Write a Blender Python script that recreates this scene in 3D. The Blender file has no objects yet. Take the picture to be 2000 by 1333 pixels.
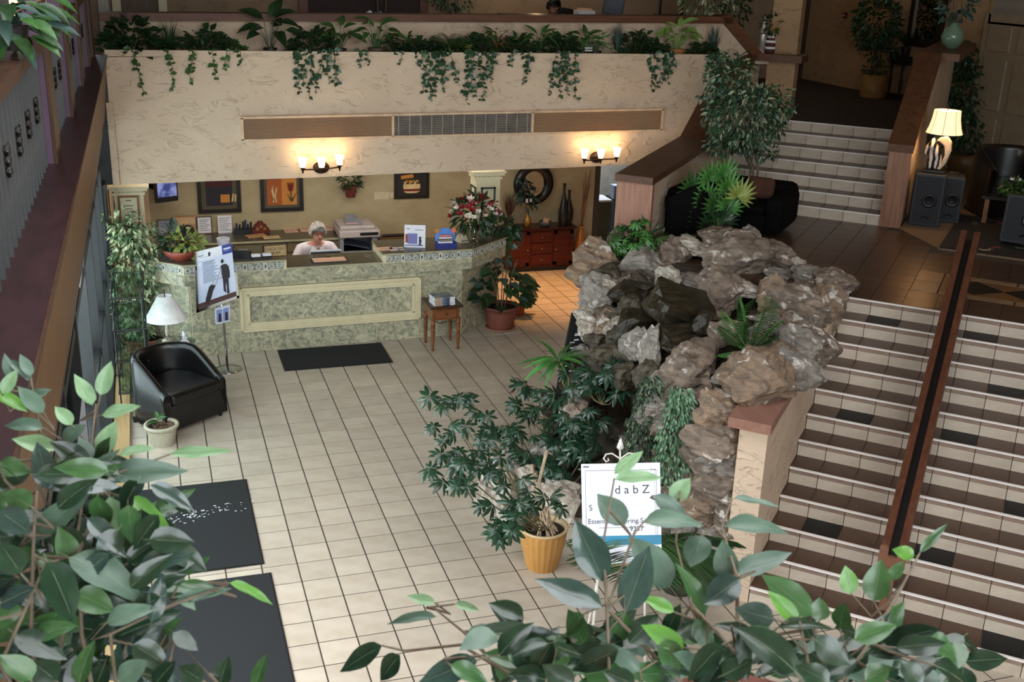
import bpy, math, random
from mathutils import Vector, Matrix
R=math.radians; PI=math.pi
SC=bpy.context.scene; COL=SC.collection
# ---------------------------------------------------------------- camera
cam=bpy.data.cameras.new('camera'); camo=bpy.data.objects.new('camera',cam); COL.objects.link(camo)
cam.sensor_width=36; cam.lens=38.439644
_r,_u,_b=[[950.155,-309.903,34.15],[72.57,326.353,942.458],[-303.215,-893.003,332.575]]
camo.matrix_world=Matrix([[_r[i]/1000,_u[i]/1000,_b[i]/1000,[-0.851,-7.953,4.442][i]] for i in range(3)]+[[0,0,0,1]])
cam.clip_start=0.05; cam.clip_end=200
SC.camera=camo
cam.dof.use_dof=True; cam.dof.focus_distance=13.0; cam.dof.aperture_fstop=11
# ---------------------------------------------------------------- light and exposure
SC.view_settings.view_transform='Standard'; SC.view_settings.look='None'
SC.view_settings.gamma=1; SC.view_settings.use_curve_mapping=False; SC.view_settings.exposure=0.0
W=bpy.data.worlds.new('sky'); SC.world=W; W.use_nodes=True
_n=W.node_tree.nodes; _bg=_n['Background']; _sk=_n.new('ShaderNodeTexSky'); _sk.sun_disc=False; _sk.sun_elevation=R(40)
W.node_tree.links.new(_sk.outputs[0],_bg.inputs[0]); _bg.inputs[1].default_value=0.25
def area(name,loc,target,sx,sy,e,col):
    l=bpy.data.lights.new(name,'AREA'); l.shape='RECTANGLE'; l.size=sx; l.size_y=sy; l.energy=e; l.color=col
    o=bpy.data.objects.new(name,l); COL.objects.link(o); o.location=loc
    o.rotation_euler=(Vector(target)-Vector(loc)).to_track_quat('-Z','Y').to_euler(); return o
def point(name,loc,e,col,r=.04,spot=None):
    l=bpy.data.lights.new(name,'SPOT' if spot else 'POINT'); l.energy=e; l.color=col; l.shadow_soft_size=r
    if spot: l.spot_size=R(spot); l.spot_blend=.8
    o=bpy.data.objects.new(name,l); COL.objects.link(o); o.location=loc; return o
DAY=(.93,.96,1.0); WARM=(1,.66,.34)
area('daylight_front_windows',(1.5,-11.6,4.6),(1.2,2,0.6),8,3.4,600,DAY)
area('daylight_skylight',(.6,-4.4,6.2),(.9,-3.6,0),4.5,4.0,300,DAY)
area('daylight_storefront',(-1.62,.6,1.25),(2,1.0,.6),7.5,2.2,430,DAY)
area('reception_ceiling_lights',(1.2,5.5,2.29),(1.2,5.6,0),4.5,.8,50,(1,.93,.82))
point('corridor_downlight',(4.35,5.7,2.28),300,(1,.46,.14),.08,80)
area('office_daylight',(6.6,9.6,2.1),(6.2,8.6,.8),1.6,1.2,70,(.9,.96,1))
area('upper_office_lights',(3.5,7.6,5.4),(3.5,8.6,3),5,1.5,16,(1,.9,.78))
area('hall_lights',(9.0,7.6,5.0),(9.2,7.0,2.5),1.2,1.2,3.5,(1,.72,.45))
# ---------------------------------------------------------------- materials
def lin(c):
    c=c/255.0
    return c/12.92 if c<=.04045 else ((c+.055)/1.055)**2.4
def rgb(*c): return (lin(c[0]),lin(c[1]),lin(c[2]),1)
MATS={}
def mat(name,col,col2=None,rough=.6,scale=8,detail=4,bump=0,bscale=None,metal=0,spec=.5,dist=0,stretch=(1,1,1),vary=0,emit=None,es=0,kind='noise',coat=0,contrast=(.3,.7)):
    if name in MATS: return MATS[name]
    m=bpy.data.materials.new(name); m.use_nodes=True; nt=m.node_tree; N=nt.nodes; L=nt.links
    b=N['Principled BSDF']; b.inputs['Roughness'].default_value=rough; b.inputs['Metallic'].default_value=metal
    b.inputs['Specular IOR Level'].default_value=spec
    if coat: b.inputs['Coat Weight'].default_value=coat
    c1=rgb(*col); c2=rgb(*(col2 or [max(0,v*.86) for v in col]))
    tc=N.new('ShaderNodeTexCoord'); mp=N.new('ShaderNodeMapping'); mp.inputs['Scale'].default_value=stretch
    L.new(tc.outputs['Object'],mp.inputs['Vector'])
    if kind=='wave':
        t=N.new('ShaderNodeTexWave'); t.inputs['Scale'].default_value=scale; t.inputs['Distortion'].default_value=dist or 4; t.inputs['Detail'].default_value=detail; t.inputs['Detail Scale'].default_value=1.5
    else:
        t=N.new('ShaderNodeTexNoise'); t.inputs['Scale'].default_value=scale; t.inputs['Detail'].default_value=detail; t.inputs['Distortion'].default_value=dist
    L.new(mp.outputs[0],t.inputs['Vector'])
    r=N.new('ShaderNodeValToRGB'); r.color_ramp.elements[0].position=contrast[0]; r.color_ramp.elements[1].position=contrast[1]
    r.color_ramp.elements[0].color=c1; r.color_ramp.elements[1].color=c2
    L.new(t.outputs['Fac' if kind!='wave' else 'Fac'],r.inputs[0]); out=r.outputs[0]
    if vary:
        oi=N.new('ShaderNodeObjectInfo'); ge=N.new('ShaderNodeNewGeometry'); ad=N.new('ShaderNodeMath'); ad.operation='ADD'
        L.new(oi.outputs['Random'],ad.inputs[0]); L.new(ge.outputs['Random Per Island'],ad.inputs[1])
        fr=N.new('ShaderNodeMath'); fr.operation='FRACT'; L.new(ad.outputs[0],fr.inputs[0])
        mr=N.new('ShaderNodeMapRange'); mr.inputs[3].default_value=1-vary; mr.inputs[4].default_value=1+vary; L.new(fr.outputs[0],mr.inputs[0])
        hs=N.new('ShaderNodeHueSaturation'); L.new(mr.outputs[0],hs.inputs['Value']); L.new(out,hs.inputs['Color']); out=hs.outputs[0]
    L.new(out,b.inputs['Base Color'])
    if bump:
        bt=N.new('ShaderNodeTexNoise'); bt.inputs['Scale'].default_value=bscale or scale*3; bt.inputs['Detail'].default_value=5
        L.new(mp.outputs[0],bt.inputs['Vector']); bp=N.new('ShaderNodeBump'); bp.inputs['Strength'].default_value=bump; bp.inputs['Distance'].default_value=.01
        L.new(bt.outputs['Fac'],bp.inputs['Height']); L.new(bp.outputs[0],b.inputs['Normal'])
    if emit:
        b.inputs['Emission Color'].default_value=rgb(*emit); b.inputs['Emission Strength'].default_value=es
    MATS[name]=m; return m
def stucco(name,col,col2):
    m=mat(name,col,col2,rough=.85,scale=1.2,detail=3,spec=.2)
    nt=m.node_tree; N=nt.nodes; L=nt.links; b=N['Principled BSDF']
    tc=N.new('ShaderNodeTexCoord'); mp=N.new('ShaderNodeMapping'); mp.inputs['Scale'].default_value=(1,1,1.9)
    L.new(tc.outputs['Object'],mp.inputs[0])
    n1=N.new('ShaderNodeTexNoise'); n1.inputs['Scale'].default_value=3.6; n1.inputs['Detail'].default_value=5; n1.inputs['Distortion'].default_value=1.1
    L.new(mp.outputs[0],n1.inputs['Vector'])
    v=N.new('ShaderNodeValToRGB'); e=v.color_ramp.elements; e[0].position=.5; e[0].color=(0,0,0,1); e[1].position=.515; e[1].color=(1,1,1,1); e2=v.color_ramp.elements.new(.62); e2.color=(0,0,0,1)
    L.new(n1.outputs['Fac'],v.inputs[0])
    n2=N.new('ShaderNodeTexNoise'); n2.inputs['Scale'].default_value=26; n2.inputs['Detail'].default_value=5; L.new(mp.outputs[0],n2.inputs['Vector'])
    n3=N.new('ShaderNodeTexNoise'); n3.inputs['Scale'].default_value=5.5; L.new(mp.outputs[0],n3.inputs['Vector'])
    k=N.new('ShaderNodeValToRGB'); k.color_ramp.elements[0].position=.46; k.color_ramp.elements[1].position=.6; L.new(n3.outputs['Fac'],k.inputs[0])
    mu=N.new('ShaderNodeMath'); mu.operation='MULTIPLY'; L.new(v.outputs[0],mu.inputs[0]); L.new(k.outputs[0],mu.inputs[1])
    mx=N.new('ShaderNodeMix'); mx.data_type='FLOAT'; mx.inputs[0].default_value=.3; L.new(mu.outputs[0],mx.inputs[2]); L.new(n2.outputs['Fac'],mx.inputs[3])
    bp=N.new('ShaderNodeBump'); bp.inputs['Strength'].default_value=.75; bp.inputs['Distance'].default_value=.02; L.new(mx.outputs[0],bp.inputs['Height']); L.new(bp.outputs[0],b.inputs['Normal'])
    return m
def wood(name,c1,c2,rough=.45,ax='x',scale=3,**k):
    st={'x':(.6,9,9),'y':(9,.6,9),'z':(9,9,.6)}[ax]
    return mat(name,c1,c2,rough=rough,scale=scale,detail=5,stretch=st,dist=.6,spec=.25,**k)
# ---------------------------------------------------------------- geometry helpers
class MB:
    def __init__(s): s.v=[]; s.f=[]; s.m=[]
    def add(s,vs,fs,mi=0,M=None):
        o=len(s.v)
        s.v+= [tuple(M@Vector(v)) for v in vs] if M else [tuple(v) for v in vs]
        for f in fs: s.f.append(tuple(i+o for i in f)); s.m.append(mi)
        return s
    def box(s,x0,y0,z0,x1,y1,z1,mi=0,M=None):
        return s.add([(x0,y0,z0),(x1,y0,z0),(x1,y1,z0),(x0,y1,z0),(x0,y0,z1),(x1,y0,z1),(x1,y1,z1),(x0,y1,z1)],
          [(3,2,1,0),(4,5,6,7),(0,1,5,4),(1,2,6,5),(2,3,7,6),(3,0,4,7)],mi,M)
    def cb(s,c,d,mi=0,M=None): return s.box(c[0]-d[0]/2,c[1]-d[1]/2,c[2]-d[2]/2,c[0]+d[0]/2,c[1]+d[1]/2,c[2]+d[2]/2,mi,M)
    def prism(s,poly,z0,z1,mi=0,M=None):
        n=len(poly); a=sum(poly[i][0]*poly[(i+1)%n][1]-poly[(i+1)%n][0]*poly[i][1] for i in range(n))
        if a<0: poly=poly[::-1]
        vs=[(p[0],p[1],z0) for p in poly]+[(p[0],p[1],z1) for p in poly]
        return s.add(vs,[tuple(range(n-1,-1,-1)),tuple(range(n,2*n))]+[(i,(i+1)%n,n+(i+1)%n,n+i) for i in range(n)],mi,M)
    def lathe(s,prof,c=(0,0,0),n=20,mi=0,M=None,closed=True):
        vs=[];fs=[]
        for r,z in prof:
            for i in range(n):
                a=2*PI*i/n; vs.append((c[0]+r*math.cos(a),c[1]+r*math.sin(a),c[2]+z))
        for j in range(len(prof)-1):
            for i in range(n):
                k=(i+1)%n; fs.append((j*n+i,j*n+k,(j+1)*n+k,(j+1)*n+i))
        if closed:
            fs.append(tuple(range(n-1,-1,-1))); fs.append(tuple((len(prof)-1)*n+i for i in range(n)))
        return s.add(vs,fs,mi,M)
    def tube(s,pts,r,n=6,mi=0,r2=None,M=None):
        P=[Vector(p) for p in pts]; vs=[];fs=[]; k=len(P)
        for i,p in enumerate(P):
            d=(P[min(i+1,k-1)]-P[max(i-1,0)]); d=d.normalized() if d.length>1e-9 else Vector((0,0,1))
            u=d.cross(Vector((0,0,1))); u=u.normalized() if u.length>.05 else d.cross(Vector((0,1,0))).normalized(); w=d.cross(u)
            rr=r+((r2 if r2 is not None else r)-r)*i/max(1,k-1)
            for j in range(n):
                a=2*PI*j/n; vs.append(tuple(p+u*(rr*math.cos(a))+w*(rr*math.sin(a))))
        for i in range(k-1):
            for j in range(n): fs.append((i*n+j,i*n+(j+1)%n,(i+1)*n+(j+1)%n,(i+1)*n+j))
        fs.append(tuple(range(n-1,-1,-1))); fs.append(tuple((k-1)*n+j for j in range(n)))
        return s.add(vs,fs,mi,M)
    def mesh(s,name,mats,smooth=False):
        me=bpy.data.meshes.new(name); me.from_pydata(s.v,[],s.f)
        for m in (mats if isinstance(mats,(list,tuple)) else [mats]): me.materials.append(m)
        if len(me.materials)>1: me.polygons.foreach_set('material_index',s.m)
        me.polygons.foreach_set('use_smooth',[bool(smooth)]*len(me.polygons)); me.update(); return me
    def build(s,name,mats,parent=None,smooth=False,rel=True,bevel=0,sub=0,world=False):
        """world=True: the coordinates are world ones; the object gets an origin at the bottom of its box."""
        off=Vector((0,0,0))
        if world and parent is None:
            xs=[v[0] for v in s.v]; ys=[v[1] for v in s.v]; zs=[v[2] for v in s.v]
            off=Vector(((min(xs)+max(xs))/2,(min(ys)+max(ys))/2,min(zs)))
        elif world:
            off=WORLD(parent).translation.copy()
            if abs(WORLD(parent).to_euler().z)>1e-6:
                Mi=WORLD(parent).inverted(); s.v=[tuple(Mi@Vector(v)) for v in s.v]; off=Vector((0,0,0))
        if off.length>0: s.v=[(v[0]-off[0],v[1]-off[1],v[2]-off[2]) for v in s.v]
        o=bpy.data.objects.new(name,s.mesh(name,mats,smooth)); COL.objects.link(o)
        if parent: o.parent=parent
        elif off.length>0: o.location=off
        if bevel:
            b=o.modifiers.new('bevel','BEVEL'); b.width=bevel; b.segments=2; b.limit_method='ANGLE'
        if sub:
            b=o.modifiers.new('sub','SUBSURF'); b.levels=sub; b.render_levels=sub
        return o
def WORLD(o):
    M=Matrix.LocRotScale(o.location,o.rotation_euler,o.scale)
    return WORLD(o.parent)@M if o.parent else M
def tag(o,label,cat,group=None,kind=None):
    if label: o['label']=label
    if cat: o['category']=cat
    if group: o['group']=group
    if kind: o['kind']=kind
    return o
def structure(o): o['kind']='structure'; return o
def stuff(o): o['kind']='stuff'; return o
def thing(name,label,cat,loc=(0,0,0),rz=0,group=None):
    o=bpy.data.objects.new(name,None); COL.objects.link(o); o.empty_display_size=.1
    o.location=loc; o.rotation_euler=(0,0,rz); return tag(o,label,cat,group)
def inst(name,mesh,parent,loc=(0,0,0),rot=(0,0,0),sc=(1,1,1)):
    o=bpy.data.objects.new(name,mesh); COL.objects.link(o)
    if parent: o.parent=parent
    o.location=loc; o.rotation_euler=rot; o.scale=sc; return o
def kids(o): return [c for c in o.children]
def dup(root,loc=None,rz=None,label=None,sc=None):
    r=root.copy(); COL.objects.link(r)
    if loc is not None: r.location=loc
    if rz is not None: r.rotation_euler=(0,0,rz)
    if sc: r.scale=(sc,)*3
    if label: r['label']=label
    for ch in list(root.children):
        c=ch.copy(); COL.objects.link(c); c.parent=r
        for g in list(ch.children):
            d=g.copy(); COL.objects.link(d); d.parent=c
    return r
def text(body,size,M,m,parent=None,name='lettering',ext=.0008,align='CENTER'):
    cu=bpy.data.curves.new(name,'FONT'); cu.body=body; cu.size=size; cu.extrude=ext; cu.align_x=align; cu.align_y='CENTER'; cu.materials.append(m)
    tmp=bpy.data.objects.new('tmp',cu); COL.objects.link(tmp); bpy.context.view_layer.update()
    me=bpy.data.meshes.new_from_object(tmp.evaluated_get(bpy.context.evaluated_depsgraph_get())); bpy.data.objects.remove(tmp); bpy.data.curves.remove(cu)
    if not me.materials: me.materials.append(m)
    o=bpy.data.objects.new(name,me); COL.objects.link(o); o.parent=parent; o.matrix_basis=M
    return o
FRONT=Matrix.Rotation(PI/2,4,'X')    # text standing up, facing -y
# stair frame: u runs along the steps, s climbs them
AN=-0.769508; TX,TY=0.718253,-0.695782; NX,NY=0.695782,0.718253
def S(u,s,z=0): return (u*TX+s*NX,u*TY+s*NY,z)
SM=Matrix.Rotation(AN,4,'Z')

# ================================================================ materials of the room
random.seed(7)
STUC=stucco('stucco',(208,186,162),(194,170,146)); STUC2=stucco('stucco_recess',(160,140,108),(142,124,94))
M_TILE=mat('floor_tile',(190,178,162),(173,160,142),rough=.38,scale=5,detail=6,vary=.07,stretch=(1,1.3,1))
M_GROUT=mat('grout',(70,60,50),rough=.9)
M_BROWN=mat('brown_tile',(84,58,42),(66,46,34),rough=.3,scale=6,vary=.1)
M_BLACKT=mat('black_tile',(32,32,31),(25,25,25),rough=.5,scale=9,spec=.2)
M_RISER=mat('riser_tile',(205,192,174),(188,174,156),rough=.4,scale=7,detail=6,vary=.05)
M_STRIP=mat('strip_tile',(156,134,118),(138,116,102),rough=.4,scale=9,vary=.06)
M_NOSE=mat('nosing_metal',(246,240,234),(240,234,228),rough=.35,scale=20)
M_WOOD=wood('rail_wood',(104,68,48),(84,52,36),ax='x'); M_WOODY=wood('rail_wood_y',(74,50,38),(58,38,28),ax='y')
M_PLANK=wood('pink_plank',(168,124,104),(140,98,80),ax='z',rough=.5)
M_FASC=wood('fascia_wood',(122,88,56),(98,68,42),ax='z',rough=.5,scale=4)
M_MAROON=mat('ledge_paint',(62,38,40),(48,30,32),rough=.4,scale=14,stretch=(1,.3,1))
M_PURPLE=mat('purple_paint',(92,66,84),(74,54,70),rough=.5,scale=5)
M_TRIMW=wood('post_trim',(84,58,42),(64,44,32),ax='z')
M_DARKF=mat('dark_frame',(26,27,29),(18,19,20),rough=.45,scale=20)
M_CREAM=mat('cream_paint',(214,204,168),(204,192,156),rough=.45,scale=6)
M_GREEN=mat('green_paint',(52,70,62),rough=.5)
M_CARP=mat('beige_carpet',(122,102,80),(108,90,70),rough=.95,scale=60,bump=.3)
M_DCARP=mat('dark_carpet',(58,44,36),(40,32,30),rough=.95,scale=16,detail=3,bump=.3,contrast=(.42,.6))
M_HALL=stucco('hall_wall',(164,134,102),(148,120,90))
M_LOBW=mat('plain_wall',(176,152,122),(164,140,110),rough=.9,scale=2)
M_CONC=mat('stair_core',(120,104,90),rough=.9)
def glassmat(name,tint=(225,235,235),alpha=.08,rough=.03):
    m=bpy.data.materials.new(name); m.use_nodes=True; nt=m.node_tree; N=nt.nodes; L=nt.links
    N.remove(N['Principled BSDF']); o=N['Material Output']
    t=N.new('ShaderNodeBsdfTransparent'); g=N.new('ShaderNodeBsdfGlossy'); g.inputs['Roughness'].default_value=rough
    t.inputs[0].default_value=rgb(*tint); x=N.new('ShaderNodeMixShader'); x.inputs[0].default_value=alpha
    L.new(t.outputs[0],x.inputs[1]); L.new(g.outputs[0],x.inputs[2]); L.new(x.outputs[0],o.inputs[0]); MATS[name]=m; return m
M_GLASS=glassmat('window_glass')
# ================================================================ lobby floor: the nearest 300 tiles one by one
TS=.265
fl=structure(MB().box(-1.6,-11.8,-.12,8.5,11.8,-.0035).build('floor',M_GROUT))
tm=MB().box(-TS/2+.0055,-TS/2+.0055,-.012,TS/2-.0055,TS/2-.0055,0).mesh('floor_tile',M_TILE)
def inview(p):
    q=camo.matrix_world.inverted()@Vector(p)
    if q.z>-.1: return False
    k=2*cam.lens/36; x=q.x/-q.z*k; y=q.y/-q.z*k
    return abs(x)<1.03 and abs(y)<.69
def under_stairs(x,y):
    u=x*TX+y*TY; s=x*NX+y*NY
    return (u>3.5 and s>.95)
def shown(i,j):
    x=(i+.5)*TS; y=(j+.5)*TS
    if not inview((x,y,0)): return False
    if under_stairs(x,y): return False
    if -1.3<x<-.24 and -2.6<y<.93: return False
    if .42<x<1.62 and 3.6<y<4.2: return False
    return True
cells=[(i,j) for i in range(-6,24) for j in range(-34,29) if not under_stairs((i+.5)*TS,(j+.5)*TS) and (i+.5)*TS>-1.5]
front=sorted([c for c in cells if shown(*c)],key=lambda c:(Vector(((c[0]+.5)*TS,(c[1]+.5)*TS,0))-camo.location).length)[:300]
fs=set(front)
for i,j in front: inst('tile',tm,fl,((i+.5)*TS,(j+.5)*TS,0),(0,0,random.choice((0,PI))))
rest=MB()
for i,j in cells:
    if (i,j) not in fs: rest.box(i*TS+.0055,j*TS+.0055,-.012,(i+1)*TS-.0055,(j+1)*TS-.0055,0)
stuff(rest.build('tile_field',M_TILE,fl))
# ================================================================ upper floor slab, ceiling, outer walls
up=[(-1.4,4.95),(5.95,4.95),S(1.0,8.54)[:2],S(3.62,8.54)[:2],S(3.62,11.4)[:2],(10.6,6.2),(10.6,10.2),(-1.4,10.2)]
structure(MB().prism(up,2.36,2.5).build('floor_upper',M_DCARP))
structure(MB().box(-3.2,-12,6.4,11.2,12,6.55).build('ceiling',M_LOBW))
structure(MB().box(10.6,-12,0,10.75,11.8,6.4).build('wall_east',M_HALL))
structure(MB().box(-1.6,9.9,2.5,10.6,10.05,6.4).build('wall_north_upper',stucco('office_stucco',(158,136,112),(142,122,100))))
structure(MB().box(-3.2,-12,0,-3.05,11.8,6.4).build('wall_west',M_LOBW))
wf=MB()   # the wall behind the camera, with its big window opening
for b in ((-3.2,0,11.2,2.7),(-3.2,6.2,11.2,6.4),(-3.2,2.7,-2.6,6.2),(6.0,2.7,11.2,6.2)): wf.box(b[0],-12,b[1],b[2],-11.8,b[3])
structure(wf.build('wall_south',M_LOBW))
w=structure(MB().box(-2.6,-11.95,2.7,6,-11.93,6.2).build('window_2',M_GLASS))
wm=MB()
for k in range(7): wm.box(-2.6+k*1.43-.03,-11.99,2.7,-2.6+k*1.43+.03,-11.88,6.2)
for z in (2.7,4.4,6.14): wm.box(-2.6,-11.99,z,6,-11.88,z+.06)
wm.build('window_frame',M_DARKF,w)
# ================================================================ fascia wall above the desk with planter ledge
FY=4.75; XR=6.05
wb=MB()
pts=[(-1.22,1.902),(-.2,1.915),(.9,1.925),(2.0,1.945),(3.0,1.955),(4.0,1.962),(5.1,1.985),(XR,2.0)]
top=[3.275,3.285,3.295,3.305,3.318,3.328,3.337,3.345]
vs=[];fc=[]
for (x,z),tz in zip(pts,top): vs+=[(x,FY,z),(x,FY,tz),(x,FY+.22,z),(x,FY+.22,tz)]
for i in range(len(pts)-1):
    a=4*i;b=a+4; fc+=[(a,b,b+1,a+1),(a+2,a+3,b+3,b+2),(a+1,b+1,b+3,a+3),(a,a+2,b+2,b)]
fc+=[(0,1,3,2),(len(vs)-4,len(vs)-2,len(vs)-1,len(vs)-3)]
wb.add(vs,fc); WALLB=structure(wb.build('wall_back',STUC))
structure(MB().box(-1.22,FY+.22,3.1,XR,5.2,3.24).build('trim_1',M_CREAM))           # planter trough floor
structure(MB().prism([(-1.22,FY-.02),(XR+.15,FY-.02),(XR+.15,FY+.05),(-1.22,FY+.05)],3.285,3.352).build('trim_2',STUC))   # ledge lip
pp=MB()
pz=[(-1.22,3.655),(2.0,3.70),(5.2,3.73),(6.28,3.74)]
vs=[];fc=[]
for x,z in pz: vs+=[(x,5.15,3.2),(x,5.15,z),(x,5.3,3.2),(x,5.3,z)]
for i in range(3):
    a=4*i;b=a+4; fc+=[(a,b,b+1,a+1),(a+2,a+3,b+3,b+2),(a+1,b+1,b+3,a+3)]
pp.add(vs,fc); e1=(6.375,5.15,3.713); e2=(6.801,5.15,3.284)
pp.prism([(6.28,3.2),(e2[0]+.25,3.2),(e2[0]+.25,e2[2]),(e1[0]+.05,e1[2]+.02),(6.28,3.74)],0,.15,M=Matrix.Translation((0,5.3,0))@FRONT)
pp.box(-1.3,5.12,2.5,6.6,5.16,3.24)
structure(pp.build('wall_parapet',STUC))
rl=thing('parapet_rail','long brown wooden rail cap on the stucco parapet above the hanging plants','rail',(2.5,5.2,3.66))
vs=[];fc=[]
rp=[(-1.25,3.66),(2.0,3.70),(5.2,3.735),(6.42,3.745)]
for x,z in rp: vs+=[(x,5.07,z-.035),(x,5.07,z+.05),(x,5.36,z-.035),(x,5.36,z+.05)]
for i in range(3):
    a=4*i;b=a+4; fc+=[(a,b,b+1,a+1),(a+2,a+3,b+3,b+2),(a+1,b+1,b+3,a+3),(a,a+2,b+2,b)]
fc+=[(0,1,3,2),(12,14,15,13)]
MB().add(vs,fc).build('straight_board',M_WOOD,rl,world=True)
a0=(6.36,5.07,3.781); b0=(6.81,5.07,3.337)
MB().prism([(a0[0]-.1,a0[2]+.02),(a0[0]+.02,a0[2]+.04),(b0[0]+.1,b0[2]),(b0[0]-.02,b0[2]-.06),(a0[0]-.06,a0[2]-.06)],0,.29,M=Matrix.Translation((0,5.36,0))@FRONT).build('sloping_board',M_WOOD,rl,world=True)
# ================================================================ reception recess and corridor
RY_=7.15
rx0=-0.890906; rx1=5.529906
structure(MB().box(-1.4,RY_,0,rx1,RY_+.12,2.36).build('wall_reception',mat('olive_wall',(178,164,130),(164,148,114),rough=.9,scale=3,detail=5,bump=.5,bscale=22,stretch=(1,1,1.6))))
structure(MB().box(-1.42,4.95,0,-1.32,RY_,2.36).box(-1.42,6.85,0,rx0,RY_,2.36).build('wall_reception_west',M_LOBW))
structure(MB().box(-1.4,4.96,2.3,6.6,RY_+.1,2.36).build('ceiling_reception',M_LOBW))
structure(MB().box(rx1-.03,RY_-.02,0,rx1+.05,RY_+.16,2.3).build('trim_3',mat('jamb',(70,62,52))))
# office behind the corridor
structure(MB().box(rx1,10.2,0,9.2,10.3,2.36).build('wall_office',mat('office_wall',(196,190,178),rough=.9)))
structure(MB().box(rx1,7.27,-.004,9.0,10.2,.006).build('floor_office',mat('office_carpet',(84,98,108),(74,88,98),rough=.95,scale=50)))
# ================================================================ the wall beside the upper stair with its wooden cap
MW=(.97,1.33)
ms=structure(MB().prism([(4.6,0),(4.6,2.24),(6.7,2.36),(8.4,3.26),(8.75,3.26),(8.75,0)],0,MW[1]-MW[0],M=SM@Matrix.Translation((MW[0],0,0))@Matrix(((0,0,1,0),(1,0,0,0),(0,1,0,0),(0,0,0,1)))).build('wall_stair_west',STUC))
def capstrip(mb,pts,u0,u1,th,mi=0):
    vs=[];fc=[]
    for s,z in pts: vs+=[S(u0,s,z-th),S(u1,s,z-th),S(u1,s,z),S(u0,s,z)]
    for i in range(len(pts)-1):
        a=4*i;b=a+4
        for k in range(4): fc.append((a+k,a+(k+1)%4,b+(k+1)%4,b+k))
    fc+=[(3,2,1,0),tuple(len(vs)-4+k for k in range(4))]
    mb.add(vs,fc,mi); return mb
t=thing('stair_wall_cap','brown wooden cap board bending up along the stucco wall beside the variegated tree','rail',S(1.1,4.6,2.24))
capstrip(MB(),[(4.5,2.31),(6.7,2.43)],.94,1.36,.075).build('level_board',wood('cap_wood',(98,66,46),(78,50,34),ax='y'),t,world=True)
capstrip(MB(),[(6.7,2.43),(8.4,3.34)],.94,1.36,.075).build('sloping_board',MATS['cap_wood'],t,world=True)
capstrip(MB(),[(8.4,3.34),(8.8,3.34)],.94,1.95,.09).build('shelf',MATS['cap_wood'],t,world=True)
structure(MB().prism([S(.95,4.54)[:2],S(1.35,4.54)[:2],S(1.35,4.6)[:2],S(.95,4.6)[:2]],0,2.235).build('trim_4',M_PLANK))
# ================================================================ stairs
LANDZ=1.625; RH=0.135443; TD=0.256255; S0=0.514661
def steps(name,label,k0,k1,u0,u1,sfun,rise,zb,joint,blacks,nose=True,strip=True):
    t=thing(name,label,'stairs',S(u0,sfun(k0),zb),AN)
    inv=t.matrix_basis  # local = (u-u0, s-s(k0), z-zb)
    core=MB()
    for k in range(k0,k1+1):
        z=zb+rise*(k-k0+1); core.box(0,sfun(k)-sfun(k0)+.02,0,u1-u0,sfun(k1)-sfun(k0)+.32,z-zb-.012)
    core.build('core',M_CONC,t)
    js=[u0]; x=joint
    while x<u1-.05: js.append(x); x+=.27
    js.append(u1)
    cache={}
    def piece(nm,w,d,h,m):
        key=(nm,round(w,3),round(d,3),m.name)
        if key not in cache: cache[key]=MB().box(.003,0,0,w-.003,d,h).mesh(nm,m)
        return cache[key]
    for k in range(k0,k1+1):
        z=rise*(k-k0+1); s=sfun(k)-sfun(k0); dep=(sfun(k+1)-sfun(k)) if k<k1 else 0
        sh=.044 if strip else 0
        for a,b in zip(js[:-1],js[1:]):
            w=b-a
            inst('riser_tile',piece('riser_tile',w,.012,rise-sh-.004,M_RISER),t,(a-u0,s+.008,z-rise))
            if strip: inst('strip_tile',piece('strip_tile',w,.014,sh-.004,M_STRIP),t,(a-u0,s+.005,z-sh))
            if dep:
                bl=any(kk==k and abs((a+b)/2-uu)<.14 for kk,uu in blacks)
                inst('tread_tile',piece('tread_tile',w,dep-.004,.012,M_BLACKT if bl else M_BROWN),t,(a-u0,s+.014,z-.012))
        if nose: MB().box(0,s-.005,z-.01,u1-u0,s+.018,z+.002).build('nosing',M_NOSE,t)
    return t
BL=[(3,3.955),(7,3.973),(11,3.966),(3,4.835),(7,4.834),(11,4.832),(5,5.212),(9,5.141),(1,5.268)]
BL=[(k,3.796+.27*(math.floor((u-3.796)/.27)+.5)) for k,u in BL]
steps('lower_staircase','wide lower staircase with white risers, brown treads and scattered black tiles beside the rock pile',1,12,3.57,6.3,lambda k:S0+TD*k,RH,0,3.796,BL)
US=[6.77,7.06,7.34,7.64,7.93,8.23,8.50]
steps('upper_staircase','narrower upper staircase with cream risers rising to the dark carpeted hall',1,7,1.33,3.39,lambda k:US[k-1],.1257,LANDZ,1.62,[],strip=False)
# landing
lp=[S(.97,4.4),S(1.33,3.95),S(2.2,3.75),S(3.3,3.62),S(6.3,3.62),S(6.3,12),S(1.33,12),S(1.33,6.9),S(.97,6.9)]
lf=structure(MB().prism([p[:2] for p in lp],LANDZ-.14,LANDZ-.006).build('floor_landing',M_GROUT))
lt=MB().box(-.132,-.132,-.006,.132,.132,0).mesh('landing_tile',M_BROWN)
inl=(4.05,5.13,4.16,4.97)
for i in range(14):
    for j in range(14):
        u=1.62-.27+.135+i*.27; s=3.62+.135+j*.27
        if s>6.75 or u>5.6: continue
        if u<1.42 and s<6.8: continue
        if inl[0]<u<inl[0]+1.6 and inl[2]<s<inl[3]: continue
        if u>3.62+max(0,(6.69-s))*.68 and s>5.9: continue
        if s<3.9 and u<2.2: continue
        inst('tile',lt,lf,S(u,s,LANDZ),(0,0,AN))
IM=SM@Matrix.Translation((0,0,LANDZ-.004))
pc=MB()
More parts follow.
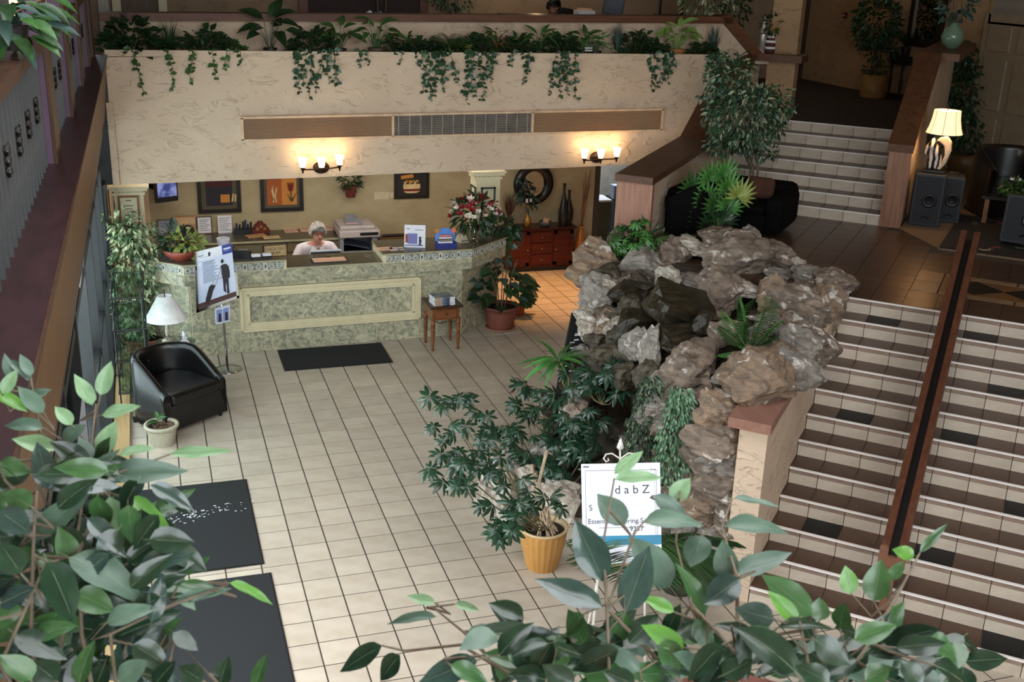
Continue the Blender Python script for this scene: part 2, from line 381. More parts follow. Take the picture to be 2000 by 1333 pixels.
M_TAN=mat('tan_tile',(150,122,92),(134,108,80),rough=.35); M_OCH=mat('ochre_tile',(128,88,48),(112,76,42),rough=.35)
cA=(inl[0],inl[2]); W_=1.62; H_=inl[3]-inl[2]
for k,(x0,y0,x1,y1) in enumerate([(0,0,.24,H_*.48),(0,H_*.5,.24,H_),(.25,0,.9,.12),(.91,0,W_,.12),(.25,H_-.12,.9,H_),(.91,H_-.12,W_,H_)]):
    MB().box(cA[0]+x0+.004,cA[1]+y0+.004,0,cA[0]+x1-.004,cA[1]+y1-.004,.005,0,IM).build('border_tile',M_TAN,lf)
MB().box(cA[0]+.25,cA[1]+.13,0,cA[0]+W_,cA[1]+H_-.13,.004,0,IM).build('inlay_field',M_OCH,lf)
for cx in (.55,1.05):
    MB().prism([(cA[0]+cx-.25,cA[1]+H_/2),(cA[0]+cx,cA[1]+.16),(cA[0]+cx+.25,cA[1]+H_/2),(cA[0]+cx,cA[1]+H_-.16)],.003,.007,0,IM).build('diamond_tile',M_BLACKT,lf)
structure(MB().prism([p[:2] for p in (S(3.63,6.72),S(4.12,5.98),S(6.3,5.96),S(6.3,12),S(3.63,12))],LANDZ-.004,LANDZ+.012).build('floor_lounge',M_CARP))
# right side wall of the upper stair
structure(MB().prism([(6.82,1.0),(6.82,2.5),(8.3,3.41),(10.9,3.41),(10.9,1.0)],0,.2,M=SM@Matrix.Translation((3.4,0,0))@Matrix(((0,0,1,0),(1,0,0,0),(0,1,0,0),(0,0,0,1)))).build('wall_stair_east',STUC))
t=thing('stair_side_cap','wide brown wooden cap board climbing beside the upper stairs to the green vase','rail',S(3.5,6.8,2.5))
capstrip(MB(),[(6.76,2.58),(8.3,3.50)],3.36,3.64,.09).build('sloping_board',MATS['cap_wood'],t,world=True)
capstrip(MB(),[(8.3,3.50),(10.95,3.50)],3.36,3.85,.09).build('shelf',MATS['cap_wood'],t,world=True)
structure(MB().prism([S(3.385,6.76)[:2],S(3.625,6.76)[:2],S(3.625,6.82)[:2],S(3.385,6.82)[:2]],LANDZ,2.49).build('trim_5',wood('plank_brown',(150,112,90),(126,90,70),ax='z')))
# stucco wall between rocks and lower stairs
structure(MB().prism([(.78,0),(.78,1.40),(3.62,1.58),(3.62,0)],0,.2,M=SM@Matrix.Translation((3.365,0,0))@Matrix(((0,0,1,0),(1,0,0,0),(0,1,0,0),(0,0,0,1)))).build('wall_stair_side',STUC))
t=thing('side_wall_cap','pinkish brown wooden cap on the stucco pier under the big flat rock','rail',S(3.46,.78,1.4))
capstrip(MB(),[(.68,1.47),(1.9,1.545)],3.30,3.60,.075).build('board',wood('cap_pink',(146,108,92),(126,92,78),ax='y'),t,world=True)
# hall walls at the upper right
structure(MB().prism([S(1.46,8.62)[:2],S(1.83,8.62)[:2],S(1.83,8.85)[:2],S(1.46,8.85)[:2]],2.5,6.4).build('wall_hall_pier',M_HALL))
dr=[10.217,10.779]
d=structure(MB().box(dr[0],9.84,2.5,dr[1]-.02,9.9,4.9).build('door_1',mat('brown_door',(66,48,34),(56,40,28),rough=.5,scale=4)))
MB().tube([(dr[0]+.09,9.84,3.45),(dr[0]+.09,9.79,3.45),(dr[0]+.2,9.79,3.45)],.012).build('door_handle',mat('dark_metal',(40,36,32),rough=.3,metal=.8),d)
# panelled door in the right wall of the lounge
d=structure(MB().box(10.55,4.0,LANDZ,10.6,5.3,3.9).build('door_2',mat('grey_door',(150,134,110),(140,124,102),rough=.5)))
for y0,y1 in ((4.12,4.58),(4.72,5.18)):
    for z0,z1 in ((1.8,2.5),(2.6,3.3),(3.4,3.75)):
        MB().box(10.535,y0,z0,10.56,y1,z1).build('door_panel',MATS['grey_door'],d,bevel=.01)
structure(MB().box(10.56,-1,4.02,10.6,3.95,4.14).build('trim_6',M_WOODY))
# ================================================================ left gallery ledge and its fascia
structure(MB().prism([(-1.203,FY),(-1.203,-6.6),(-2.6,-6.6),(-2.6,FY)],3.25,3.3).build('trim_7',M_MAROON))
g=MB(); g.add([(-1.2,FY,3.284),(-1.2,-6.6,3.284),(-1.27,-6.6,2.66),(-1.27,FY,2.66),(-1.24,FY,3.284),(-1.24,-6.6,3.284),(-1.33,-6.6,2.66),(-1.33,FY,2.66)],[(0,3,2,1),(4,5,6,7),(0,1,5,4),(3,7,6,2),(0,4,7,3),(1,2,6,5)])
structure(g.build('wall_gallery',M_FASC))
structure(MB().box(-1.2028,-6.6,3.2845,-1.194,FY,3.303).build('trim_8',M_TRIMW))
structure(MB().box(-2.6,-6.6,2.5,-1.3,9.9,2.66).build('floor_gallery',M_MAROON))
structure(MB().box(-3.05,-6.6,2.66,-2.6,9.9,6.4).build('wall_gallery_back',mat('gallery_wall',(86,66,80),(70,54,68),rough=.8)))
structure(MB().prism([(-1.25,FY-.02),(-1.18,FY-.03),(-1.16,FY+.06),(-1.25,FY+.1)],1.9,2.8).build('trim_9',STUC))
structure(MB().box(-1.42,4.78,1.9,-1.225,4.94,3.24).build('corner_dark_filler',M_DARKF))  # added dark filler; its colour stands in for the darkness in this gap
PY=[-1.62,.15,1.93,3.5,4.45]
for y in PY:
    p=structure(MB().box(-1.42,y,3.3,-1.335,y+.3,6.4).build('column',M_PURPLE))
    MB().box(-1.335,y-.008,3.3,-1.318,y+.308,6.4).build('trim_strip',M_TRIMW,p)
structure(MB().box(-1.36,-6.5,0,-1.215,5.0,.05).build('baseboard_west',wood('tan_wood',(176,146,104),(150,122,84),ax='y')))
# ================================================================ glass front of the lobby, left
w=structure(MB().box(-1.44,-6.5,.1,-1.43,4.85,2.66).build('window_1',M_GLASS))
fr=[]
for y in (-6.5,-5.0,-3.6,-2.2,-.9,.4,1.6,2.7,3.7,4.5): MB().box(-1.5,y-.035,0,-1.36,y+.035,2.66).build('window_frame',M_DARKF,w)
for z in (0,1.05,2.1): MB().box(-1.49,-6.5,z,-1.37,4.85,z+.07).build('window_frame',M_DARKF,w)
structure(MB().box(-1.5,4.5,0,-1.33,4.95,1.95).build('wall_front_corner',M_DARKF))
structure(MB().box(-3.05,-12,-.14,-1.5,11,-.02).build('floor_outside',mat('pavement',(170,168,160),rough=.9)))

# ================================================================ the reception desk
M_CT=mat('desk_tile',(124,126,108),(188,180,150),rough=.35,scale=15,detail=8,dist=1.5,vary=.1,contrast=(.36,.64))
M_JOINT=mat('desk_joint',(222,212,178),rough=.8)
M_TOP=mat('desk_top',(84,80,66),(64,62,52),rough=.22,scale=30,detail=6)
M_EDGE=mat('desk_edge',(176,170,136),rough=.4)
M_FRZ=mat('frieze_tile',(176,178,168),(104,108,104),rough=.5,scale=40,detail=3,contrast=(.4,.6),bump=.5,bscale=60)
M_FRL=mat('frieze_light',(206,206,192),rough=.5); M_FRD=mat('frieze_dark',(52,54,52),rough=.5)
desk=thing('reception_desk','green stone tiled reception desk with cream panel frame and patterned tile band','desk',(1.1,4.6,0))
def facem(A,B,out=0):
    d=Vector((B[0]-A[0],B[1]-A[1],0)); L=d.length; d.normalize(); n=d.cross(Vector((0,0,1)))
    return Matrix(((d[0],0,n[0],A[0]+n[0]*out),(d[1],0,n[1],A[1]+n[1]*out),(0,1,0,0),(0,0,0,1))),L
T0,T1,T2,T3=(-1.10,4.66),(-.582,4.179),(2.75,4.287),(3.33,4.76)
B0,B1,B2,B3=(-1.10,4.78),(-.53,4.262),(2.653,4.352),(3.27,4.86)
inn=[(3.05,5.15),(2.45,4.82),(-.42,4.78),(-.85,5.2)]
xl,xr=.545,1.655
def yt(x): return 4.179+(x+.582)*.0324
MB().prism([B0,B1,B2,B3]+inn,0,.856).build('base',M_JOINT,desk,world=True)
MB().prism([T0,T1,(xl,yt(xl)),(xl,4.80),inn[2],inn[3]],.856,1.085).build('raised_front',M_JOINT,desk,world=True)
MB().prism([(xr,yt(xr)),T2,T3,inn[0],inn[1],(xr,4.81)],.856,1.085).build('raised_front',M_JOINT,desk,world=True)
MB().prism([(xl,yt(xl)),(xr,yt(xr)),(xr,4.81),(xl,4.80)],.856,.99).build('low_front',M_JOINT,desk,world=True)
def topslab(poly,z0,z1):
    MB().prism(poly,z0,z1-.006).build('edge_strip',M_EDGE,desk,world=True)
    cx=sum(p[0] for p in poly)/len(poly); cy=sum(p[1] for p in poly)/len(poly)
    MB().prism([(cx+(p[0]-cx)*.995,cy+(p[1]-cy)*.97) for p in poly],z1-.006,z1).build('worktop',M_TOP,desk,world=True)
topslab([(T0[0]-.05,T0[1]),(T1[0]-.01,T1[1]-.02),(xl,yt(xl)-.02),(xl,4.86),(-.35,4.86),(-.85,5.3),(-1.15,5.3)],1.085,1.11)
topslab([(xr,yt(xr)-.02),(T2[0]+.01,T2[1]-.02),(T3[0]+.02,T3[1]),(3.12,5.25),(2.4,4.88),(xr,4.88)],1.085,1.11)
topslab([(xl,yt(xl)-.02),(xr,yt(xr)-.02),(xr,4.72),(xl,4.72)],.99,1.015)
def shrink(poly,g):
    cx=sum(p[0] for p in poly)/len(poly); cy=sum(p[1] for p in poly)/len(poly); o=[]
    for p in poly:
        d=math.hypot(p[0]-cx,p[1]-cy); k=(d-g)/d; o.append((cx+(p[0]-cx)*k,cy+(p[1]-cy)*k))
    return o
def clip(poly,x0,z0,x1,z1):
    for ax,v,sg in ((0,x0,1),(0,x1,-1),(1,z0,1),(1,z1,-1)):
        o=[]
        for i in range(len(poly)):
            a,b=poly[i-1],poly[i]; ia=(a[ax]-v)*sg>=0; ib=(b[ax]-v)*sg>=0
            if ia!=ib:
                t=(v-a[ax])/(b[ax]-a[ax]); o.append((a[0]+t*(b[0]-a[0]),a[1]+t*(b[1]-a[1])))
            if ib: o.append(b)
        poly=o
        if not poly: return []
    return poly
def area2(p): return abs(sum(p[i][0]*p[(i+1)%len(p)][1]-p[(i+1)%len(p)][0]*p[i][1] for i in range(len(p))))/2
def ptile(poly,M,m=None,th=.007,name='tile',g=.006):
    if len(poly)<3 or area2(poly)<.0004: return
    return MB().prism(shrink(poly,g),0,th,0,M).build(name,m or M_CT,desk,world=True)
fr=[(0.012,4.27,0.786),(2.132,4.33,0.781),(0.004,4.27,0.271),(2.135,4.33,0.245)]
for A,B,rows in ((B1,B2,1),(B2,B3,1),(B0,B1,1)):
    M_,L=facem(A,B,.001); x=L
    cols=[]
    while x>.02: cols.append((max(0,x-TS),x)); x-=TS
    for a,b in cols:
        for z0,z1 in ((0,.265),(.265,.53),(.53,.79),(.79,.856)):
            xm=A[0]+(a+b)/2*(B[0]-A[0])/L; zm=(z0+z1)/2
            if A==B1 and fr[0][0]+.02<xm<fr[1][0]-.02 and .27<zm<.68: continue
            ptile([(a,z0),(b,z0),(b,z1),(a,z1)],M_)
    # triangles under the band
for A,B,zt in ((T1,T2,.99),(T2,T3,.99),(T0,T1,.99)):
    M_,L=facem(A,B,.001); k=0; w=.2675; u=-w
    while u<L:
        ptile(clip([(u,.858),(u+w,.858),(u+w/2,.988)],0,.85,L,1),M_); ptile(clip([(u+w/2,.988),(u+w,.858),(u+1.5*w,.988)],0,.85,L,1),M_); u+=w
    u=.004; seq=0
    while u<L-.02:
        w_=(.088,.088,.052)[seq%3]; w_=min(w_,L-u)
        xx=A[0]+(u+w_/2)*(B[0]-A[0])/L
        if not (A==T1 and xl-.02<xx<xr+.02):
            nar=seq%3==2
            o=ptile([(u,.996),(u+w_,.996),(u+w_,1.083),(u,1.083)],M_,M_FRL if nar else M_FRZ,.008,'band_tile',.003)
            if o:
                if nar: MB().prism([(u+.018,1.022),(u+w_-.018,1.022),(u+w_-.018,1.058),(u+.018,1.058)],.008,.011,0,M_).build('dark_inset',M_FRD,o,world=True)
                else:
                    q=MB(); c=(u+w_/2,1.0395)
                    ring=[(c[0]+.026*math.cos(i*PI/5),c[1]+.026*math.sin(i*PI/5),.009) for i in range(11)]
                    q.tube(ring,.005,4,0,M=M_); q.build('ring_relief',M_FRL,o,world=True)
        u+=w_; seq+=1
# cream frame with beads, diagonal tiles inside
M_,L=facem(B1,B2,.004)
def uu(p): return (p[0]-B1[0])*L/(B2[0]-B1[0])
fx0,fx1=uu(fr[0]),uu(fr[1]); fz0=(fr[2][2]+fr[3][2])/2; fz1=(fr[0][2]+fr[1][2])/2; fw=.105
fo=MB()
for a in ([(fx0,fz0),(fx1,fz0),(fx1,fz0+fw),(fx0,fz0+fw)],[(fx0,fz1-fw),(fx1,fz1-fw),(fx1,fz1),(fx0,fz1)],[(fx0,fz0+fw),(fx0+fw,fz0+fw),(fx0+fw,fz1-fw),(fx0,fz1-fw)],[(fx1-fw,fz0+fw),(fx1,fz0+fw),(fx1,fz1-fw),(fx1-fw,fz1-fw)]):
    fo.prism(a,0,.028,0,M_)
for q,hh in ((.0,.045),(.082,.04)):
    for a in ([(fx0+q,fz0+q),(fx1-q,fz0+q),(fx1-q,fz0+q+.022),(fx0+q,fz0+q+.022)],[(fx0+q,fz1-q-.022),(fx1-q,fz1-q-.022),(fx1-q,fz1-q),(fx0+q,fz1-q)],[(fx0+q,fz0+q),(fx0+q+.022,fz0+q),(fx0+q+.022,fz1-q),(fx0+q,fz1-q)],[(fx1-q-.022,fz0+q),(fx1-q,fz0+q),(fx1-q,fz1-q),(fx1-q-.022,fz1-q)]):
        fo.prism(a,.02,hh,0,M_)
pf=fo.build('panel_frame',M_CREAM,desk,world=True)
bd=MB(); u=fx0+.05
while u<fx1-.05:
    for zz in (fz0+.045,fz1-.045): bd.box(u,zz-.008,.026,u+.012,zz+.008,.038,0,M_)
    u+=.024
zz=fz0+.06
while zz<fz1-.06:
    for u in (fx0+.045,fx1-.045): bd.box(u-.008,zz,.026,u+.008,zz+.012,.038,0,M_)
    zz+=.024
stuff(bd.build('beading',M_CREAM,pf,world=True))
ix0,ix1,iz0,iz1=fx0+fw,fx1-fw,fz0+fw,fz1-fw
MB().prism([(ix0,iz0),(ix1,iz0),(ix1,iz1),(ix0,iz1)],.002,.006,0,M_).build('panel_back',M_JOINT,desk,world=True)
dg=TS/math.sqrt(2)
for i in range(-2,20):
    for j in range(-3,4):
        cx=ix0+.05+i*dg; cz=(iz0+iz1)/2+j*dg
        if (i+j)%2: continue
        ptile(clip([(cx-dg,cz),(cx,cz-dg),(cx+dg,cz),(cx,cz+dg)],ix0,iz0,ix1,iz1),M_,None,.013,'tile')
# cream pillars standing on the desk ends
def pillar(px,label,x0,x1,y0,y1,z0,z1):
    p=thing('pillar',label,'pillar',((x0+x1)/2,(y0+y1)/2,z0))
    MB().box(x0,y0,z0,x1,y1,z1-.05).build('shaft',M_CREAM,p,world=True)
    c=MB(); c.box(x0-.02,y0-.02,z1-.1,x1+.02,y1+.02,z1-.07); c.box(x0-.045,y0-.045,z1-.05,x1+.045,y1+.045,z1-.02); c.box(x0-.065,y0-.065,z1-.02,x1+.065,y1+.065,z1)
    for k in range(int((x1-x0)/.03)): c.box(x0+k*.03+.006,y0-.03,z1-.07,x0+k*.03+.02,y0,z1-.05)
    c.build('cornice',M_CREAM,p,world=True)
    f=MB(); a=.06; w=.022
    for q in ((x0+a,z0+.08,x1-a,z0+.08+w),(x0+a,z1-.2-w,x1-a,z1-.2),(x0+a,z0+.08,x0+a+w,z1-.2),(x1-a-w,z0+.08,x1-a,z1-.2)): f.box(q[0],y0-.012,q[1],q[2],y0,q[3])
    f.box(x0-.012,y0+.03,z0+.08,x0,y0+.05,z1-.2); f.box(x0-.012,y1-.06,z0+.08,x0,y1-.04,z1-.2); f.box(x0-.012,y0+.03,z1-.22,x0,y1-.04,z1-.2)
    f.build('green_moulding',M_GREEN,p,world=True); return p
pl=[-1.258,-0.944,1.833,2.999,3.308,1.899]
pillar(0,'cream pillar with certificate plaques at the left end of the desk',pl[0],pl[1],5.0,5.28,1.11,pl[2])
pillar(0,'cream pillar with empty green moulding behind the red and white flowers',pl[3],pl[4],4.98,5.25,1.11,pl[5])
# ---- flat things on walls, given as rectangles (x0,z0,x1,z1) on a plane y
M_BLK=mat('black_plastic',(24,24,26),(18,18,20),rough=.4,scale=20)
M_WHT=mat('white_paper',(228,228,232),(218,218,224),rough=.7,scale=20)
M_INK=mat('print_ink',(70,70,74),rough=.8)
def bars(mb,x0,x1,zs,y,h=.004,mi=0):
    for k,z in enumerate(zs): mb.box(x0,y-.0012,z-h/2,x1-(x1-x0)*(.35 if k%4==3 else (.08*(k%3))),y,z+h/2,mi)
def frame(name,label,cat,r,y,fm,w=.03,th=.03,face=None,group=None):
    o=thing(name,label,cat,((r[0]+r[2])/2,y,r[1]),0,group)
    f=MB(); f.box(r[0],y-th,r[1],r[2],y,r[1]+w); f.box(r[0],y-th,r[3]-w,r[2],y,r[3]); f.box(r[0],y-th,r[1]+w,r[0]+w,y,r[3]-w); f.box(r[2]-w,y-th,r[1]+w,r[2],y,r[3]-w)
    f.build('frame',fm,o,world=True)
    MB().box(r[0]+w*.9,y-th*.5,r[1]+w*.9,r[2]-w*.9,y-.002,r[3]-w*.9).build('backing',face or M_WHT,o,world=True)
    return o
M_PFR=mat('picture_frame',(34,24,18),(26,18,14),rough=.35); M_GRAYM=mat('grey_mat',(92,86,70),rough=.9)
c_or=mat('print_orange',(172,92,40),(158,80,34),rough=.8); c_mar=mat('print_maroon',(78,34,30),(66,28,26),rough=.8); c_navy=mat('print_navy',(44,40,52),rough=.8); c_och=mat('print_ochre',(200,136,60),(190,120,52),rough=.8); c_cr=mat('print_cream',(226,196,140),rough=.8); c_grn=mat('print_green',(70,74,50),rough=.8); c_red=mat('print_red',(120,34,34),rough=.8); c_dk=mat('print_dark',(40,34,30),rough=.8)
y=RY_
r=(-0.27,1.004,0.299,1.605)
o=frame('wall_picture','framed print of dark panels with a small orange square, left on the reception wall','picture',r,y,M_PFR,.05,.035,M_GRAYM)
b=MB(); x0,z0,x1,z1=r; W2=x1-x0; H2=z1-z0
b.box(x0+.11,y-.02,z0+.1,x1-.11,y-.017,z0+.36,1); b.box(x0+.11,y-.02,z0+.36,x1-.11,y-.017,z1-.06,0)
b.box(x0+.3,y-.022,z0+.14,x0+.42,y-.02,z0+.25,2); b.box(x0+.18,y-.022,z0+.44,x1-.17,y-.02,z1-.08,3)
for k in range(4): b.box(x0+.2+k*.08,y-.024,z0+.45,x0+.245+k*.08,y-.022,z0+.52,4)
b.tube([(x0+.45,y-.024,z0+.15),(x0+.47,y-.024,z0+.26)],.012,5,3); b.tube([(x0+.49,y-.024,z0+.15),(x0+.5,y-.024,z0+.25)],.012,5,3)
b.build('print',[c_mar,c_navy,c_och,c_cr,c_dk],o,world=True)
r=(0.559,0.994,1.141,1.613)
o=frame('wall_picture','framed print of a dark red tulip beside an orange panel, above the back counter','picture',r,y,M_PFR,.05,.035,M_GRAYM)
x0,z0,x1,z1=r; xm=(x0+x1)/2; b=MB()
b.box(x0+.09,y-.02,z0+.09,xm,y-.017,z1-.17,0); b.box(xm,y-.02,z0+.09,x1-.09,y-.017,z1-.06,1); b.box(x0+.09,y-.02,z1-.17,xm,y-.017,z1-.06,2)
b.tube([(xm-.12,y-.024,z0+.13),(xm-.11,y-.024,z0+.2),(xm-.13,y-.024,z0+.3),(xm-.12,y-.024,z0+.36)],.018,6,3); b.tube([(xm-.08,y-.024,z0+.13),(xm-.09,y-.024,z0+.22),(xm-.07,y-.024,z0+.33)],.012,6,3)
b.tube([(xm+.13,y-.024,z0+.14),(xm+.12,y-.024,z0+.3)],.008,6,4); b.tube([(xm+.13,y-.024,z0+.14),(xm+.2,y-.024,z0+.26)],.014,6,4,r2=.002); b.tube([(xm+.13,y-.024,z0+.14),(xm+.07,y-.024,z0+.25)],.014,6,4,r2=.002)
for dx in (-.025,0,.025): b.tube([(xm+.12+dx*.3,y-.026,z0+.29),(xm+.12+dx,y-.026,z0+.35),(xm+.12+dx*1.4,y-.026,z0+.40)],.02,6,5,r2=.008)
for k in range(5):
    for j in range(2): b.tube([(x0+.12+k*.035,y-.024,z1-.14+j*.04),(x0+.13+k*.035,y-.024,z1-.13+j*.04)],.012,5,3)
b.build('print',[c_or,c_och,c_dk,c_cr,c_grn,c_red],o,world=True)
r=(2.424,1.112,2.931,1.51)
o=frame('wall_picture','small framed print of a red banded basket, right of the hanging plant','picture',r,y,M_PFR,.035,.03,c_dk)
x0,z0,x1,z1=r; b=MB(); cx=(x0+x1)/2; cz=z0+.1
b.lathe([(.07,0),(.115,.02),(.125,.1),(.12,.13)],(0,0,0),16,0,M=Matrix.Translation((cx,y-.022,cz-.02))@Matrix.Diagonal((1,.05,1,1)))
b.lathe([(.118,.03),(.127,.06)],(0,0,0),16,1,M=Matrix.Translation((cx,y-.026,cz-.02))@Matrix.Diagonal((1,.08,1,1)))
for k in range(9): b.tube([(cx-.1+k*.024,y-.024,cz+.11+.02*(k%3)),(cx-.1+k*.025,y-.024,cz+.15+.02*(k%2))],.016,6,2+k%2)
b.tube([(cx-.16,y-.022,z1-.09),(cx+.02,y-.022,z1-.07)],.03,6,3)
b.build('print',[c_cr,c_red,c_cr,c_och],o,world=True)
# television on its bracket
ty=6.75; r=(-0.823,1.265,-0.525,1.64)
tv=thing('television','small television showing a bluish picture, on the wall above the papers','tv',((r[0]+r[2])/2,ty,r[1]),.45)
w_=(r[2]-r[0])*1.02; h_=r[3]-r[1]
MB().box(-w_/2,-.03,0,w_/2,.03,h_).build('case',M_BLK,tv,bevel=.006)
ms=mat('tv_picture',(40,46,92),(170,186,250),rough=.3,scale=7,detail=2,emit=(90,110,200),es=.25,contrast=(.4,.6))
MB().box(-w_/2+.02,-.034,.07,w_/2-.02,-.03,h_-.01).build('screen',ms,tv)
MB().box(-.03,.03,h_*.3,.03,.5,h_*.5).build('bracket',M_BLK,tv)
for k,(r,nm) in enumerate((((2.138,1.11,2.359,1.22),'pale switch plate with a row of switches beside the basket picture'),((2.366,1.12,2.418,1.208),'narrow blank switch plate touching the basket picture'))):
    o=thing('switch_plate',nm,'switch plate',((r[0]+r[2])/2,y,r[1])); MB().box(r[0],y-.008,r[1],r[2],y,r[3]).build('plate',mat('ivory',(206,192,158),rough=.5),o,world=True)
    for j in range(4 if k==0 else 1): xx=r[0]+(j+.5)*(r[2]-r[0])/(4 if k==0 else 1); MB().box(xx-.006,y-.014,(r[1]+r[3])/2-.015,xx+.006,y-.008,(r[1]+r[3])/2+.015).build('switch',M_CREAM,o,world=True)
# plaques on the left pillar
yp=4.985; M_GOLD=wood('plaque_wood',(150,108,70),(126,88,56),ax='z'); M_PAPY=mat('cream_paper',(232,224,186),rough=.7)
for k,(r,nm) in enumerate((((-1.22,1.4,-0.995,1.73),'tall certificate in a bronze coloured frame, upper plaque on the cream pillar'),((-1.225,1.207,-1.004,1.381),'wide certificate in a dark frame, lower plaque on the cream pillar'))):
    o=frame('certificate',nm,'certificate',r,yp,M_GOLD if k==0 else M_PFR,.022,.02,M_PAPY)
    b=MB(); cx=(r[0]+r[2])/2
    if k==0:
        b.box(cx-.03,yp-.0125,r[3]-.06,cx+.03,yp-.0105,r[3]-.05); b.box(r[0]+.045,yp-.0125,r[1]+.045,r[2]-.045,yp-.0105,r[1]+.05)
        for j in range(5): b.box(cx-.05+.012*(j%3),yp-.0125,r[3]-.12-j*.035,cx+.05-.012*(j%3),yp-.0105,r[3]-.112-j*.035)
    else:
        for j in range(2): b.box(cx-.08,yp-.0125,r[1]+.06+j*.03,cx+.08,yp-.0105,r[1]+.065+j*.03)
    b.build('print',M_INK,o,world=True)
# ---- back counter along the wall
BC=.73
M_BCT=mat('back_counter_top',(78,70,56),(62,56,46),rough=.25,scale=12); M_BCF=mat('back_counter_front',(118,104,80),(106,92,70),rough=.6)
bx0,bx1=[-0.69,1.594]
cnt=thing('back_counter','long back counter with a dark top and taupe doors under the pictures','counter',((bx0+bx1)/2,6.85,0))
MB().box(bx0,6.62,.08,bx1,7.14,BC-.03).build('body',M_BCF,cnt,world=True)
MB().box(bx0-.02,6.58,BC-.03,bx1+.02,7.145,BC).build('worktop',M_BCT,cnt,world=True)
MB().box(bx0-.02,6.575,BC-.03,bx1+.02,6.582,BC-.002).build('edge_strip',M_EDGE,cnt,world=True)
nd=6
for k in range(nd):
    a=bx0+(bx1-bx0)*k/nd; b_=bx0+(bx1-bx0)*(k+1)/nd
    MB().box(a+.01,6.60,.1,b_-.01,6.622,BC-.2).build('door',M_BCF,cnt,world=True); MB().box(a+.01,6.60,BC-.18,b_-.01,6.622,BC-.05).build('drawer',M_BCF,cnt,world=True)
def onbc(px,py,z=BC): pass
def leaning(name,label,cat,cx,y,z,w,h,fm,fw,face,tilt=.15,lines=5,ink=None):
    o=thing(name,label,cat,(cx,y,z)); Mx=Matrix.Rotation(-tilt,4,'X')
    if fw:
        f=MB()
        for q in ((-w/2,0,w/2,fw),(-w/2,h-fw,w/2,h),(-w/2,fw,-w/2+fw,h-fw),(w/2-fw,fw,w/2,h-fw)): f.box(q[0],-.012,q[1],q[2],.008,q[3],0,Mx)
        f.build('frame',fm,o)
    MB().box(-w/2+fw*.8,-.004,fw*.8,w/2-fw*.8,.006,h-fw*.8,0,Mx).build('sheet',face,o)
    b=MB()
    for j in range(lines):
        zz=h-fw-.035-j*(h-2*fw-.05)/max(1,lines); b.box(-w/2+fw+.02,-.0055,zz-.003,w/2-fw-.02-.02*(j%3),-.004,zz+.003,0,Mx)
    if lines: b.build('print',ink or M_INK,o)
    return o
def sz(a,b): return a
q=[(-0.703,7.179,0.73),(-0.459,7.136,0.73),(-0.203,7.148,0.73),(0.065,7.1,0.73),(0.296,7.089,0.73),(0.536,7.076,0.73)]
K=150.0
leaning('framed_notice','blue grey framed notice at the left end of the back counter','notice',q[0][0],7.08,BC,.22,.22,mat('grey_frame',(92,84,80),rough=.5),.02,mat('bluish_paper',(150,156,176),rough=.7),lines=5)
o=thing('cardboard_tray','tan cardboard file box leaning on the wall behind the tape holder','box',(q[1][0],7.05,BC)); mt=mat('cardboard',(190,150,108),(176,136,96),rough=.8)
MB().box(-.14,-.03,0,.14,.05,.26).build('body',mt,o); MB().box(-.135,-.034,.16,.135,-.03,.25).build('flap',mat('cardboard_light',(214,180,136),rough=.8),o)
leaning('framed_notice','white typed notice in a brown frame, left of the frameless sheet','notice',q[2][0],7.08,BC,.2,.24,mat('brown_frame',(92,60,40),rough=.5),.014,M_WHT,lines=7)
leaning('notice_sheet','frameless white typed sheet leaning on the reception wall','notice',q[3][0],7.09,BC,.185,.24,None,0,M_WHT,lines=7)
o=thing('tape_holder','black half round tape holder in front of the cardboard box','tape holder',(-0.425,6.985,0.73))
MB().lathe([(.02,-.03),(.085,-.03),(.085,.03),(.02,.03)],(0,0,0),20,M=Matrix.Translation((0,0,.07))@Matrix.Rotation(PI/2,4,'X')).build('wheel',M_BLK,o); MB().box(-.1,-.035,0,.1,.035,.05).build('foot',M_BLK,o); MB().box(-.025,-.036,.11,.025,-.03,.14).build('paper_label',M_CREAM,o)
o=thing('pen_organizer','black desk organizer full of pens and staplers','organizer',(q[4][0],7.0,BC))
MB().box(-.12,-.05,0,.12,.06,.07).build('tray',M_BLK,o)
for k,(x,h) in enumerate(((-.09,.15),(-.05,.13),(.0,.17),(.03,.19),(.06,.13),(.1,.16))): MB().tube([(x,0,.03),(x+.01,.01,h)],.014,6).build('pen',M_BLK if k%3 else mat('blue_pen',(40,60,110),rough=.4),o)
o=thing('letter_rack','carved dark red wooden letter rack with a rounded top','letter rack',(q[5][0],7.0,BC)); mred=wood('carved_wood',(112,50,36),(90,36,28),ax='z')
pr=[(-.12,0),(.12,0),(.115,.05),(.085,.07),(.08,.1),(.05,.115),(.03,.15),(-.03,.15),(-.05,.115),(-.08,.1),(-.085,.07),(-.115,.05)]
MB().prism(pr,-.012,.012,0,FRONT).build('front_panel',mred,o,bevel=.004); MB().prism(pr,-.1,-.08,0,FRONT).build('back_panel',mred,o); MB().box(-.11,0,0,.11,.1,.012).build('floor_board',mred,o)
for k in range(3): MB().lathe([(.02,0),(.022,.006),(.012,.01)],(0,0,0),10,M=Matrix.Translation((-.05+.05*k,-.012,.06+.03*(k==1)))@FRONT).build('rosette',M_GOLD,o)
M_KRAFT=mat('kraft_paper',(196,150,96),(184,136,84),rough=.8); M_PINKP=mat('pink_paper',(220,176,150),(210,166,140),rough=.8)
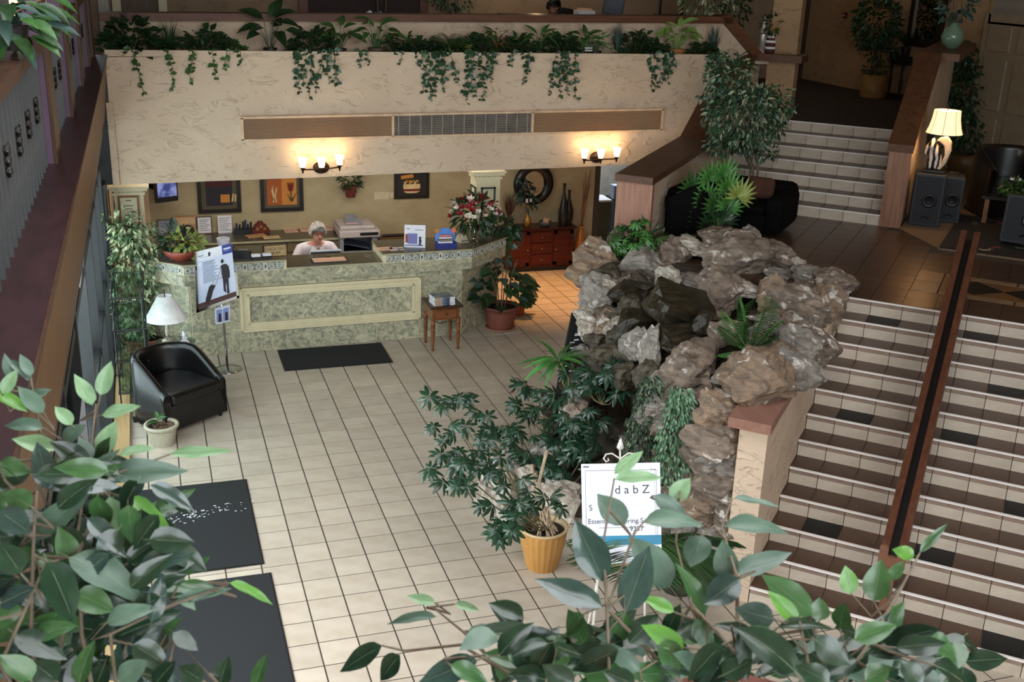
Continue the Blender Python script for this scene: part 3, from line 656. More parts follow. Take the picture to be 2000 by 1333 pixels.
def sheet(name,label,cat,p,w,d,rz,m,h=.006,ln=3):
    o=thing(name,label,cat,p,rz); MB().box(-w/2,-d/2,0,w/2,d/2,h).build('pages',m,o)
    b=MB()
    for j in range(ln): b.box(-w*.38,-d*.3+j*d*.25,h,w*(.38-.1*(j%2)),-d*.3+j*d*.25+.006,h+.0008)
    if ln: b.build('print',M_INK,o)
    return o
sheet('paper_stack','fanned orange and kraft papers before the carved letter rack','papers',(0.452,6.856,0.73),.26,.16,.25,M_KRAFT)
sheet('paper_sheet','pale yellow typed sheet on the back counter front edge','paper',(0.644,6.735,0.73),.22,.12,.1,mat('pale_yellow_paper',(226,196,140),rough=.8))
sheet('clipboard','pinkish clipboard paper lying left of the receptionist','paper',(0.946,7.062,0.73),.18,.2,.05,M_PINKP)
sheet('paper_stack','pink form pad lying just left of the grey haired receptionist','papers',(1.175,7.082,0.73),.2,.2,-.05,M_PINKP,.015)
sheet('paper_stack','pink papers lying between the receptionist and the copier','papers',(1.462,7.093,0.73),.14,.2,-.05,M_PINKP,.015)
# copier on its stand
px=[1.633,2.15]; cy0,cy1=6.45,6.98; px[0]=1.526251; px[1]=2.067575
zt=0.849517
M_PRN=mat('copier_shell',(186,176,172),(176,166,162),rough=.45); M_PRG=mat('copier_grey',(150,152,164),rough=.45)
o=thing('photocopier','large pale grey office copier with an open document lid beside the receptionist','copier',((px[0]+px[1])/2,6.7,0))
w0,w1=px
MB().box(w0+.02,cy0+.02,0,w1-.02,cy1,zt-.5).build('stand',M_BCF,o,world=True)
MB().box(w0,cy0,zt-.5,w1,cy1,zt-.30).build('paper_drawers',M_PRG,o,world=True,bevel=.01)
MB().box(w0+.02,cy0-.004,zt-.42,w1-.02,cy0,zt-.415).build('drawer_seam',M_BLK,o,world=True)
m=MB(); m.box(w0,cy0,zt-.30,w0+.05,cy1,zt-.1); m.box(w1-.1,cy0,zt-.30,w1,cy1,zt-.1); m.box(w0,cy1-.2,zt-.3,w1,cy1,zt-.1); m.build('housing',M_PRG,o,world=True)
MB().box(w0+.05,cy0+.05,zt-.3,w1-.1,cy1-.2,zt-.29).build('output_tray',M_BLK,o,world=True)
MB().add([(w0+.06,cy0+.02,zt-.19),(w1-.12,cy0+.02,zt-.28),(w1-.12,cy1-.2,zt-.25),(w0+.06,cy1-.2,zt-.16)],[(0,1,2,3)]).build('paper_tray',mat('tray_blue',(90,100,120),rough=.4),o,world=True)
MB().box(w0-.01,cy0-.03,zt-.1,w1+.01,cy1,zt).build('scanner_body',M_PRN,o,world=True,bevel=.015)
MB().box(w0+.28*0+ (w1-w0)*.5,cy0-.032,zt-.07,w1-.02,cy0-.028,zt-.03).build('control_panel',M_BLK,o,world=True)
MB().box(w0+.01,cy0+.04,zt,w1-.05,cy1-.02,zt+.05).build('lid',M_PRN,o,world=True,bevel=.015)
MB().add([(w0+.1,cy0+.12,zt+.055),(w1-.2,cy0+.1,zt+.055),(w1-.25,cy1-.1,zt+.12),(w0+.15,cy1-.1,zt+.13)],[(0,1,2,3)]).build('document_tray',M_PRG,o,world=True)
MB().box(w0+.12,cy0+.14,zt+.056,w0+.28,cy1-.2,zt+.066).build('paper_sheet',M_PINKP,o,world=True)
# ---- things on the desk
DT=1.11
def put(px,py,z=1.11): return None
o=thing('paper_roll','white paper cup on the desk just behind the poster','cup',(-0.112,4.657,1.11))
MB().lathe([(.055,0),(.075,.16),(.07,.165),(.05,.02)],n=18).build('body',M_WHT,o,smooth=True)
o=thing('telephone','black desk telephone with its handset, right of the poster','telephone',(0.059,4.441,1.11),-.2)
MB().prism([(-.1,0),(.1,0),(.1,.03),(-.1,.09)],-.11,.11,0,Matrix.Rotation(PI/2,4,'Z')@FRONT).build('base',M_BLK,o)
MB().tube([(-.09,.06,.09),(-.09,.0,.11),(-.09,-.09,.07)],.022,8).build('handset',M_BLK,o); MB().box(-.03,-.06,.055,.08,.05,.062,0,Matrix.Rotation(.25,4,'X')).build('keypad',mat('keypad_grey',(90,84,78),rough=.5),o)
for k,(p,nm) in enumerate((((0.214,4.276,1.11),'small white topped card box, left of its twin by the checkout sign'),((0.335,4.297,1.11),'small white topped card box in front of the checkout sign'))):
    o=thing('card_box',nm,'box',p,.06,'small card boxes on the desk'); MB().box(-.05,-.03,0,.05,.03,.03).build('holder',M_BLK,o); MB().box(-.048,-.028,.03,.048,.028,.055).build('cards',M_WHT,o)
o=thing('checkout_sign','tan wooden sign lettered CHECK OUT 10 AM','sign',(0.441,4.368,1.11),.12)
MB().box(-.125,-.012,0,.125,.012,.115,0,Matrix.Rotation(-.2,4,'X')).build('board',mat('sign_tan',(190,158,104),rough=.6),o)
MB().box(-.14,-.015,0,-.128,.03,.13).build('clip',M_BLK,o)
text('CHECK OUT',.042,Matrix.Translation((0,-.0,0))@Matrix.Rotation(-.2,4,'X')@Matrix.Translation((0,-.0135,.08))@FRONT,M_BLK,o); text('10 AM',.042,Matrix.Rotation(-.2,4,'X')@Matrix.Translation((0,-.0135,.035))@FRONT,M_BLK,o)
o=thing('clipboard','brown clipboard with pink paper on the low part of the desk','clipboard',(1.058,4.399,1.015),.03)
MB().box(-.21,-.1,0,.21,.1,.01).build('board',M_PFR,o); MB().box(-.19,-.085,.01,.19,.085,.014).build('paper',M_PINKP,o); MB().box(-.03,.085,.01,.03,.105,.02).build('clip',MATS['dark_metal'],o)
o=thing('pen','silver pen lying on the low desk top beside the raised section','pen',(1.545,4.516,1.015),-.9)
MB().tube([(-.06,0,.006),(.06,0,.006)],.005,6).build('barrel',mat('silver',(190,190,190),rough=.2,metal=.9),o); MB().tube([(.06,0,.006),(.075,0,.006)],.004,6,r2=.001).build('tip',M_BLK,o)
o=thing('monitor','flat computer monitor seen from behind, in front of the receptionist','monitor',(1.081819,4.82,.72))
mz=1.035-.72
MB().box(-.19,-.02,mz-.3,.19,.02,mz).build('case',mat('monitor_grey',(196,202,210),(170,176,186),rough=.35),o,bevel=.012); MB().box(-.18,-.028,mz-.05,.18,-.02,mz-.02).build('back_ridge',M_BLK,o); MB().box(-.03,-.01,0,.03,.03,mz-.28).build('stand',M_BLK,o); MB().box(-.1,-.08,0,.1,.1,.015).build('foot',M_BLK,o)
o=thing('work_surface','plain inner work surface behind the reception desk','desk',(1.1,5.05,0)); MB().box(-.3,4.78,.69,2.2,5.2,.72).build('top',M_BCF,o,world=True); MB().box(-.3,4.8,0,-.26,5.2,.69).build('side_panel',M_BCF,o,world=True); MB().box(2.16,4.8,0,2.2,5.2,.69).build('side_panel',M_BCF,o,world=True)
for k,(a,nm) in enumerate((((1.725,4.43,1.11),'pink leaflet lying at the corner of the raised desk top'),((1.862,4.405,1.11),'printed brochure lying beside the white leaflet stand'))):
    sheet('leaflet',nm,'leaflet',a,.17,.11,.03,M_PINKP if k==0 else mat('brochure',(206,190,182),(120,104,100),rough=.5,scale=14,contrast=(.5,.6)),.012,2)
# leaflet stand
o=thing('leaflet_stand','white upright leaflet stand with a lavender panel on the desk','leaflet stand',(2.086,4.435,1.11),-.28)
Mx=Matrix.Rotation(-.22,4,'X'); MB().box(-.125,-.012,0,.125,.012,.27,0,Mx).build('board',M_WHT,o); MB().box(-.12,0,0,.12,.12,.012).build('foot',M_WHT,o)
b=MB(); b.box(-.085,-.014,.045,.03,-.012,.17,0,Mx); b.box(-.115,-.014,.02,.1,-.012,.035,0,Mx); b.tube([(.06,-.013,.03),(.065,-.013,.08),(.06,-.013,.13)],.018,6,1,M=Mx); b.tube([(-.1,-.013,.06),(-.1,-.013,.16)],.014,6,2,M=Mx); b.box(-.1,-.014,.22,-.06,-.012,.228,1,Mx); b.box(.0,-.014,.21,.1,-.012,.216,1,Mx)
b.build('print',[mat('lavender',(120,120,180),rough=.6),mat('slate',(60,70,84),rough=.6),c_or],o)
o=thing('card_display','blue arched display box holding stacks of leaflets','display',(2.453,4.367,1.11),-.05)
mb_=mat('display_blue',(44,52,130),rough=.4); ml=mat('display_light_blue',(90,140,215),rough=.5)
MB().box(-.12,-.07,0,.12,.06,.07).build('tray',mb_,o); MB().prism([(-.12,.0),(.12,0),(.12,.15),(.08,.21),(.0,.235),(-.08,.21),(-.12,.15)],-.06,-.05,0,FRONT).build('back_panel',ml,o)
for k in range(4): MB().box(-.1+.008*k,-.05+.02*k,.07+.022*k,.07,.0+.012*k,.086+.022*k,0).build('leaflet',(M_WHT,mat('leaflet_brown',(140,120,110),rough=.6),M_WHT,mat('leaflet_pink',(230,130,130),rough=.6))[k],o)
for sx,c in ((-1,c_och),(1,mat('badge_orange',(235,120,80),rough=.6))): MB().lathe([(.028,0),(.028,.006)],n=14,M=Matrix.Translation((sx*.1,.045,.2))@FRONT).build('badge',c,o)
o=thing('tent_card','small cream tent card on the desk left of the flower vase','card',(2.721,4.619,1.11),.3)
MB().prism([(-.06,0),(.06,0),(.012,.1),(-.012,.1)],-.07,.07,0,FRONT).build('card',mat('card_cream',(206,196,170),rough=.7),o); MB().box(-.05,-.072,.02,.05,-.07,.03).build('print',M_INK,o)
# ---- side table with magazines
o=thing('side_table','small brown wooden side table with one drawer and turned legs before the desk','table',(2.3176,4.0,0),.04)
mw=wood('table_wood',(128,80,48),(98,58,34),ax='x',rough=.3); md=wood('table_dark',(70,44,30),(54,34,24),ax='x',rough=.3)
MB().box(-.2,-.2,.525,.2,.2,.555).build('tabletop',md,o,bevel=.006)
MB().box(-.165,-.165,.38,.165,.165,.525).build('apron',mw,o)
d_=MB().box(-.125,-.18,.4,.125,-.165,.51).build('drawer',mw,o,bevel=.004); MB().lathe([(.005,0),(.014,.012),(.012,.02)],n=10,M=Matrix.Translation((0,-.18,.455))@FRONT).build('knob',md,d_)
for x in (-.155,.155):
    for y_ in (-.155,.155): MB().lathe([(.014,0),(.02,.015),(.014,.03),(.017,.06),(.025,.2),(.02,.225),(.028,.24),(.02,.255),(.027,.28),(.022,.3),(.028,.31),(.028,.39)],(x,y_,0),10).build('leg',mw,o,smooth=True)
b=MB(); b.tube([(-.13,-.17,.37),(-.07,-.17,.345),(-.02,-.17,.365),(0,-.17,.345),(.02,-.17,.365),(.07,-.17,.345),(.13,-.17,.37)],.006,5); b.build('carved_scroll',md,o)
for k in range(9):
    m=thing('magazine',('bottom magazine','second magazine from the bottom','third magazine from the bottom','fourth magazine from the bottom','middle magazine','fourth magazine from the top','third magazine from the top','second magazine from the top','topmost magazine')[k]+' of the stack on the side table','magazine',(2.2976+.004*math.sin(k*2),3.93+.006*math.cos(k*3),.5552+k*.0112),.08+.02*math.sin(k),'stacked magazines on the side table')
    MB().box(-.125,-.1,0,.125,.1,.0095).build('pages',M_WHT,m); b=MB(); b.box(-.125,-.1015,.0,-.03,-.1,.0095,0); b.box(-.03,-.1015,0,.02,-.1,.0095,1); b.box(.02,-.1015,0,.06,-.1,.0095,2); b.box(-.12,-.095,.0095,.12,.095,.0104,3)
    b.build('cover',[mat('spine_tan',(190,160,130),rough=.5),mat('spine_blue',(84,108,140),rough=.5),mat('spine_navy',(50,60,80),rough=.5),mat('cover_grey',(150,158,160),(70,84,90),rough=.5,scale=10)],m)
# ---- mats
for k,(q,nm) in enumerate((((.406,3.56,1.633,4.25),'black rectangular floor mat lying against the reception desk'),((-1.3,-.48,-.24,.99),'dark floor mat with white specks nearest the armchair'),((-1.3,-2.6,-.205,-.62),'dark floor mat nearest the camera, behind the leaves'))):
    o=thing('floor_mat',nm,'mat',((q[0]+q[2])/2,(q[1]+q[3])/2,0))
    MB().box(q[0],q[1],.0005,q[2],q[3],.007).build('rubber_border',mat('mat_rubber',(24,22,22),rough=.6),o,world=True)
    e=.012 if k else .02
    MB().box(q[0]+e,q[1]+e,.006,q[2]-e,q[3]-e,.011).build('pile',mat('mat_pile',(25,27,28),(17,18,20),rough=.95,scale=90,bump=.4),o,world=True)
    if k==1:
        random.seed(3); b=MB()
        for _ in range(90):
            a=random.gauss(0,.2); c_=random.gauss(0,.05)+a*.25; s_=random.uniform(.003,.009); b.box(-.72+a,.42+c_,.0112,-.72+a+s_*random.uniform(1,3),.42+c_+s_,.0122)
        stuff(b.build('white_specks',M_WHT,o,world=True))
# ---- receptionist
def skin(name,vs,ed,rad,m,parent,sub=2,root=0):
    me=bpy.data.meshes.new(name); me.from_pydata(vs,ed,[]); me.materials.append(m)
    o=bpy.data.objects.new(name,me); COL.objects.link(o); o.parent=parent
    md=o.modifiers.new('skin','SKIN'); md.use_smooth_shade=True
    if not me.skin_vertices: return o
    for i,r in enumerate(rad):
        v=me.skin_vertices[0].data[i]; v.radius=(r,r) if not isinstance(r,tuple) else r; v.use_root=(i==root)
    s=o.modifiers.new('sub','SUBSURF'); s.levels=sub; s.render_levels=sub; return o
SKIN=mat('skin',(206,150,124),(192,136,112),rough=.55,scale=12); SKIN2=mat('skin_tan',(170,116,88),rough=.55)
def seated(name,label,loc,rz,sk,hair,hairshape,top,legs,lean=.1,headtilt=0,sc=1,glasses=False,sleeve='short'):
    p=thing(name,label,'person',loc,rz); p.scale=(sc,)*3
    L_=lean
    V=[(0,.0,.52),(0,-.01-L_*.4,.72),(0,-.02-L_,.95),(0,-.03-L_*1.2,1.06),(0,-.05-L_*1.3,1.115),(0,-.075-L_*1.4-headtilt*.3,1.16),(0,-.085-L_*1.4-headtilt,1.235)]
    rad=[(.16,.12),(.145,.1),(.17,.1),(.09,.075),(.05,.05),(.066,.075),(.078,.09)]
    E=[(i,i+1) for i in range(6)]
    def add(v,r,par): V.append(v); rad.append(r); E.append((par,len(V)-1)); return len(V)-1
    hands=[]
    for s in (-1,1):
        a=add((s*.19,-.03-L_,1.0),.064,2); b=add((s*.26,-.08-L_,.86),.052,a); c=add((s*.27,-.14-L_,.73),.043,b); d=add((s*.15,-.32-L_,.74),.032,c); e=add((s*.11,-.40-L_,.745),(.034,.018),d); hands.append((V[e],s))
        h=add((s*.1,-.02,.5),.095,0); k=add((s*.12,-.42,.5),.065,h); f_=add((s*.12,-.42,.25),.052,k); g=add((s*.12,-.43,.07),.038,f_); add((s*.12,-.55,.035),.034,g)
    skin('body',V,E,rad,sk,p)
    for hv,s in hands:   # five fingers rooted in each palm
        for j,(dx,ln) in enumerate(((-.03,.05),(-.012,.072),(.004,.078),(.02,.072),(.034,.058))):
            bx=hv[0]+dx*s; th=j==0
            pts=[(bx-(s*.01 if th else 0),hv[1]+.01,hv[2]),(bx-(s*.03 if th else 0),hv[1]-ln*.55,hv[2]+.012),(bx-(s*.035 if th else 0),hv[1]-ln,hv[2]-.012)]
            MB().tube(pts,.0095,6,r2=.007).build('finger',sk,p,smooth=True)
    hy=V[6][1]; hz=V[6][2]-.01
    fm=MB(); fm.tube([(0,hy-.083,hz+.0),(0,hy-.108,hz-.028),(0,hy-.088,hz-.036)],.012,6,r2=.014); fm.build('nose',sk,p,smooth=True)
    for s in (-1,1):
        MB().lathe([(.002,-.006),(.011,0),(.002,.006)],(s*.031,hy-.083,hz+.012),8).build('eye',mat('eye_dark',(50,40,36),rough=.3),p,smooth=True)
        MB().tube([(s*.078,hy-.0,hz+.01),(s*.088,hy+.01,hz-.01),(s*.08,hy+.002,hz-.035)],.011,6).build('ear',sk,p,smooth=True)
    MB().tube([(-.024,hy-.078,hz-.062),(0,hy-.088,hz-.06),(.024,hy-.078,hz-.062)],.006,6).build('mouth',mat('lips',(168,84,80),rough=.5),p,smooth=True)
    if glasses:
        g=MB()
        for s in (-1,1):
            g.tube([(s*.034+.023*math.cos(a*PI/5),hy-.1,hz+.008+.017*math.sin(a*PI/5)) for a in range(11)],.003,5); g.tube([(s*.057,hy-.1,hz+.01),(s*.085,hy,hz+.012)],.003,5)
        g.tube([(-.01,hy-.102,hz+.01),(.01,hy-.102,hz+.01)],.003,5); g.build('glasses',mat('glasses_red',(96,42,36),rough=.3),p)
    # hair: a shell over the skull
    hb=MB(); n=18; pr=[]; vs=[];fc=[]; rows=9
    for i in range(rows):
        th=PI*.5*(i/(rows-1))*(1.28)
        for j in range(n):
            ph=2*PI*j/n; fr_=max(0,-math.sin(ph)); t2=th*(1-.6*fr_) if hairshape=='short' else th*(1-.3*fr_)*1.12
            rr=1.0+.06*math.sin(5*ph+i)+.05*math.cos(3*ph-2*i); x=.098*rr*math.sin(t2)*math.cos(ph); y_=.108*rr*math.sin(t2)*math.sin(ph); z_=.108*rr*math.cos(t2)
            vs.append((x,hy+.008+y_,hz+.018+z_))
    for i in range(rows-1):
        for j in range(n): fc.append((i*n+j,i*n+(j+1)%n,(i+1)*n+(j+1)%n,(i+1)*n+j))
    hb.add(vs,fc); ho=hb.build('hair',hair,p,smooth=True); so=ho.modifiers.new('s','SOLIDIFY'); so.thickness=.012
    cb=MB(); gg=random.Random(5)
    for i in range(150):
        v=Vector(vs[gg.randrange(n,len(vs))]); r_=gg.uniform(.008,.017); cb.lathe([(.001,-r_*.7),(r_,0),(.001,r_*.7)],tuple(v+Vector((gg.uniform(-.006,.006),gg.uniform(-.006,.006),gg.uniform(-.004,.01)))),6)
    stuff(cb.build('curls',hair,ho,smooth=True))
    # blouse
    tv=[V[0],V[1],V[2],V[3]]; te=[(0,1),(1,2),(2,3)]; tr=[(.175,.135),(.165,.118),(.19,.12),(.11,.09)]
    def ad(v,r,par): tv.append(v); tr.append(r); te.append((par,len(tv)-1)); return len(tv)-1
    for s in (-1,1):
        a=ad((s*.195,-.03-L_,1.0),.08,2); b=ad((s*.265,-.08-L_,.87),.07,a); c=ad((s*.275,-.13-L_,.75),.062,b)
        if sleeve=='long': ad((s*.16,-.29-L_,.745),.045,c)
    skin('blouse',tv,te,tr,top,p)
    for s in (-1,1): MB().add([(s*.015,hy+.02,1.06),(s*.085,hy+.07,1.055),(s*.075,hy-.0,.98),(s*.02,hy-.045,.9)],[(0,1,2,3)]).build('collar',top,p)
    if sleeve=='short': MB().add([(-.055,hy+.025,1.085),(.055,hy+.025,1.085),(0,-L_-.125,.93),(0,hy+.0,1.03)],[(0,3,2),(3,1,2)]).build('neck_opening',sk,p)
    lv=[V[0]]; le=[]; lr=[(.16,.13)]
    for s in (-1,1):
        b=len(lv); lv+= [(s*.1,-.02,.5),(s*.12,-.42,.5),(s*.12,-.42,.25),(s*.12,-.43,.1)]; lr+=[.105,.078,.064,.055]; le+=[(0,b),(b,b+1),(b+1,b+2),(b+2,b+3)]
    skin('trousers',lv,le,lr,legs,p); return p
hp=(1.042,5.22,1.146)
rec=seated('person','person with short grey hair, glasses and white blouse seated behind the desk',(hp[0]-.02,5.5,hp[2]-1.225),0.1,SKIN,mat('grey_hair',(206,196,186),(168,158,148),rough=.7,scale=30,bump=.5),'short',mat('white_blouse',(232,222,226),(222,210,216),rough=.8),M_BLK,lean=.14,headtilt=.02,glasses=True)
o=thing('office_chair','low backed dark office chair under the receptionist','chair',(hp[0]-.02,5.55,0))
MB().box(-.22,-.22,.3,.22,.22,hp[2]-1.225+.4).build('seat',M_BLK,o,bevel=.02); MB().box(-.2,.2,.4,.2,.25,hp[2]-1.225+.78).build('backrest',M_BLK,o,bevel=.02); MB().tube([(0,0,.06),(0,0,.3)],.03,10).build('column',M_BLK,o)
for k in range(5): a=k*2*PI/5; MB().tube([(0,0,.08),(.26*math.cos(a),.26*math.sin(a),.03)],.02,6).build('leg',M_BLK,o)
o=thing('wicker_chair','brown wicker chair back behind the desk, right of the copier','chair',(2.17608,5.9,0))
wz=0.902938; mwk=wood('wicker',(120,84,48),(86,56,32),ax='x',scale=12)
MB().box(-.22,-.03,wz-.45,.22,.0,wz-.02).build('backrest',mwk,o); f=MB(); f.tube([(-.23,-.015,0),(-.23,-.015,wz-.03),(-.18,-.015,wz),(.18,-.015,wz),(.23,-.015,wz-.03),(.23,-.015,0)],.02,8); f.build('back_frame',M_PFR,o); MB().box(-.23,-.45,wz-.5,.23,0,wz-.44).build('seat',mwk,o)
for x in (-.2,.2): MB().tube([(x,-.42,0),(x,-.42,wz-.5)],.018,8).build('leg',M_PFR,o)

# ================================================================ plant kit
def leafm(name,col,col2,rough=.4,vary=.22,coat=0,scale=5): return mat(name,col,col2,rough=rough,vary=vary,scale=scale,spec=.5,coat=coat)
L_FIC=leafm('ficus_leaf',(52,84,56),(38,66,46),.32); L_DARK=leafm('dark_leaf',(42,72,40),(28,52,30),.35); L_MID=leafm('mid_leaf',(62,100,48),(44,78,36),.4)
L_LIGHT=leafm('light_leaf',(128,160,84),(96,134,62),.45); L_VAR=mat('variegated_leaf',(70,98,62),(196,204,160),rough=.45,scale=9,vary=.25,contrast=(.46,.6))
L_VARD=mat('variegated_dark_leaf',(44,66,48),(128,146,116),rough=.4,scale=26,vary=.25,contrast=(.5,.66)); L_GREY=leafm('grey_green_leaf',(58,84,74),(46,70,62),.5); L_FAN=leafm('fan_leaf',(84,140,62),(56,104,50),.45)
L_YEL=leafm('yellow_green_leaf',(150,160,84),(120,136,60),.5); L_SCH=leafm('umbrella_leaf',(40,70,48),(26,50,36),.25)
BARK=mat('bark',(112,92,72),(84,68,54),rough=.9,scale=30,bump=.5); SOIL=mat('soil',(44,34,26),(28,22,18),rough=1,scale=60,bump=1); TERRA=mat('terracotta',(132,76,60),(112,62,50),rough=.7,scale=6); POTD=mat('dark_pot',(40,36,34),rough=.5)
def frame_m(base,d,up=(0,0,1),roll=0):
    d=Vector(d).normalized(); u=Vector(up); x=d.cross(u)
    if x.length<.05: x=d.cross(Vector((1,0,0)))
    x.normalize(); z=x.cross(d).normalized(); M=Matrix((x,d,z)).transposed().to_4x4()
    if roll: M=M@Matrix.Rotation(roll,4,'Y')
    M.translation=Vector(base); return M
_LM={}
def leafmesh(key,w,fold,droop,m,n=5,shape=.42,wave=0):
    """unit leaf along +y, folded on its midrib, bent over its length"""
    k=(key,w,fold,droop,m.name,wave)
    if k in _LM: return _LM[k]
    vs=[];fc=[]; rnd=random.Random(hash(key)%1000 if not isinstance(key,int) else key)
    for i in range(n+1):
        t=i/n; y=t*(1-.12*droop*t); z=-droop*t*t*.6
        hw=w*.5*max(.001,(math.sin(PI*t**(.62+shape*.5)))**.85)*(1-.25*t)
        if i==n: hw=.002
        wv=wave*math.sin(i*2.3+rnd.random())
        vs+=[(-hw,y,z+fold*hw*2+wv*hw),(0,y,z),(hw,y,z+fold*hw*2-wv*hw)]
    for i in range(n):
        a=3*i; fc+=[(a,a+1,a+4,a+3),(a+1,a+2,a+5,a+4)]
    b=MB(); b.add(vs,fc); _LM[k]=b.mesh('leaf',m,True); return _LM[k]
def put(parent,mesh,base,d,ln,up=(0,0,1),roll=0,name='leaf',wk=1):
    o=bpy.data.objects.new(name,mesh); COL.objects.link(o); o.parent=parent
    M=frame_m(Vector(base),d,up,roll)@Matrix.Diagonal((ln*wk,ln,ln,1)); o.matrix_basis=M; return o
def addleaf(mb,base,d,ln,w,up=(0,0,1),roll=0,fold=.15,mi=0):
    M=frame_m(base,d,up,roll); h=w*ln*.5
    mb.add([(0,0,0),(-h,ln*.42,fold*h),(0,ln*.45,0),(h,ln*.42,fold*h),(-h*.5,ln*.78,-ln*.03),(h*.5,ln*.78,-ln*.03),(0,ln,-ln*.12)],[(0,2,1),(0,3,2),(1,2,6,4),(2,3,5,6)],mi,M)
def rdir(g=random): 
    while 1:
        v=Vector((g.uniform(-1,1),g.uniform(-1,1),g.uniform(-1,1)))
        if .1<v.length<1: return v.normalized()
def crown(g,c,r,n,ln,w,mats,parent,name='foliage',hollow=.35,down=.35,nm=1):
    mb=MB(); c=Vector(c)
    for i in range(n):
        v=rdir(g); k=(hollow+(1-hollow)*g.random())**.5
        p=c+Vector((v.x*r[0]*k,v.y*r[1]*k,v.z*r[2]*k)); d=v+rdir(g)*.7+Vector((0,0,-down))
        addleaf(mb,p,d,ln*g.uniform(.7,1.3),w,rdir(g)+Vector((0,0,1)),0,.2,i%nm)
    return stuff(mb.build(name,mats,parent))
def pot(parent,r,h,m,rim=.012,soil=True,n=22,top=1.0,belly=.78):
    MB().lathe([(r*belly*.95,0),(r*belly,.01),(r*.94,h*.72),(r,h-.03),(r+rim,h-.028),(r+rim,h),(r-.012,h),(r-.02,h-.04)],n=n,closed=False).build('pot',m,parent,smooth=True)
    if soil: MB().lathe([(.001,h-.03),(r-.015,h-.035)],n=n,closed=False).build('soil',SOIL,parent)
def vine(g,p0,length,m,parent,sway=(0,-.02),ls=.065,name='vine'):
    mb=MB(); P=[Vector(p0)]; x=0
    k=max(4,int(length/.05))
    for i in range(k):
        if i==0: sw_=g.uniform(-.012,.012)
        q=P[-1]+Vector((g.uniform(-.018,.018)+sw_+sway[0]*.05/max(length,.1),(-.02 if i<2 else g.uniform(-.008,.006)),-.05 if i>0 else .01)); P.append(q)
    mb.tube(P,.0035,4,1)
    for i,p in enumerate(P):
        for s in (-1,1):
            if g.random()<.8: addleaf(mb,p+Vector((g.uniform(-.015,.015),-.01,g.uniform(-.02,.02))),*()) if 0 else addleaf(mb,p,(s*g.uniform(.1,1.2),-.45+g.uniform(-.4,.3),-.4+g.uniform(-.8,.7)),ls*g.uniform(.6,1.45)*(1 if i<k-2 else .7),g.uniform(.6,.9),(g.uniform(-.6,.6),-1,g.uniform(0,.8)),g.uniform(-.5,.5),.15)
    return mb.build(name,[m,BARK],parent)
def spike(g,mb,c,n,ln,w,spread=1,mi=0):
    for i in range(n):
        a=g.uniform(0,2*PI); e=g.uniform(.15,1)*spread; d0=Vector((math.cos(a)*e,math.sin(a)*e,1)); d0.normalize(); L_=ln*g.uniform(.7,1.1)
        p=Vector(c); s=d0.cross(Vector((0,0,1))); s=s.normalized() if s.length>.01 else Vector((1,0,0))
        pts=[]
        for k in range(5):
            t=k/4; pts.append(p+d0*(L_*t)+Vector((0,0,-L_*.45*e*t*t)))
        vs=[];fc=[]
        for k,q in enumerate(pts):
            hw=w*.5*(1-(k/4)**2)+.0006; vs+=[q-s*hw,q+s*hw]
        for k in range(4): fc.append((2*k,2*k+1,2*k+3,2*k+2))
        mb.add([tuple(v) for v in vs],fc,mi)
def frond(g,parent,base,d,ln,m,nl=14,lw=.035,ll=.4,droop=.5,name='frond',flat=0):
    mb=MB(); d=Vector(d).normalized(); base=Vector(base); pts=[]
    for k in range(9):
        t=k/8; pts.append(base+d*(ln*t)+Vector((0,0,-droop*ln*t*t*.6)))
    mb.tube(pts,.005,4,1,r2=.0015)
    for i in range(nl):
        t=.22+.78*i/nl; k=min(7,int(t*8)); p=pts[k].lerp(pts[k+1],t*8-k); dd=(pts[k+1]-pts[k]).normalized(); s=dd.cross(Vector((0,0,1))); s=s.normalized() if s.length>.02 else Vector((1,0,0))
        L_=ll*ln*math.sin(PI*(.18+.75*t))
        for sg in (-1,1): addleaf(mb,p,s*sg+dd*.75+Vector((0,0,-.25)),L_,lw/max(L_,.01),(0,0,1),0,.2)
    return mb.build(name,[m,m],parent)
def umbrella(m,n=8,seed=0):
    key=('umb',seed,m.name)
    if key in _LM: return _LM[key]
    g=random.Random(seed); mb=MB()
    for i in range(n):
        a=2*PI*i/n+g.uniform(-.15,.15); L_=g.uniform(.85,1.1); d=Vector((math.cos(a),math.sin(a),-.12-g.random()*.3)).normalized(); M=frame_m((0,0,0),d)
        vs=[];fc=[]
        for k in range(5):
            t=k/4; hw=.145*math.sin(PI*min(.97,t*.88+.06))**.8*L_; y=.12+t*.88*L_; z=-.3*t*t
            vs+=[(-hw,y,z-.05*hw),(0,y,z+.03),(hw,y,z-.05*hw)]
        for k in range(4): fc+=[(3*k,3*k+1,3*k+4,3*k+3),(3*k+1,3*k+2,3*k+5,3*k+4)]
        mb.add(vs,fc,0,M); mb.tube([(0,0,0),tuple(d*.14)],.012,4,0)
    _LM[key]=mb.mesh('leaf',m,True); return _LM[key]
def rel(p,o): return Vector(p)-Vector(o.location)
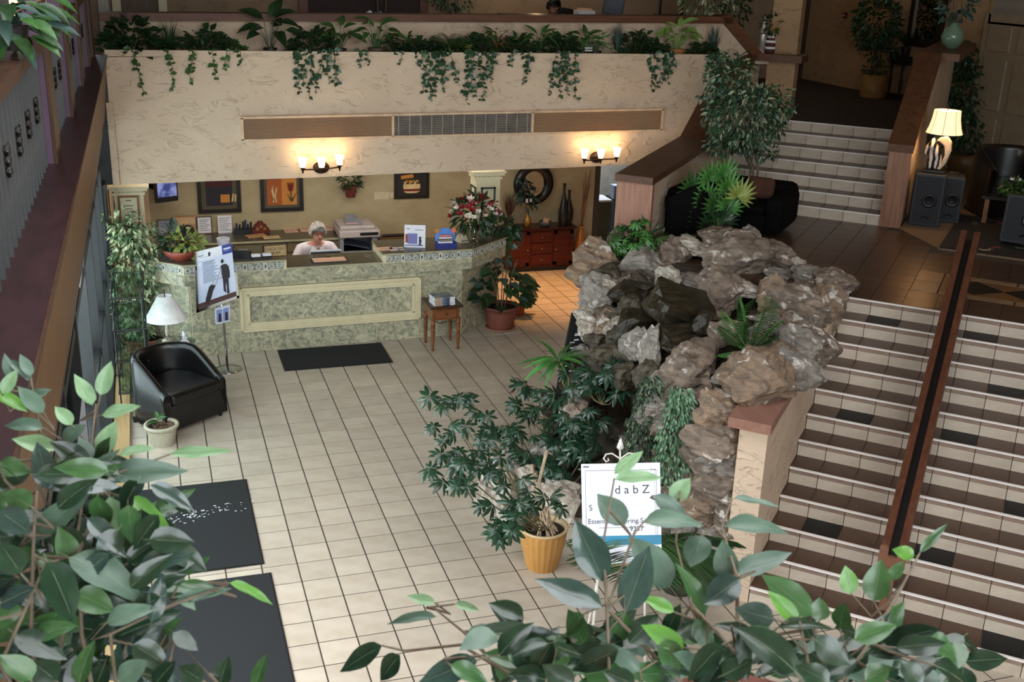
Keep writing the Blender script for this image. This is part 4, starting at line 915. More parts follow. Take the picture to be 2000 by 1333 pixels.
# ================================================================ wall fittings
t=thing('air_vent','long air vent with two tan louvred panels and a grey grille on the fascia wall','vent',(2.623,4.75,2.506))
v=[(0.167,4.74,2.624),(0.172,4.74,2.373),(1.888,4.74,2.636),(1.894,4.74,2.392),(3.615,4.74,2.656),(3.632,4.74,2.408),(5.352,4.74,2.679),(5.368,4.74,2.415)]
def quadpanel(a,b,c,d,y0,y1,nm,m,p):   # corners TL, BL, TR, BR
    return MB().add([(a[0],y0,a[2]),(b[0],y0,b[2]),(d[0],y0,d[2]),(c[0],y0,c[2]),(a[0],y1,a[2]),(b[0],y1,b[2]),(d[0],y1,d[2]),(c[0],y1,c[2])],[(0,1,2,3),(7,6,5,4),(0,3,7,4),(1,5,6,2),(0,4,5,1),(3,2,6,7)]).build(nm,m,p,world=True)
M_VENT=mat('vent_tan',(168,136,104),(158,126,96),rough=.5,scale=2); M_VFR=mat('vent_frame',(216,184,150),rough=.5); M_VGR=mat('vent_grille',(150,140,128),rough=.45)
for k,(i,m) in enumerate(((0,M_VENT),(2,mat('vent_dark',(60,54,48),rough=.8)),(4,M_VENT))):
    quadpanel(v[i],v[i+1],v[i+2],v[i+3],4.735,4.755,'panel' if k!=1 else 'grille_back',m,t)
    mb=MB(); nsl=18 if k!=1 else 12
    for j in range(nsl):
        f0=(j+.5)/nsl; za=v[i][2]+(v[i+1][2]-v[i][2])*f0; zb=v[i+2][2]+(v[i+3][2]-v[i+2][2])*f0; th=.0035 if k!=1 else .006
        mb.add([(v[i][0],4.735,za+th),(v[i+2][0],4.735,zb+th),(v[i+2][0],4.722,zb-th),(v[i][0],4.722,za-th)],[(0,1,2,3)])
    stuff(mb.build('louvre_slats',m if k!=1 else M_VGR,t,world=True))
    if k==1:
        for j in range(13): x=v[2][0]+(v[4][0]-v[2][0])*(j+.5)/13; MB().box(x-.005,4.718,v[3][2]+.04*(j/13)*0-.0+.012,x+.005,4.73,v[2][2]+.02).build('bar',M_VGR,t,world=True)
fr=MB()
for a,b in ((0,6),(1,7)): fr.add([(v[a][0]-.02,4.715,v[a][2]-.012),(v[b][0]+.02,4.715,v[b][2]-.012),(v[b][0]+.02,4.715,v[b][2]+.012),(v[a][0]-.02,4.715,v[a][2]+.012),(v[a][0]-.02,4.75,v[a][2]-.012),(v[b][0]+.02,4.75,v[b][2]-.012),(v[b][0]+.02,4.75,v[b][2]+.012),(v[a][0]-.02,4.75,v[a][2]+.012)],[(0,1,2,3),(3,2,6,7),(0,4,5,1)])
for a in (0,2,4,6): fr.box(v[a][0]-.014,4.715,v[a+1][2],v[a][0]+.014,4.75,v[a][2])
fr.build('frame',M_VFR,t,world=True)
M_BRZ=mat('bronze',(62,42,26),(48,32,20),rough=.35,metal=.7)
def sconce(c,sh,label):
    t=thing('wall_sconce',label,'wall lamp',(c[0],4.75,c[2]))
    MB().lathe([(.09,0),(.095,.01),(.07,.022),(.03,.03)],n=24,M=Matrix.Diagonal((1,1,.75,1))@FRONT).build('back_plate',M_BRZ,t,smooth=True)
    xs=[s[0]-c[0] for s in sh]; zs=[s[2]-c[2] for s in sh]
    MB().tube([(xs[0],-.12,zs[0]-.1),(xs[0]*.5,-.1,zs[1]-.1),(0,-.1,zs[1]-.09),(xs[2]*.5,-.1,zs[1]-.09),(xs[2],-.12,zs[2]-.1)],.009,8).build('arm',M_BRZ,t)
    MB().tube([(0,-.02,.0),(0,-.1,zs[1]-.09)],.012,8).build('stem',M_BRZ,t)
    sm=mat('lamp_glass',(255,236,200),rough=.3,emit=(255,226,172),es=5.5)
    for x,z in zip(xs,zs):
        MB().lathe([(.008,-.03),(.012,0),(.028,.03),(.03,.04)],(x,-.13,z-.11),14).build('socket',M_BRZ,t,smooth=True)
        MB().lathe([(.03,0),(.04,.05),(.055,.11),(.05,.11),(.036,.05),(.026,.005)],(x,-.13,z-.07),16,closed=False).build('shade',sm,t,smooth=True)
        point('sconce_bulb',(c[0]+x,4.75-.13,c[2]+z+.07),2.0,WARM,.05)
sconce((1.041,4.75,2.042),[(0.813,4.62,2.142),(1.029,4.62,2.137),(1.236,4.62,2.162)],'bronze three lamp wall sconce above the receptionist')
sconce((4.495,4.75,2.087),[(4.279,4.62,2.172),(4.498,4.62,2.167),(4.712,4.62,2.182)],'bronze three lamp wall sconce near the stair cap')
# ================================================================ plants along the planter ledge
PYL=4.93
def ledge(name,label,px,cat='plant'): return thing(name,label,cat,(px[0],PYL,3.242))
def bushy(key,label,c,w,h,lm,n,ls,lw=.6,vines=(),vm=None,name='leafy_plant',up=.4):
    g=random.Random(key); t=ledge(name,label,c)
    mb=MB()
    for i in range(int(n*2.1)):
        a=g.uniform(0,2*PI); e=g.random()**.6; p=Vector((math.cos(a)*w*.52*e,math.sin(a)*.12*e-.02,.04+h*g.random()*(1-.5*e*e)))
        d=Vector((math.cos(a)*(.4+e),math.sin(a)*(.4+e)-.35,up+g.uniform(-.7,.6))); addleaf(mb,p,d,ls*g.uniform(.7,1.3),lw,(0,-.6,1),0,.2)
    stuff(mb.build('foliage',lm,t)); st_=MB()
    for i in range(6):
        a=i*PI/3; st_.tube([(0,0,0),(math.cos(a)*w*.15,math.sin(a)*.05,h*.4),(math.cos(a)*w*.35,math.sin(a)*.08,h*.75)],.004,4)
    st_.build('stems',BARK,t)
    MB().lathe([(.05,0),(.065,.08),(.068,.09)],n=12).build('pot',POTD,t)
    for dx,ln in vines: vine(g,(dx,-.17-.015*g.random(),.115),ln,vm or lm,t)
    return t
def grassy(key,label,c,h,lm,n=90,spread=.6,name='grass_plant',w=.008):
    g=random.Random(key); t=ledge(name,label,c); mb=MB(); spike(g,mb,(0,0,.06),n,h,w,spread); stuff(mb.build('blades',lm,t)); MB().lathe([(.05,0),(.07,.09),(.07,.1)],n=14).build('pot',POTD,t); return t
def bigleaf(key,label,c,n,ls,h,lm,w=.5,name='broad_leaved_plant',potm=None,spread=.7,potr=.07,poth=.12):
    g=random.Random(key); t=ledge(name,label,c)
    for i in range(n):
        a=2*PI*i/n*2.4; e=.25+.75*(i/n); b=(math.cos(a)*.02,math.sin(a)*.02,poth); hh=h*(1.0-.55*e)*g.uniform(.75,1.1); q=(math.cos(a)*spread*h*e*.55,math.sin(a)*.4*h*e*.5-.03,poth+hh*.75)
        MB().tube([b,((b[0]+q[0])/2,(b[1]+q[1])/2,(b[2]+q[2])/2+.03),q],.0035,4).build('stalk',lm,t)
        put(t,leafmesh(i%3,w,.2,.5+.3*(i%2),lm),q,(math.cos(a)*(.3+e),math.sin(a)*(.3+e)-.5,.7-.9*e),ls*g.uniform(.8,1.15),(0,-.7,1))
    MB().lathe([(potr*.7,0),(potr,poth-.01),(potr+.008,poth-.01),(potr+.008,poth+.01),(potr-.01,poth+.01)],n=14,closed=False).build('pot',potm or POTD,t); return t
PL=[(-0.942,4.93,3.323),(-0.549,4.93,3.326),(-0.191,4.93,3.328),(0.078,4.93,3.331),(0.531,4.93,3.334),(1.012,4.93,3.338),(1.316,4.93,3.34),(1.738,4.93,3.343),(2.07,4.93,3.346),(2.315,4.93,3.348),(2.638,4.93,3.35),(2.707,4.93,3.351),(2.89,4.93,3.352),(3.209,4.93,3.354),(3.442,4.93,3.356),(3.73,4.93,3.358),(4.001,4.93,3.36),(4.316,4.93,3.363),(4.472,4.93,3.364),(4.76,4.93,3.366),(5.023,4.93,3.368),(5.248,4.93,3.37),(5.574,4.93,3.372),(5.927,4.93,3.375),(6.087,4.93,3.376),(6.366,4.93,3.379)]
bushy(1,'dark bushy plant with broad leaves at the left end of the ledge',PL[0],.55,.40,L_DARK,110,.12,.55)
g_=grassy(2,'dark spiky grass tuft spilling over the ledge, second plant from the left wall',PL[1],.42,L_DARK,150,1.3,w=.011)
bushy(3,'dense dark ivy with four trailing strands at the ledge left end',PL[2],.5,.3,L_DARK,100,.085,.75,((-.76,.52),(-.4,.5),(-.13,.42),(.06,.36)),L_MID,'ivy_plant')
bushy(4,'thin creeping ivy between the dark ivy and the large leaved plant',PL[3],.3,.14,L_MID,36,.07,.7,((-.02,.28),(.1,.12)),L_MID,'ivy_plant')
bigleaf(5,'tall plant with very broad dark leaves rising above the parapet rail',PL[4],12,.27,.52,L_DARK,.52)
bushy(6,'bushy ivy with a wide trailing bunch left of the fern',PL[5],.5,.32,L_DARK,110,.085,.75,((-.14,.42),(-.05,.55),(.05,.5),(.13,.4),(.2,.42),(-.2,.5)),L_FIC,'ivy_plant')
bigleaf(7,'green jagged leaved plant standing on the ledge beside the square brown pot',PL[6],11,.2,.42,L_MID,.55)
bigleaf(8,'fern like plant in a square brown pot on the ledge',PL[7],16,.19,.5,L_MID,.34,'potted_fern',mat('brown_pot',(98,82,70),rough=.7),.9,.09,.13)
bushy(9,'low dark ivy right of the square brown pot',PL[8],.6,.24,L_DARK,90,.085,.75,((-.55,.26),(-.45,.2),(-.1,.14),(.1,.12)),L_FIC,'ivy_plant')
bushy(10,'ivy with two long round leaved strands above the vent grille',PL[9],.4,.22,L_DARK,70,.085,.8,((-.1,.5),(-.02,.62),(.05,.4),(.17,.5),(.13,.58)),L_FIC,'ivy_plant')
t=ledge('fern','feathery dark fern near the middle of the ledge',PL[10]); g=random.Random(11)
for i in range(15): a=i*2.4; frond(g,t,(0,0,.08),(math.cos(a)*.8,math.sin(a)*.5-.1,.9),.42,L_MID,11,.02,.28,.6)
MB().lathe([(.05,0),(.07,.1)],n=12).build('pot',POTD,t)
bushy(12,'small pale variegated plant at the foot of the feathery fern',PL[11],.24,.16,L_YEL,40,.09,.4)
bushy(13,'ivy with many long hanging strands right of the feathery fern',PL[12],.5,.28,L_DARK,90,.085,.8,((-.34,.42),(-.1,.5),(-.03,.66),(.05,.58),(.12,.62),(.2,.44)),L_FIC,'ivy_plant')
bushy(14,'plant with reddish inner leaves among the ledge plants',PL[13],.36,.34,L_MID,40,.16,.28)
mb=MB(); g=random.Random(5)
for i in range(12): addleaf(mb,(g.uniform(-.06,.06),-.12,.2+g.uniform(-.04,.05)),(g.uniform(-1,1),-.5,g.uniform(-.2,1)),.12,.3)
mb.build('red_leaves',mat('red_leaf',(120,60,48),(96,70,40),rough=.5),bpy.data.objects[list(o.name for o in bpy.data.objects if o.get('label','').startswith('plant with reddish'))[0]])
bushy(15,'mid green ivy with short trailing shoots right of the reddish plant',PL[14],.4,.26,L_DARK,70,.09,.7,((-.1,.22),(.02,.3),(.1,.4)),L_FIC,'ivy_plant')
bigleaf(16,'bright green rosette plant on the ledge above the right vent panel',PL[15],14,.2,.36,L_MID,.3)
bushy(17,'dark ivy with a thick bunch of strands above the right vent panel',PL[16],.42,.3,L_DARK,90,.085,.8,((-.1,.55),(-.02,.6),(.05,.56),(.12,.62),(.0,.4)),L_FIC,'ivy_plant')
bigleaf(18,'plant with white flowers between the green leaves on the ledge',PL[17],10,.2,.36,L_MID,.4)
fl_=[o for o in bpy.data.objects if o.get('label','').startswith('plant with white flowers')][0]
for k in range(6): MB().lathe([(.002,0),(.022,.012),(.026,.02)],(-.03+.03*(k%3),-.16,.13+.03*(k//3)),8).build('flower',M_WHT,fl_)
bigleaf(19,'plant with cream edged long leaves drooping over the ledge',PL[18],15,.2,.22,L_VAR,.3)
grassy(20,'grey green upright grass tuft, right of the cream edged leaves',PL[19],.44,L_GREY,110,.38)
bushy(21,'dark rounded ivy mound next to the upright grass',PL[20],.36,.36,L_DARK,80,.09,.75)
bushy(22,'ivy with strands hanging below the terracotta potted plant',PL[21],.4,.22,L_DARK,70,.085,.8,((-.14,.36),(-.06,.5),(.05,.4),(.13,.52),(.22,.42)),L_FIC,'ivy_plant')
bigleaf(23,'light green broad leaved plant in a terracotta pot on the ledge',PL[22],22,.17,.46,L_LIGHT,.55,'potted_pothos',mat('orange_pot',(176,116,66),rough=.7),.95,.1,.15)
bushy(24,'ivy with two diagonal strands near the right end of the ledge',PL[23],.36,.2,L_DARK,60,.085,.8,((.02,.32),(.1,.5),(.18,.46)),L_FIC,'ivy_plant')
grassy(25,'grey green grass tuft in a dark pot near the ledge right end',PL[24],.44,L_GREY,100,.4)
t=ledge('palm_plant','small feathery palm at the right end of the planter ledge',PL[25]); g=random.Random(26)
for i in range(9): a=i*.7-.2; frond(g,t,(0,-.08,.02),(math.cos(a),-.35,.4*math.sin(a)+.25),.34,L_MID,11,.016,.3,.5)
# ================================================================ reception and corridor plants, vase
o=thing('hanging_pot_plant','dark red hanging pot with a small leafy plant on the reception wall','plant',(1.787,7.05,1.181))
MB().lathe([(.065,0),(.09,.15),(.095,.16),(.08,.16)],n=16,closed=False).build('pot',mat('red_pot',(112,42,38),rough=.4),o,smooth=True); crown(random.Random(4),(0,0,.24),(.14,.1,.13),110,.09,.35,L_DARK,o)
for s in (-1,1): MB().tube([(0,0,.2),(s*.16,0,.3),(s*.34,.02,.34)],.006,4).build('runner',L_DARK,o)
MB().box(-.02,.05,.02,.02,.1,.08).build('bracket',M_BLK,o)
o=thing('wide_bowl_planter','wide terracotta bowl of yellow green leaves on the desk left end','plant',(-0.585,4.451,1.11))
MB().lathe([(.12,0),(.17,.05),(.215,.12),(.205,.12),(.15,.07)],n=24,closed=False).build('pot',mat('bowl_red',(158,72,56),(140,62,48),rough=.5),o,smooth=True); MB().lathe([(.001,.1),(.19,.1)],n=20,closed=False).build('soil',SOIL,o)
crown(random.Random(8),(-.07,.02,.2),(.12,.12,.14),50,.14,.5,L_DARK,o,'dark_foliage'); crown(random.Random(9),(.06,-.05,.18),(.16,.13,.13),110,.10,.55,L_YEL,o,'pale_foliage')
MB().tube([(-.05,0,.1),(-.06,0,.2)],.006,4).build('stems',BARK,o)
o=thing('flower_vase','glass vase with a large bouquet of red and white flowers on the desk','flowers',(2.864,4.592,1.11))
MB().lathe([(.075,0),(.07,.012),(.025,.03),(.03,.06),(.06,.2),(.055,.2),(.022,.05)],n=16,closed=False).build('vase',glassmat('vase_glass',(220,220,205),.3,.1),o,smooth=True)
g=random.Random(12); crown(g,(0,.0,.36),(.26,.2,.18),150,.15,.35,L_DARK,o)
mr=mat('red_flower',(150,28,36),(120,18,28),rough=.6); mw_=mat('white_flower',(232,222,208),(220,206,190),rough=.6); mpk=mat('pale_flower',(226,196,170),rough=.6)
for i in range(52):
    v=rdir(g); v.z=abs(v.z)*.9-.15; p=Vector((v.x*.29,v.y*.22-.02,.38+v.z*.24)); m=(mr,mw_,mw_,mpk,mr,mw_)[i%6] if g.random()<.85 else mr; s=g.uniform(.03,.05); mb=MB()
    for k in range(6):
        a=k*PI/3; addleaf(mb,p,v*1.0+Vector((math.cos(a),math.sin(a)*.7,.3*math.sin(a)))*.9,s*1.5,.7,tuple(v),0,.3)
    mb.lathe([(.002,-s*.3),(s*.5,0),(.002,s*.4)],tuple(p),7); mb.build('flower',m,o)
MB().tube([(0,0,.05),(0,0,.3)],.02,6).build('stems',L_DARK,o)
o=thing('spider_plant','small dark spiky plant showing above the bouquet','plant',(3.180986,5.4,1.112)); g=random.Random(3)
MB().tube([(0,0,0),(0,0,1.394141-1.11)],.01,6).build('stem',BARK,o); mb=MB(); spike(g,mb,(0,0,1.394141-1.11),60,.17,.012,1.6); stuff(mb.build('blades',L_DARK,o))
o=thing('trailing_philodendron','dark trailing plant hanging over the right end of the desk','plant',(3.282,4.94,1.11)); g=random.Random(31)
crown(g,(0,.0,.08),(.2,.16,.12),80,.15,.5,L_DARK,o); vine(g,(.14,-.05,.06),.42,L_DARK,o,(.06,-.02),.11); vine(g,(.2,-.0,.06),.3,L_DARK,o,(.1,-.02),.11); MB().lathe([(.06,0),(.08,.09)],n=12).build('pot',POTD,o)
# corridor cabinet
cx=[4.069,5.095]; czt=0.677074
M_CHR=wood('cherry',(86,34,24),(64,24,18),ax='x',rough=.25); M_CHT=wood('cherry_top',(66,30,24),(52,24,20),ax='x',rough=.2)
cab=thing('sideboard','dark cherry sideboard with three drawers under the oval mirror','cabinet',((cx[0]+cx[1])/2,6.98,0))
a,b=cx
MB().box(a,6.86,.07,b,7.14,czt-.03).build('body',M_CHR,cab,world=True); MB().box(a+.03,6.88,0,b-.03,7.14,.07).build('plinth',M_BLK,cab,world=True); MB().box(a-.03,6.80,czt-.03,b+.03,7.145,czt).build('top',M_CHT,cab,world=True,bevel=.006)
kn=mat('brass_knob',(190,170,130),rough=.25,metal=.8); W3=(b-a)/3
for k in (0,2):
    d_=MB().box(a+W3*k+.02,6.845,.1,a+W3*(k+1)-.02,6.86,czt-.06).build('door',M_CHR,cab,world=True); x=a+W3*k+(W3-.05 if k==0 else .05)
    f=MB(); X0,X1=a+W3*k+.02,a+W3*(k+1)-.02
    for q in ((X0,.1,X1,.15),(X0,czt-.11,X1,czt-.06),(X0,.1,X0+.05,czt-.06),(X1-.05,.1,X1,czt-.06)): f.box(q[0],6.838,q[1],q[2],6.845,q[3])
    f.build('door_frame',M_CHR,d_,world=True); MB().lathe([(.006,0),(.014,.012),(.01,.022)],(0,0,0),10,M=Matrix.Translation((x,6.84,czt*.5))@FRONT).build('knob',kn,d_,world=True)
for k in range(3):
    z0=.1+k*(czt-.16)/3; d_=MB().box(a+W3+.015,6.842,z0+.01,a+2*W3-.015,6.86,z0+(czt-.16)/3-.01).build('drawer',M_CHR,cab,world=True,bevel=.004)
    MB().lathe([(.006,0),(.014,.012),(.01,.022)],(0,0,0),10,M=Matrix.Translation(((a+b)/2,6.84,z0+(czt-.16)/6))@FRONT).build('knob',kn,d_,world=True)
oc=(4.514,7.1,1.271); ow=0.31421; oh=0.626688/2
o=thing('oval_mirror','oval mirror in a thick black frame above the sideboard','mirror',(oc[0],7.13,oc[2]))
mb=MB(); n=36
for i in range(n):
    pass
ring=[]; vs=[];fc=[]
for i in range(n):
    a_=2*PI*i/n
    for j in range(8):
        b_=2*PI*j/8; k=1-.0+0; rr=.26; ca=math.cos(a_);sa=math.sin(a_); vs.append(((ow*(.76+.24*math.cos(b_)))*ca,-.02-.05*max(0,math.sin(b_)),(oh*(.8+.2*math.cos(b_)))*sa))
for i in range(n):
    for j in range(8): fc.append((i*8+j,((i+1)%n)*8+j,((i+1)%n)*8+(j+1)%8,i*8+(j+1)%8))
mb.add(vs,fc); mb.build('frame',mat('black_gloss',(26,24,26),(20,18,20),rough=.25),o,smooth=True)
mm=MB(); mm.add([(ow*.58*math.cos(2*PI*i/n),-.015,oh*.66*math.sin(2*PI*i/n)) for i in range(n)],[tuple(range(n-1,-1,-1))]); mm.build('mirror_glass',mat('mirror',(210,200,180),rough=.04,metal=1),o)
def cabtop(px,y=7.0): return px
o=thing('gold_vase','slender gold vase with grey green stems on the sideboard','vase',(4.383104,6.95,czt))
MB().lathe([(.035,0),(.06,.06),(.055,.11),(.018,.17),(.02,.3),(.03,.32),(.015,.3)],n=16,closed=False).build('vase',mat('gold_glaze',(170,126,58),(130,92,40),rough=.25,metal=.3),o,smooth=True); crown(random.Random(6),(0,0,.5),(.12,.05,.2),40,.16,.3,L_GREY,o); MB().box(-.05,-.03,.36,-.015,-.025,.42).build('paper_tag',M_WHT,o); MB().box(.015,-.03,.37,.045,-.025,.42).build('paper_tag',M_WHT,o); MB().tube([(0,0,.2),(0,0,.5)],.006,4).build('stems',L_GREY,o)
o=thing('card_bowl','grey bowl holding pink and orange cards on the sideboard','bowl',(4.657412,6.93,czt)); MB().lathe([(.05,0),(.09,.04),(.095,.07),(.08,.065),(.04,.03)],n=18,closed=False).build('bowl',mat('bowl_grey',(86,88,84),rough=.5),o,smooth=True)
MB().box(-.05,-.02,.05,.03,.01,.12,0,Matrix.Rotation(.2,4,'Y')).build('card',M_PINKP,o); MB().box(.02,-.015,.05,.07,.005,.11,0,Matrix.Rotation(-.3,4,'Y')).build('card',c_or,o)
mv=mat('vase_black',(30,26,22),(92,70,40),rough=.3,scale=3,contrast=(.5,.75))
for k,(x,h_,nm) in enumerate(((4.941477,.62,'taller black bottle vase with amber patch on the sideboard'),(5.059601,.5,'shorter black bottle vase behind its taller twin'))):
    o=thing('bottle_vase',nm,'vase',(x,6.95+.09*k,czt)); MB().lathe([(.05,0),(.072,.1),(.07,.2),(.04,h_*.6),(.018,h_*.8),(.018,h_*.95),(.026,h_),(.012,h_*.97)],n=18,closed=False).build('body',mv,o,smooth=True); MB().lathe([(.018,0),(.027,.01)],(0,0,h_-.01),12,closed=False).build('lip',M_BLK,o)
o=thing('grass_pot','dark reddish dry grasses in a black pot on the sideboard left end','plant',(4.09859,6.98,czt)); mb=MB(); spike(random.Random(21),mb,(0,0,.1),130,.45,.006,.5); stuff(mb.build('blades',mat('dry_grass',(96,58,42),(58,40,30),rough=.8),o)); MB().lathe([(.06,0),(.075,.12)],n=14).build('pot',M_BLK,o)
o=thing('floor_vase','amber teardrop floor vase holding tall brown reeds beside the sideboard','vase',(5.249273,6.98,0))
MB().lathe([(.08,0),(.1,.1),(.09,.3),(.05,.55),(.03,.62),(.04,.65),(.02,.6)],n=18,closed=False).build('body',mat('amber_glass',(196,120,44),(170,96,34),rough=.2),o,smooth=True); mb=MB(); g=random.Random(13)
for k in range(18): mb.tube([(0,0,.5),(g.uniform(-.02,.06),g.uniform(-.03,.03),.9),(g.uniform(-.03,.14),g.uniform(-.05,.05),g.uniform(1.2,1.5))],.003,4)
stuff(mb.build('reeds',mat('reed',(130,84,54),rough=.8),o))
# potted plant at the desk's right side
o=thing('potted_philodendron','large dark leaved plant in a terracotta pot beside the desk right side','plant',(3.212,4.496,0)); g=random.Random(14)
pot(o,.21,.30,TERRA,.014); MB().lathe([(.17,0),(.2,.012),(.19,.02)],n=20,closed=False).build('saucer',mat('saucer',(176,120,92),rough=.7),o)
for i in range(84):
    a=g.uniform(0,2*PI); e=g.random()**.5; p=Vector((math.cos(a)*.36*e,math.sin(a)*.26*e,.34+.62*g.random()*(1.05-.6*e)+.0)); put(o,leafmesh(i%3,.62,.18,.4,L_DARK if i%4 else L_GREY),p,(math.cos(a),math.sin(a)-.3,-.25+.6*g.random()),g.uniform(.14,.24),(0,-.5,1))
mb=MB()
for k in range(7): a=k*.9; mb.tube([(math.cos(a)*.05,math.sin(a)*.05,.26),(math.cos(a)*.12,math.sin(a)*.1,.6),(math.cos(a)*.2,math.sin(a)*.18,.88)],.007,5)
mb.build('stems',BARK,o)
o=thing('potted_ivy','small orange pot of large lobed ivy behind the terracotta pot','plant',(3.58,4.97,0)); g=random.Random(15)
MB().tube([(0,0,0),(0,0,.12)],.1,14,r2=.12).build('pot',mat('pot_orange',(176,84,50),rough=.6),o)
for i in range(16): a=g.uniform(-1.2,1.5); put(o,leafmesh(7+i%2,.85,.15,.4,L_GREY),(.05+.1*g.random(),-.03*i%.1,.16+.34*g.random()),(math.cos(a),-.5+math.sin(a)*.4,-.3+.5*g.random()),g.uniform(.12,.22),(0,-.6,1))
# ================================================================ left side of the lobby
o=thing('potted_ficus','tall variegated weeping fig in a terracotta bowl at the left window','plant',(-1.048,4.53,0)); g=random.Random(16)
pot(o,.24,.2,mat('terracotta_dull',(140,84,60),(116,66,48),rough=.8),.015)
mb=MB(); tops=[]
for k in range(5):
    a=k*1.3; q=(math.cos(a)*.16,math.sin(a)*.14,1.2+.1*k); mb.tube([(math.cos(a)*.03,math.sin(a)*.03,.15),(math.cos(a)*.06,math.sin(a)*.05,.6),q],.012,6,r2=.006)
mb.build('trunk',BARK,o)
mb=MB()
for i in range(1500):
    z=g.uniform(.22,1.52); rad=.27*(1 if z>.5 else .6+.8*(z-.22)); rad*=1 if z<1.2 else 1-.5*(z-1.2); a=g.uniform(0,2*PI); e=g.random()**.5
    p=Vector((math.cos(a)*rad*e-.05,math.sin(a)*rad*e,z)); d=Vector((math.cos(a)*.8,math.sin(a)*.8,-.7))+rdir(g)*.6; addleaf(mb,p,d,g.uniform(.06,.1),.42,rdir(g)+Vector((0,0,1)),0,.2)
for i in range(160):
    p=Vector((g.uniform(-.38,.05),g.uniform(-.1,.1),g.uniform(1.35,1.66))); addleaf(mb,p,rdir(g),.09,.4)
stuff(mb.build('foliage',L_VAR,o))
gt=thing('glass_table','small round glass side table behind the armchair','table',(-0.732,3.35,0))
MB().lathe([(.001,.5),(.2,.5),(.205,.506),(.2,.512),(.001,.512)],n=32).build('glass_top',glassmat('table_glass',(205,225,220),.22,.05),gt,smooth=True)
for k in range(3): a=k*2.1; MB().tube([(math.cos(a)*.15,math.sin(a)*.15,0),(math.cos(a)*.14,math.sin(a)*.14,.5)],.01,8).build('leg',MATS['silver'],gt)
MB().lathe([(.14,.24),(.146,.25),(.14,.26)],n=24).build('lower_ring',MATS['silver'],gt)
lp_=Vector((-0.803,3.376,0.512))
o=thing('table_lamp','white cone shaded table lamp on the glass table by the window','lamp',(lp_.x,lp_.y,.5125)); M_LB=mat('lamp_stone',(196,190,176),(170,164,150),rough=.6)
MB().lathe([(.055,0),(.06,.015),(.03,.03),(.016,.06),(.022,.12),(.014,.16),(.02,.26),(.012,.3)],n=16).build('base',M_LB,o,smooth=True)
MB().lathe([(.215,.25),(.07,.5),(.066,.5),(.21,.25)],n=28,closed=False).build('shade',mat('white_shade',(250,248,246),rough=.8),o,smooth=True); MB().tube([(0,0,.3),(0,0,.52),(.0,.0,.57)],.005,6).build('finial_rod',M_BRZ,o)
o=thing('tissue_sculpture','white crumpled paper ornament on the glass table beside the lamp','ornament',(-0.633,3.255,0.513))
MB().add([(-.05,0,0),(.05,-.02,0),(.04,.05,0),(-.02,0,.15),(.02,.02,.1),(0,-.03,.12)],[(0,1,5),(0,5,3),(1,2,4),(1,4,5),(2,0,3),(2,3,4),(3,5,4),(0,2,1)]).build('paper',M_WHT,o)
o=thing('flower_arrangement','small dry flower arrangement round the lamp base','plant',(-0.721,3.227,0.513)); crown(random.Random(17),(0,0,.05),(.14,.08,.05),70,.05,.4,mat('dry_flower',(150,130,112),(96,84,70),rough=.9),o); MB().lathe([(.03,0),(.035,.03)],n=10).build('dish',M_LB,o)
# armchair: barrel shape
ach=thing('armchair','black leather barrel armchair in front of the window plant','chair',(-0.8,2.55,0),.62)
M_LEA=mat('black_leather',(15,13,13),(12,10,10),rough=.33,scale=30,bump=.08,coat=.12); 
def barrel(parent,m,W=.37,D=.36,h0=.42,h1=.68):
    n=22; vs=[];fc=[]; path=[]
    for i in range(n+1):
        t=-1+2*i/n
        if abs(t)>.5:
            k=(abs(t)-.5)/.5; x=math.copysign(W,t); y=-D*k
        else:
            a=t*PI; x=W*math.sin(a); y=D*math.cos(a)
        h=h1-(h1-h0)*max(0,(abs(t)-.42)/.58)**1.1; path.append((x,y,h))
    th=.085
    for i,(x,y,h) in enumerate(path):
        t=-1+2*i/n; 
        if abs(t)>.5: nx,ny=math.copysign(1,t),0
        else: nx,ny=math.sin(t*PI),math.cos(t*PI)
        sec=[(.0,.04),(.0,h-.05),(-.012,h-.012),(-.035,h),(-th+.03,h),(-th+.005,h-.02),(-th,h-.06),(-th,.3)]
        for q,z in sec: vs.append((x+nx*q,y+ny*q,z))
    k=8
    for i in range(n):
        for j in range(k-1): fc.append((i*k+j,i*k+j+1,(i+1)*k+j+1,(i+1)*k+j))
    fc+= [tuple(range(k)),tuple(n*k+j for j in range(k-1,-1,-1))]
    MB().add(vs,fc).build('backrest',m,parent,smooth=True)
    MB().prism([(-W+.02,-D),(W-.02,-D),(W-.02,0),(W*.6,D*.75),(0,D*.95),(-W*.6,D*.75),(-W+.02,0)],.05,.3).build('base',m,parent)
    MB().prism([(-W+.09,-D-.02),(W-.09,-D-.02),(W-.09,.05),(W*.5,D*.6),(-W*.5,D*.6),(-W+.09,.05)],.3,.41).build('seat',m,parent,bevel=.03)
    for x in (-W+.05,W-.05):
        for y in (-D+.05,D*.5): MB().lathe([(.018,0),(.024,.05)],(x,y,0),10).build('foot',M_BLK,parent)
barrel(ach,M_LEA)
o=thing('potted_cutting','cream woven pattern pot with bark and one small leafy cutting by the armchair','plant',(-0.923,1.943,0))
mc=mat('cream_pot',(190,182,160),(168,160,138),rough=.6,scale=40,bump=.8,stretch=(1,1,3)); pot(o,.145,.2,mc,.014,False); MB().lathe([(.001,.165),(.135,.17)],n=20,closed=False).build('soil',SOIL,o)
mb=MB(); g=random.Random(18)
for i in range(60): p=(g.uniform(-.1,.1),g.uniform(-.1,.1),.168); mb.box(p[0],p[1],p[2],p[0]+.03,p[1]+.014,p[2]+.012,0)
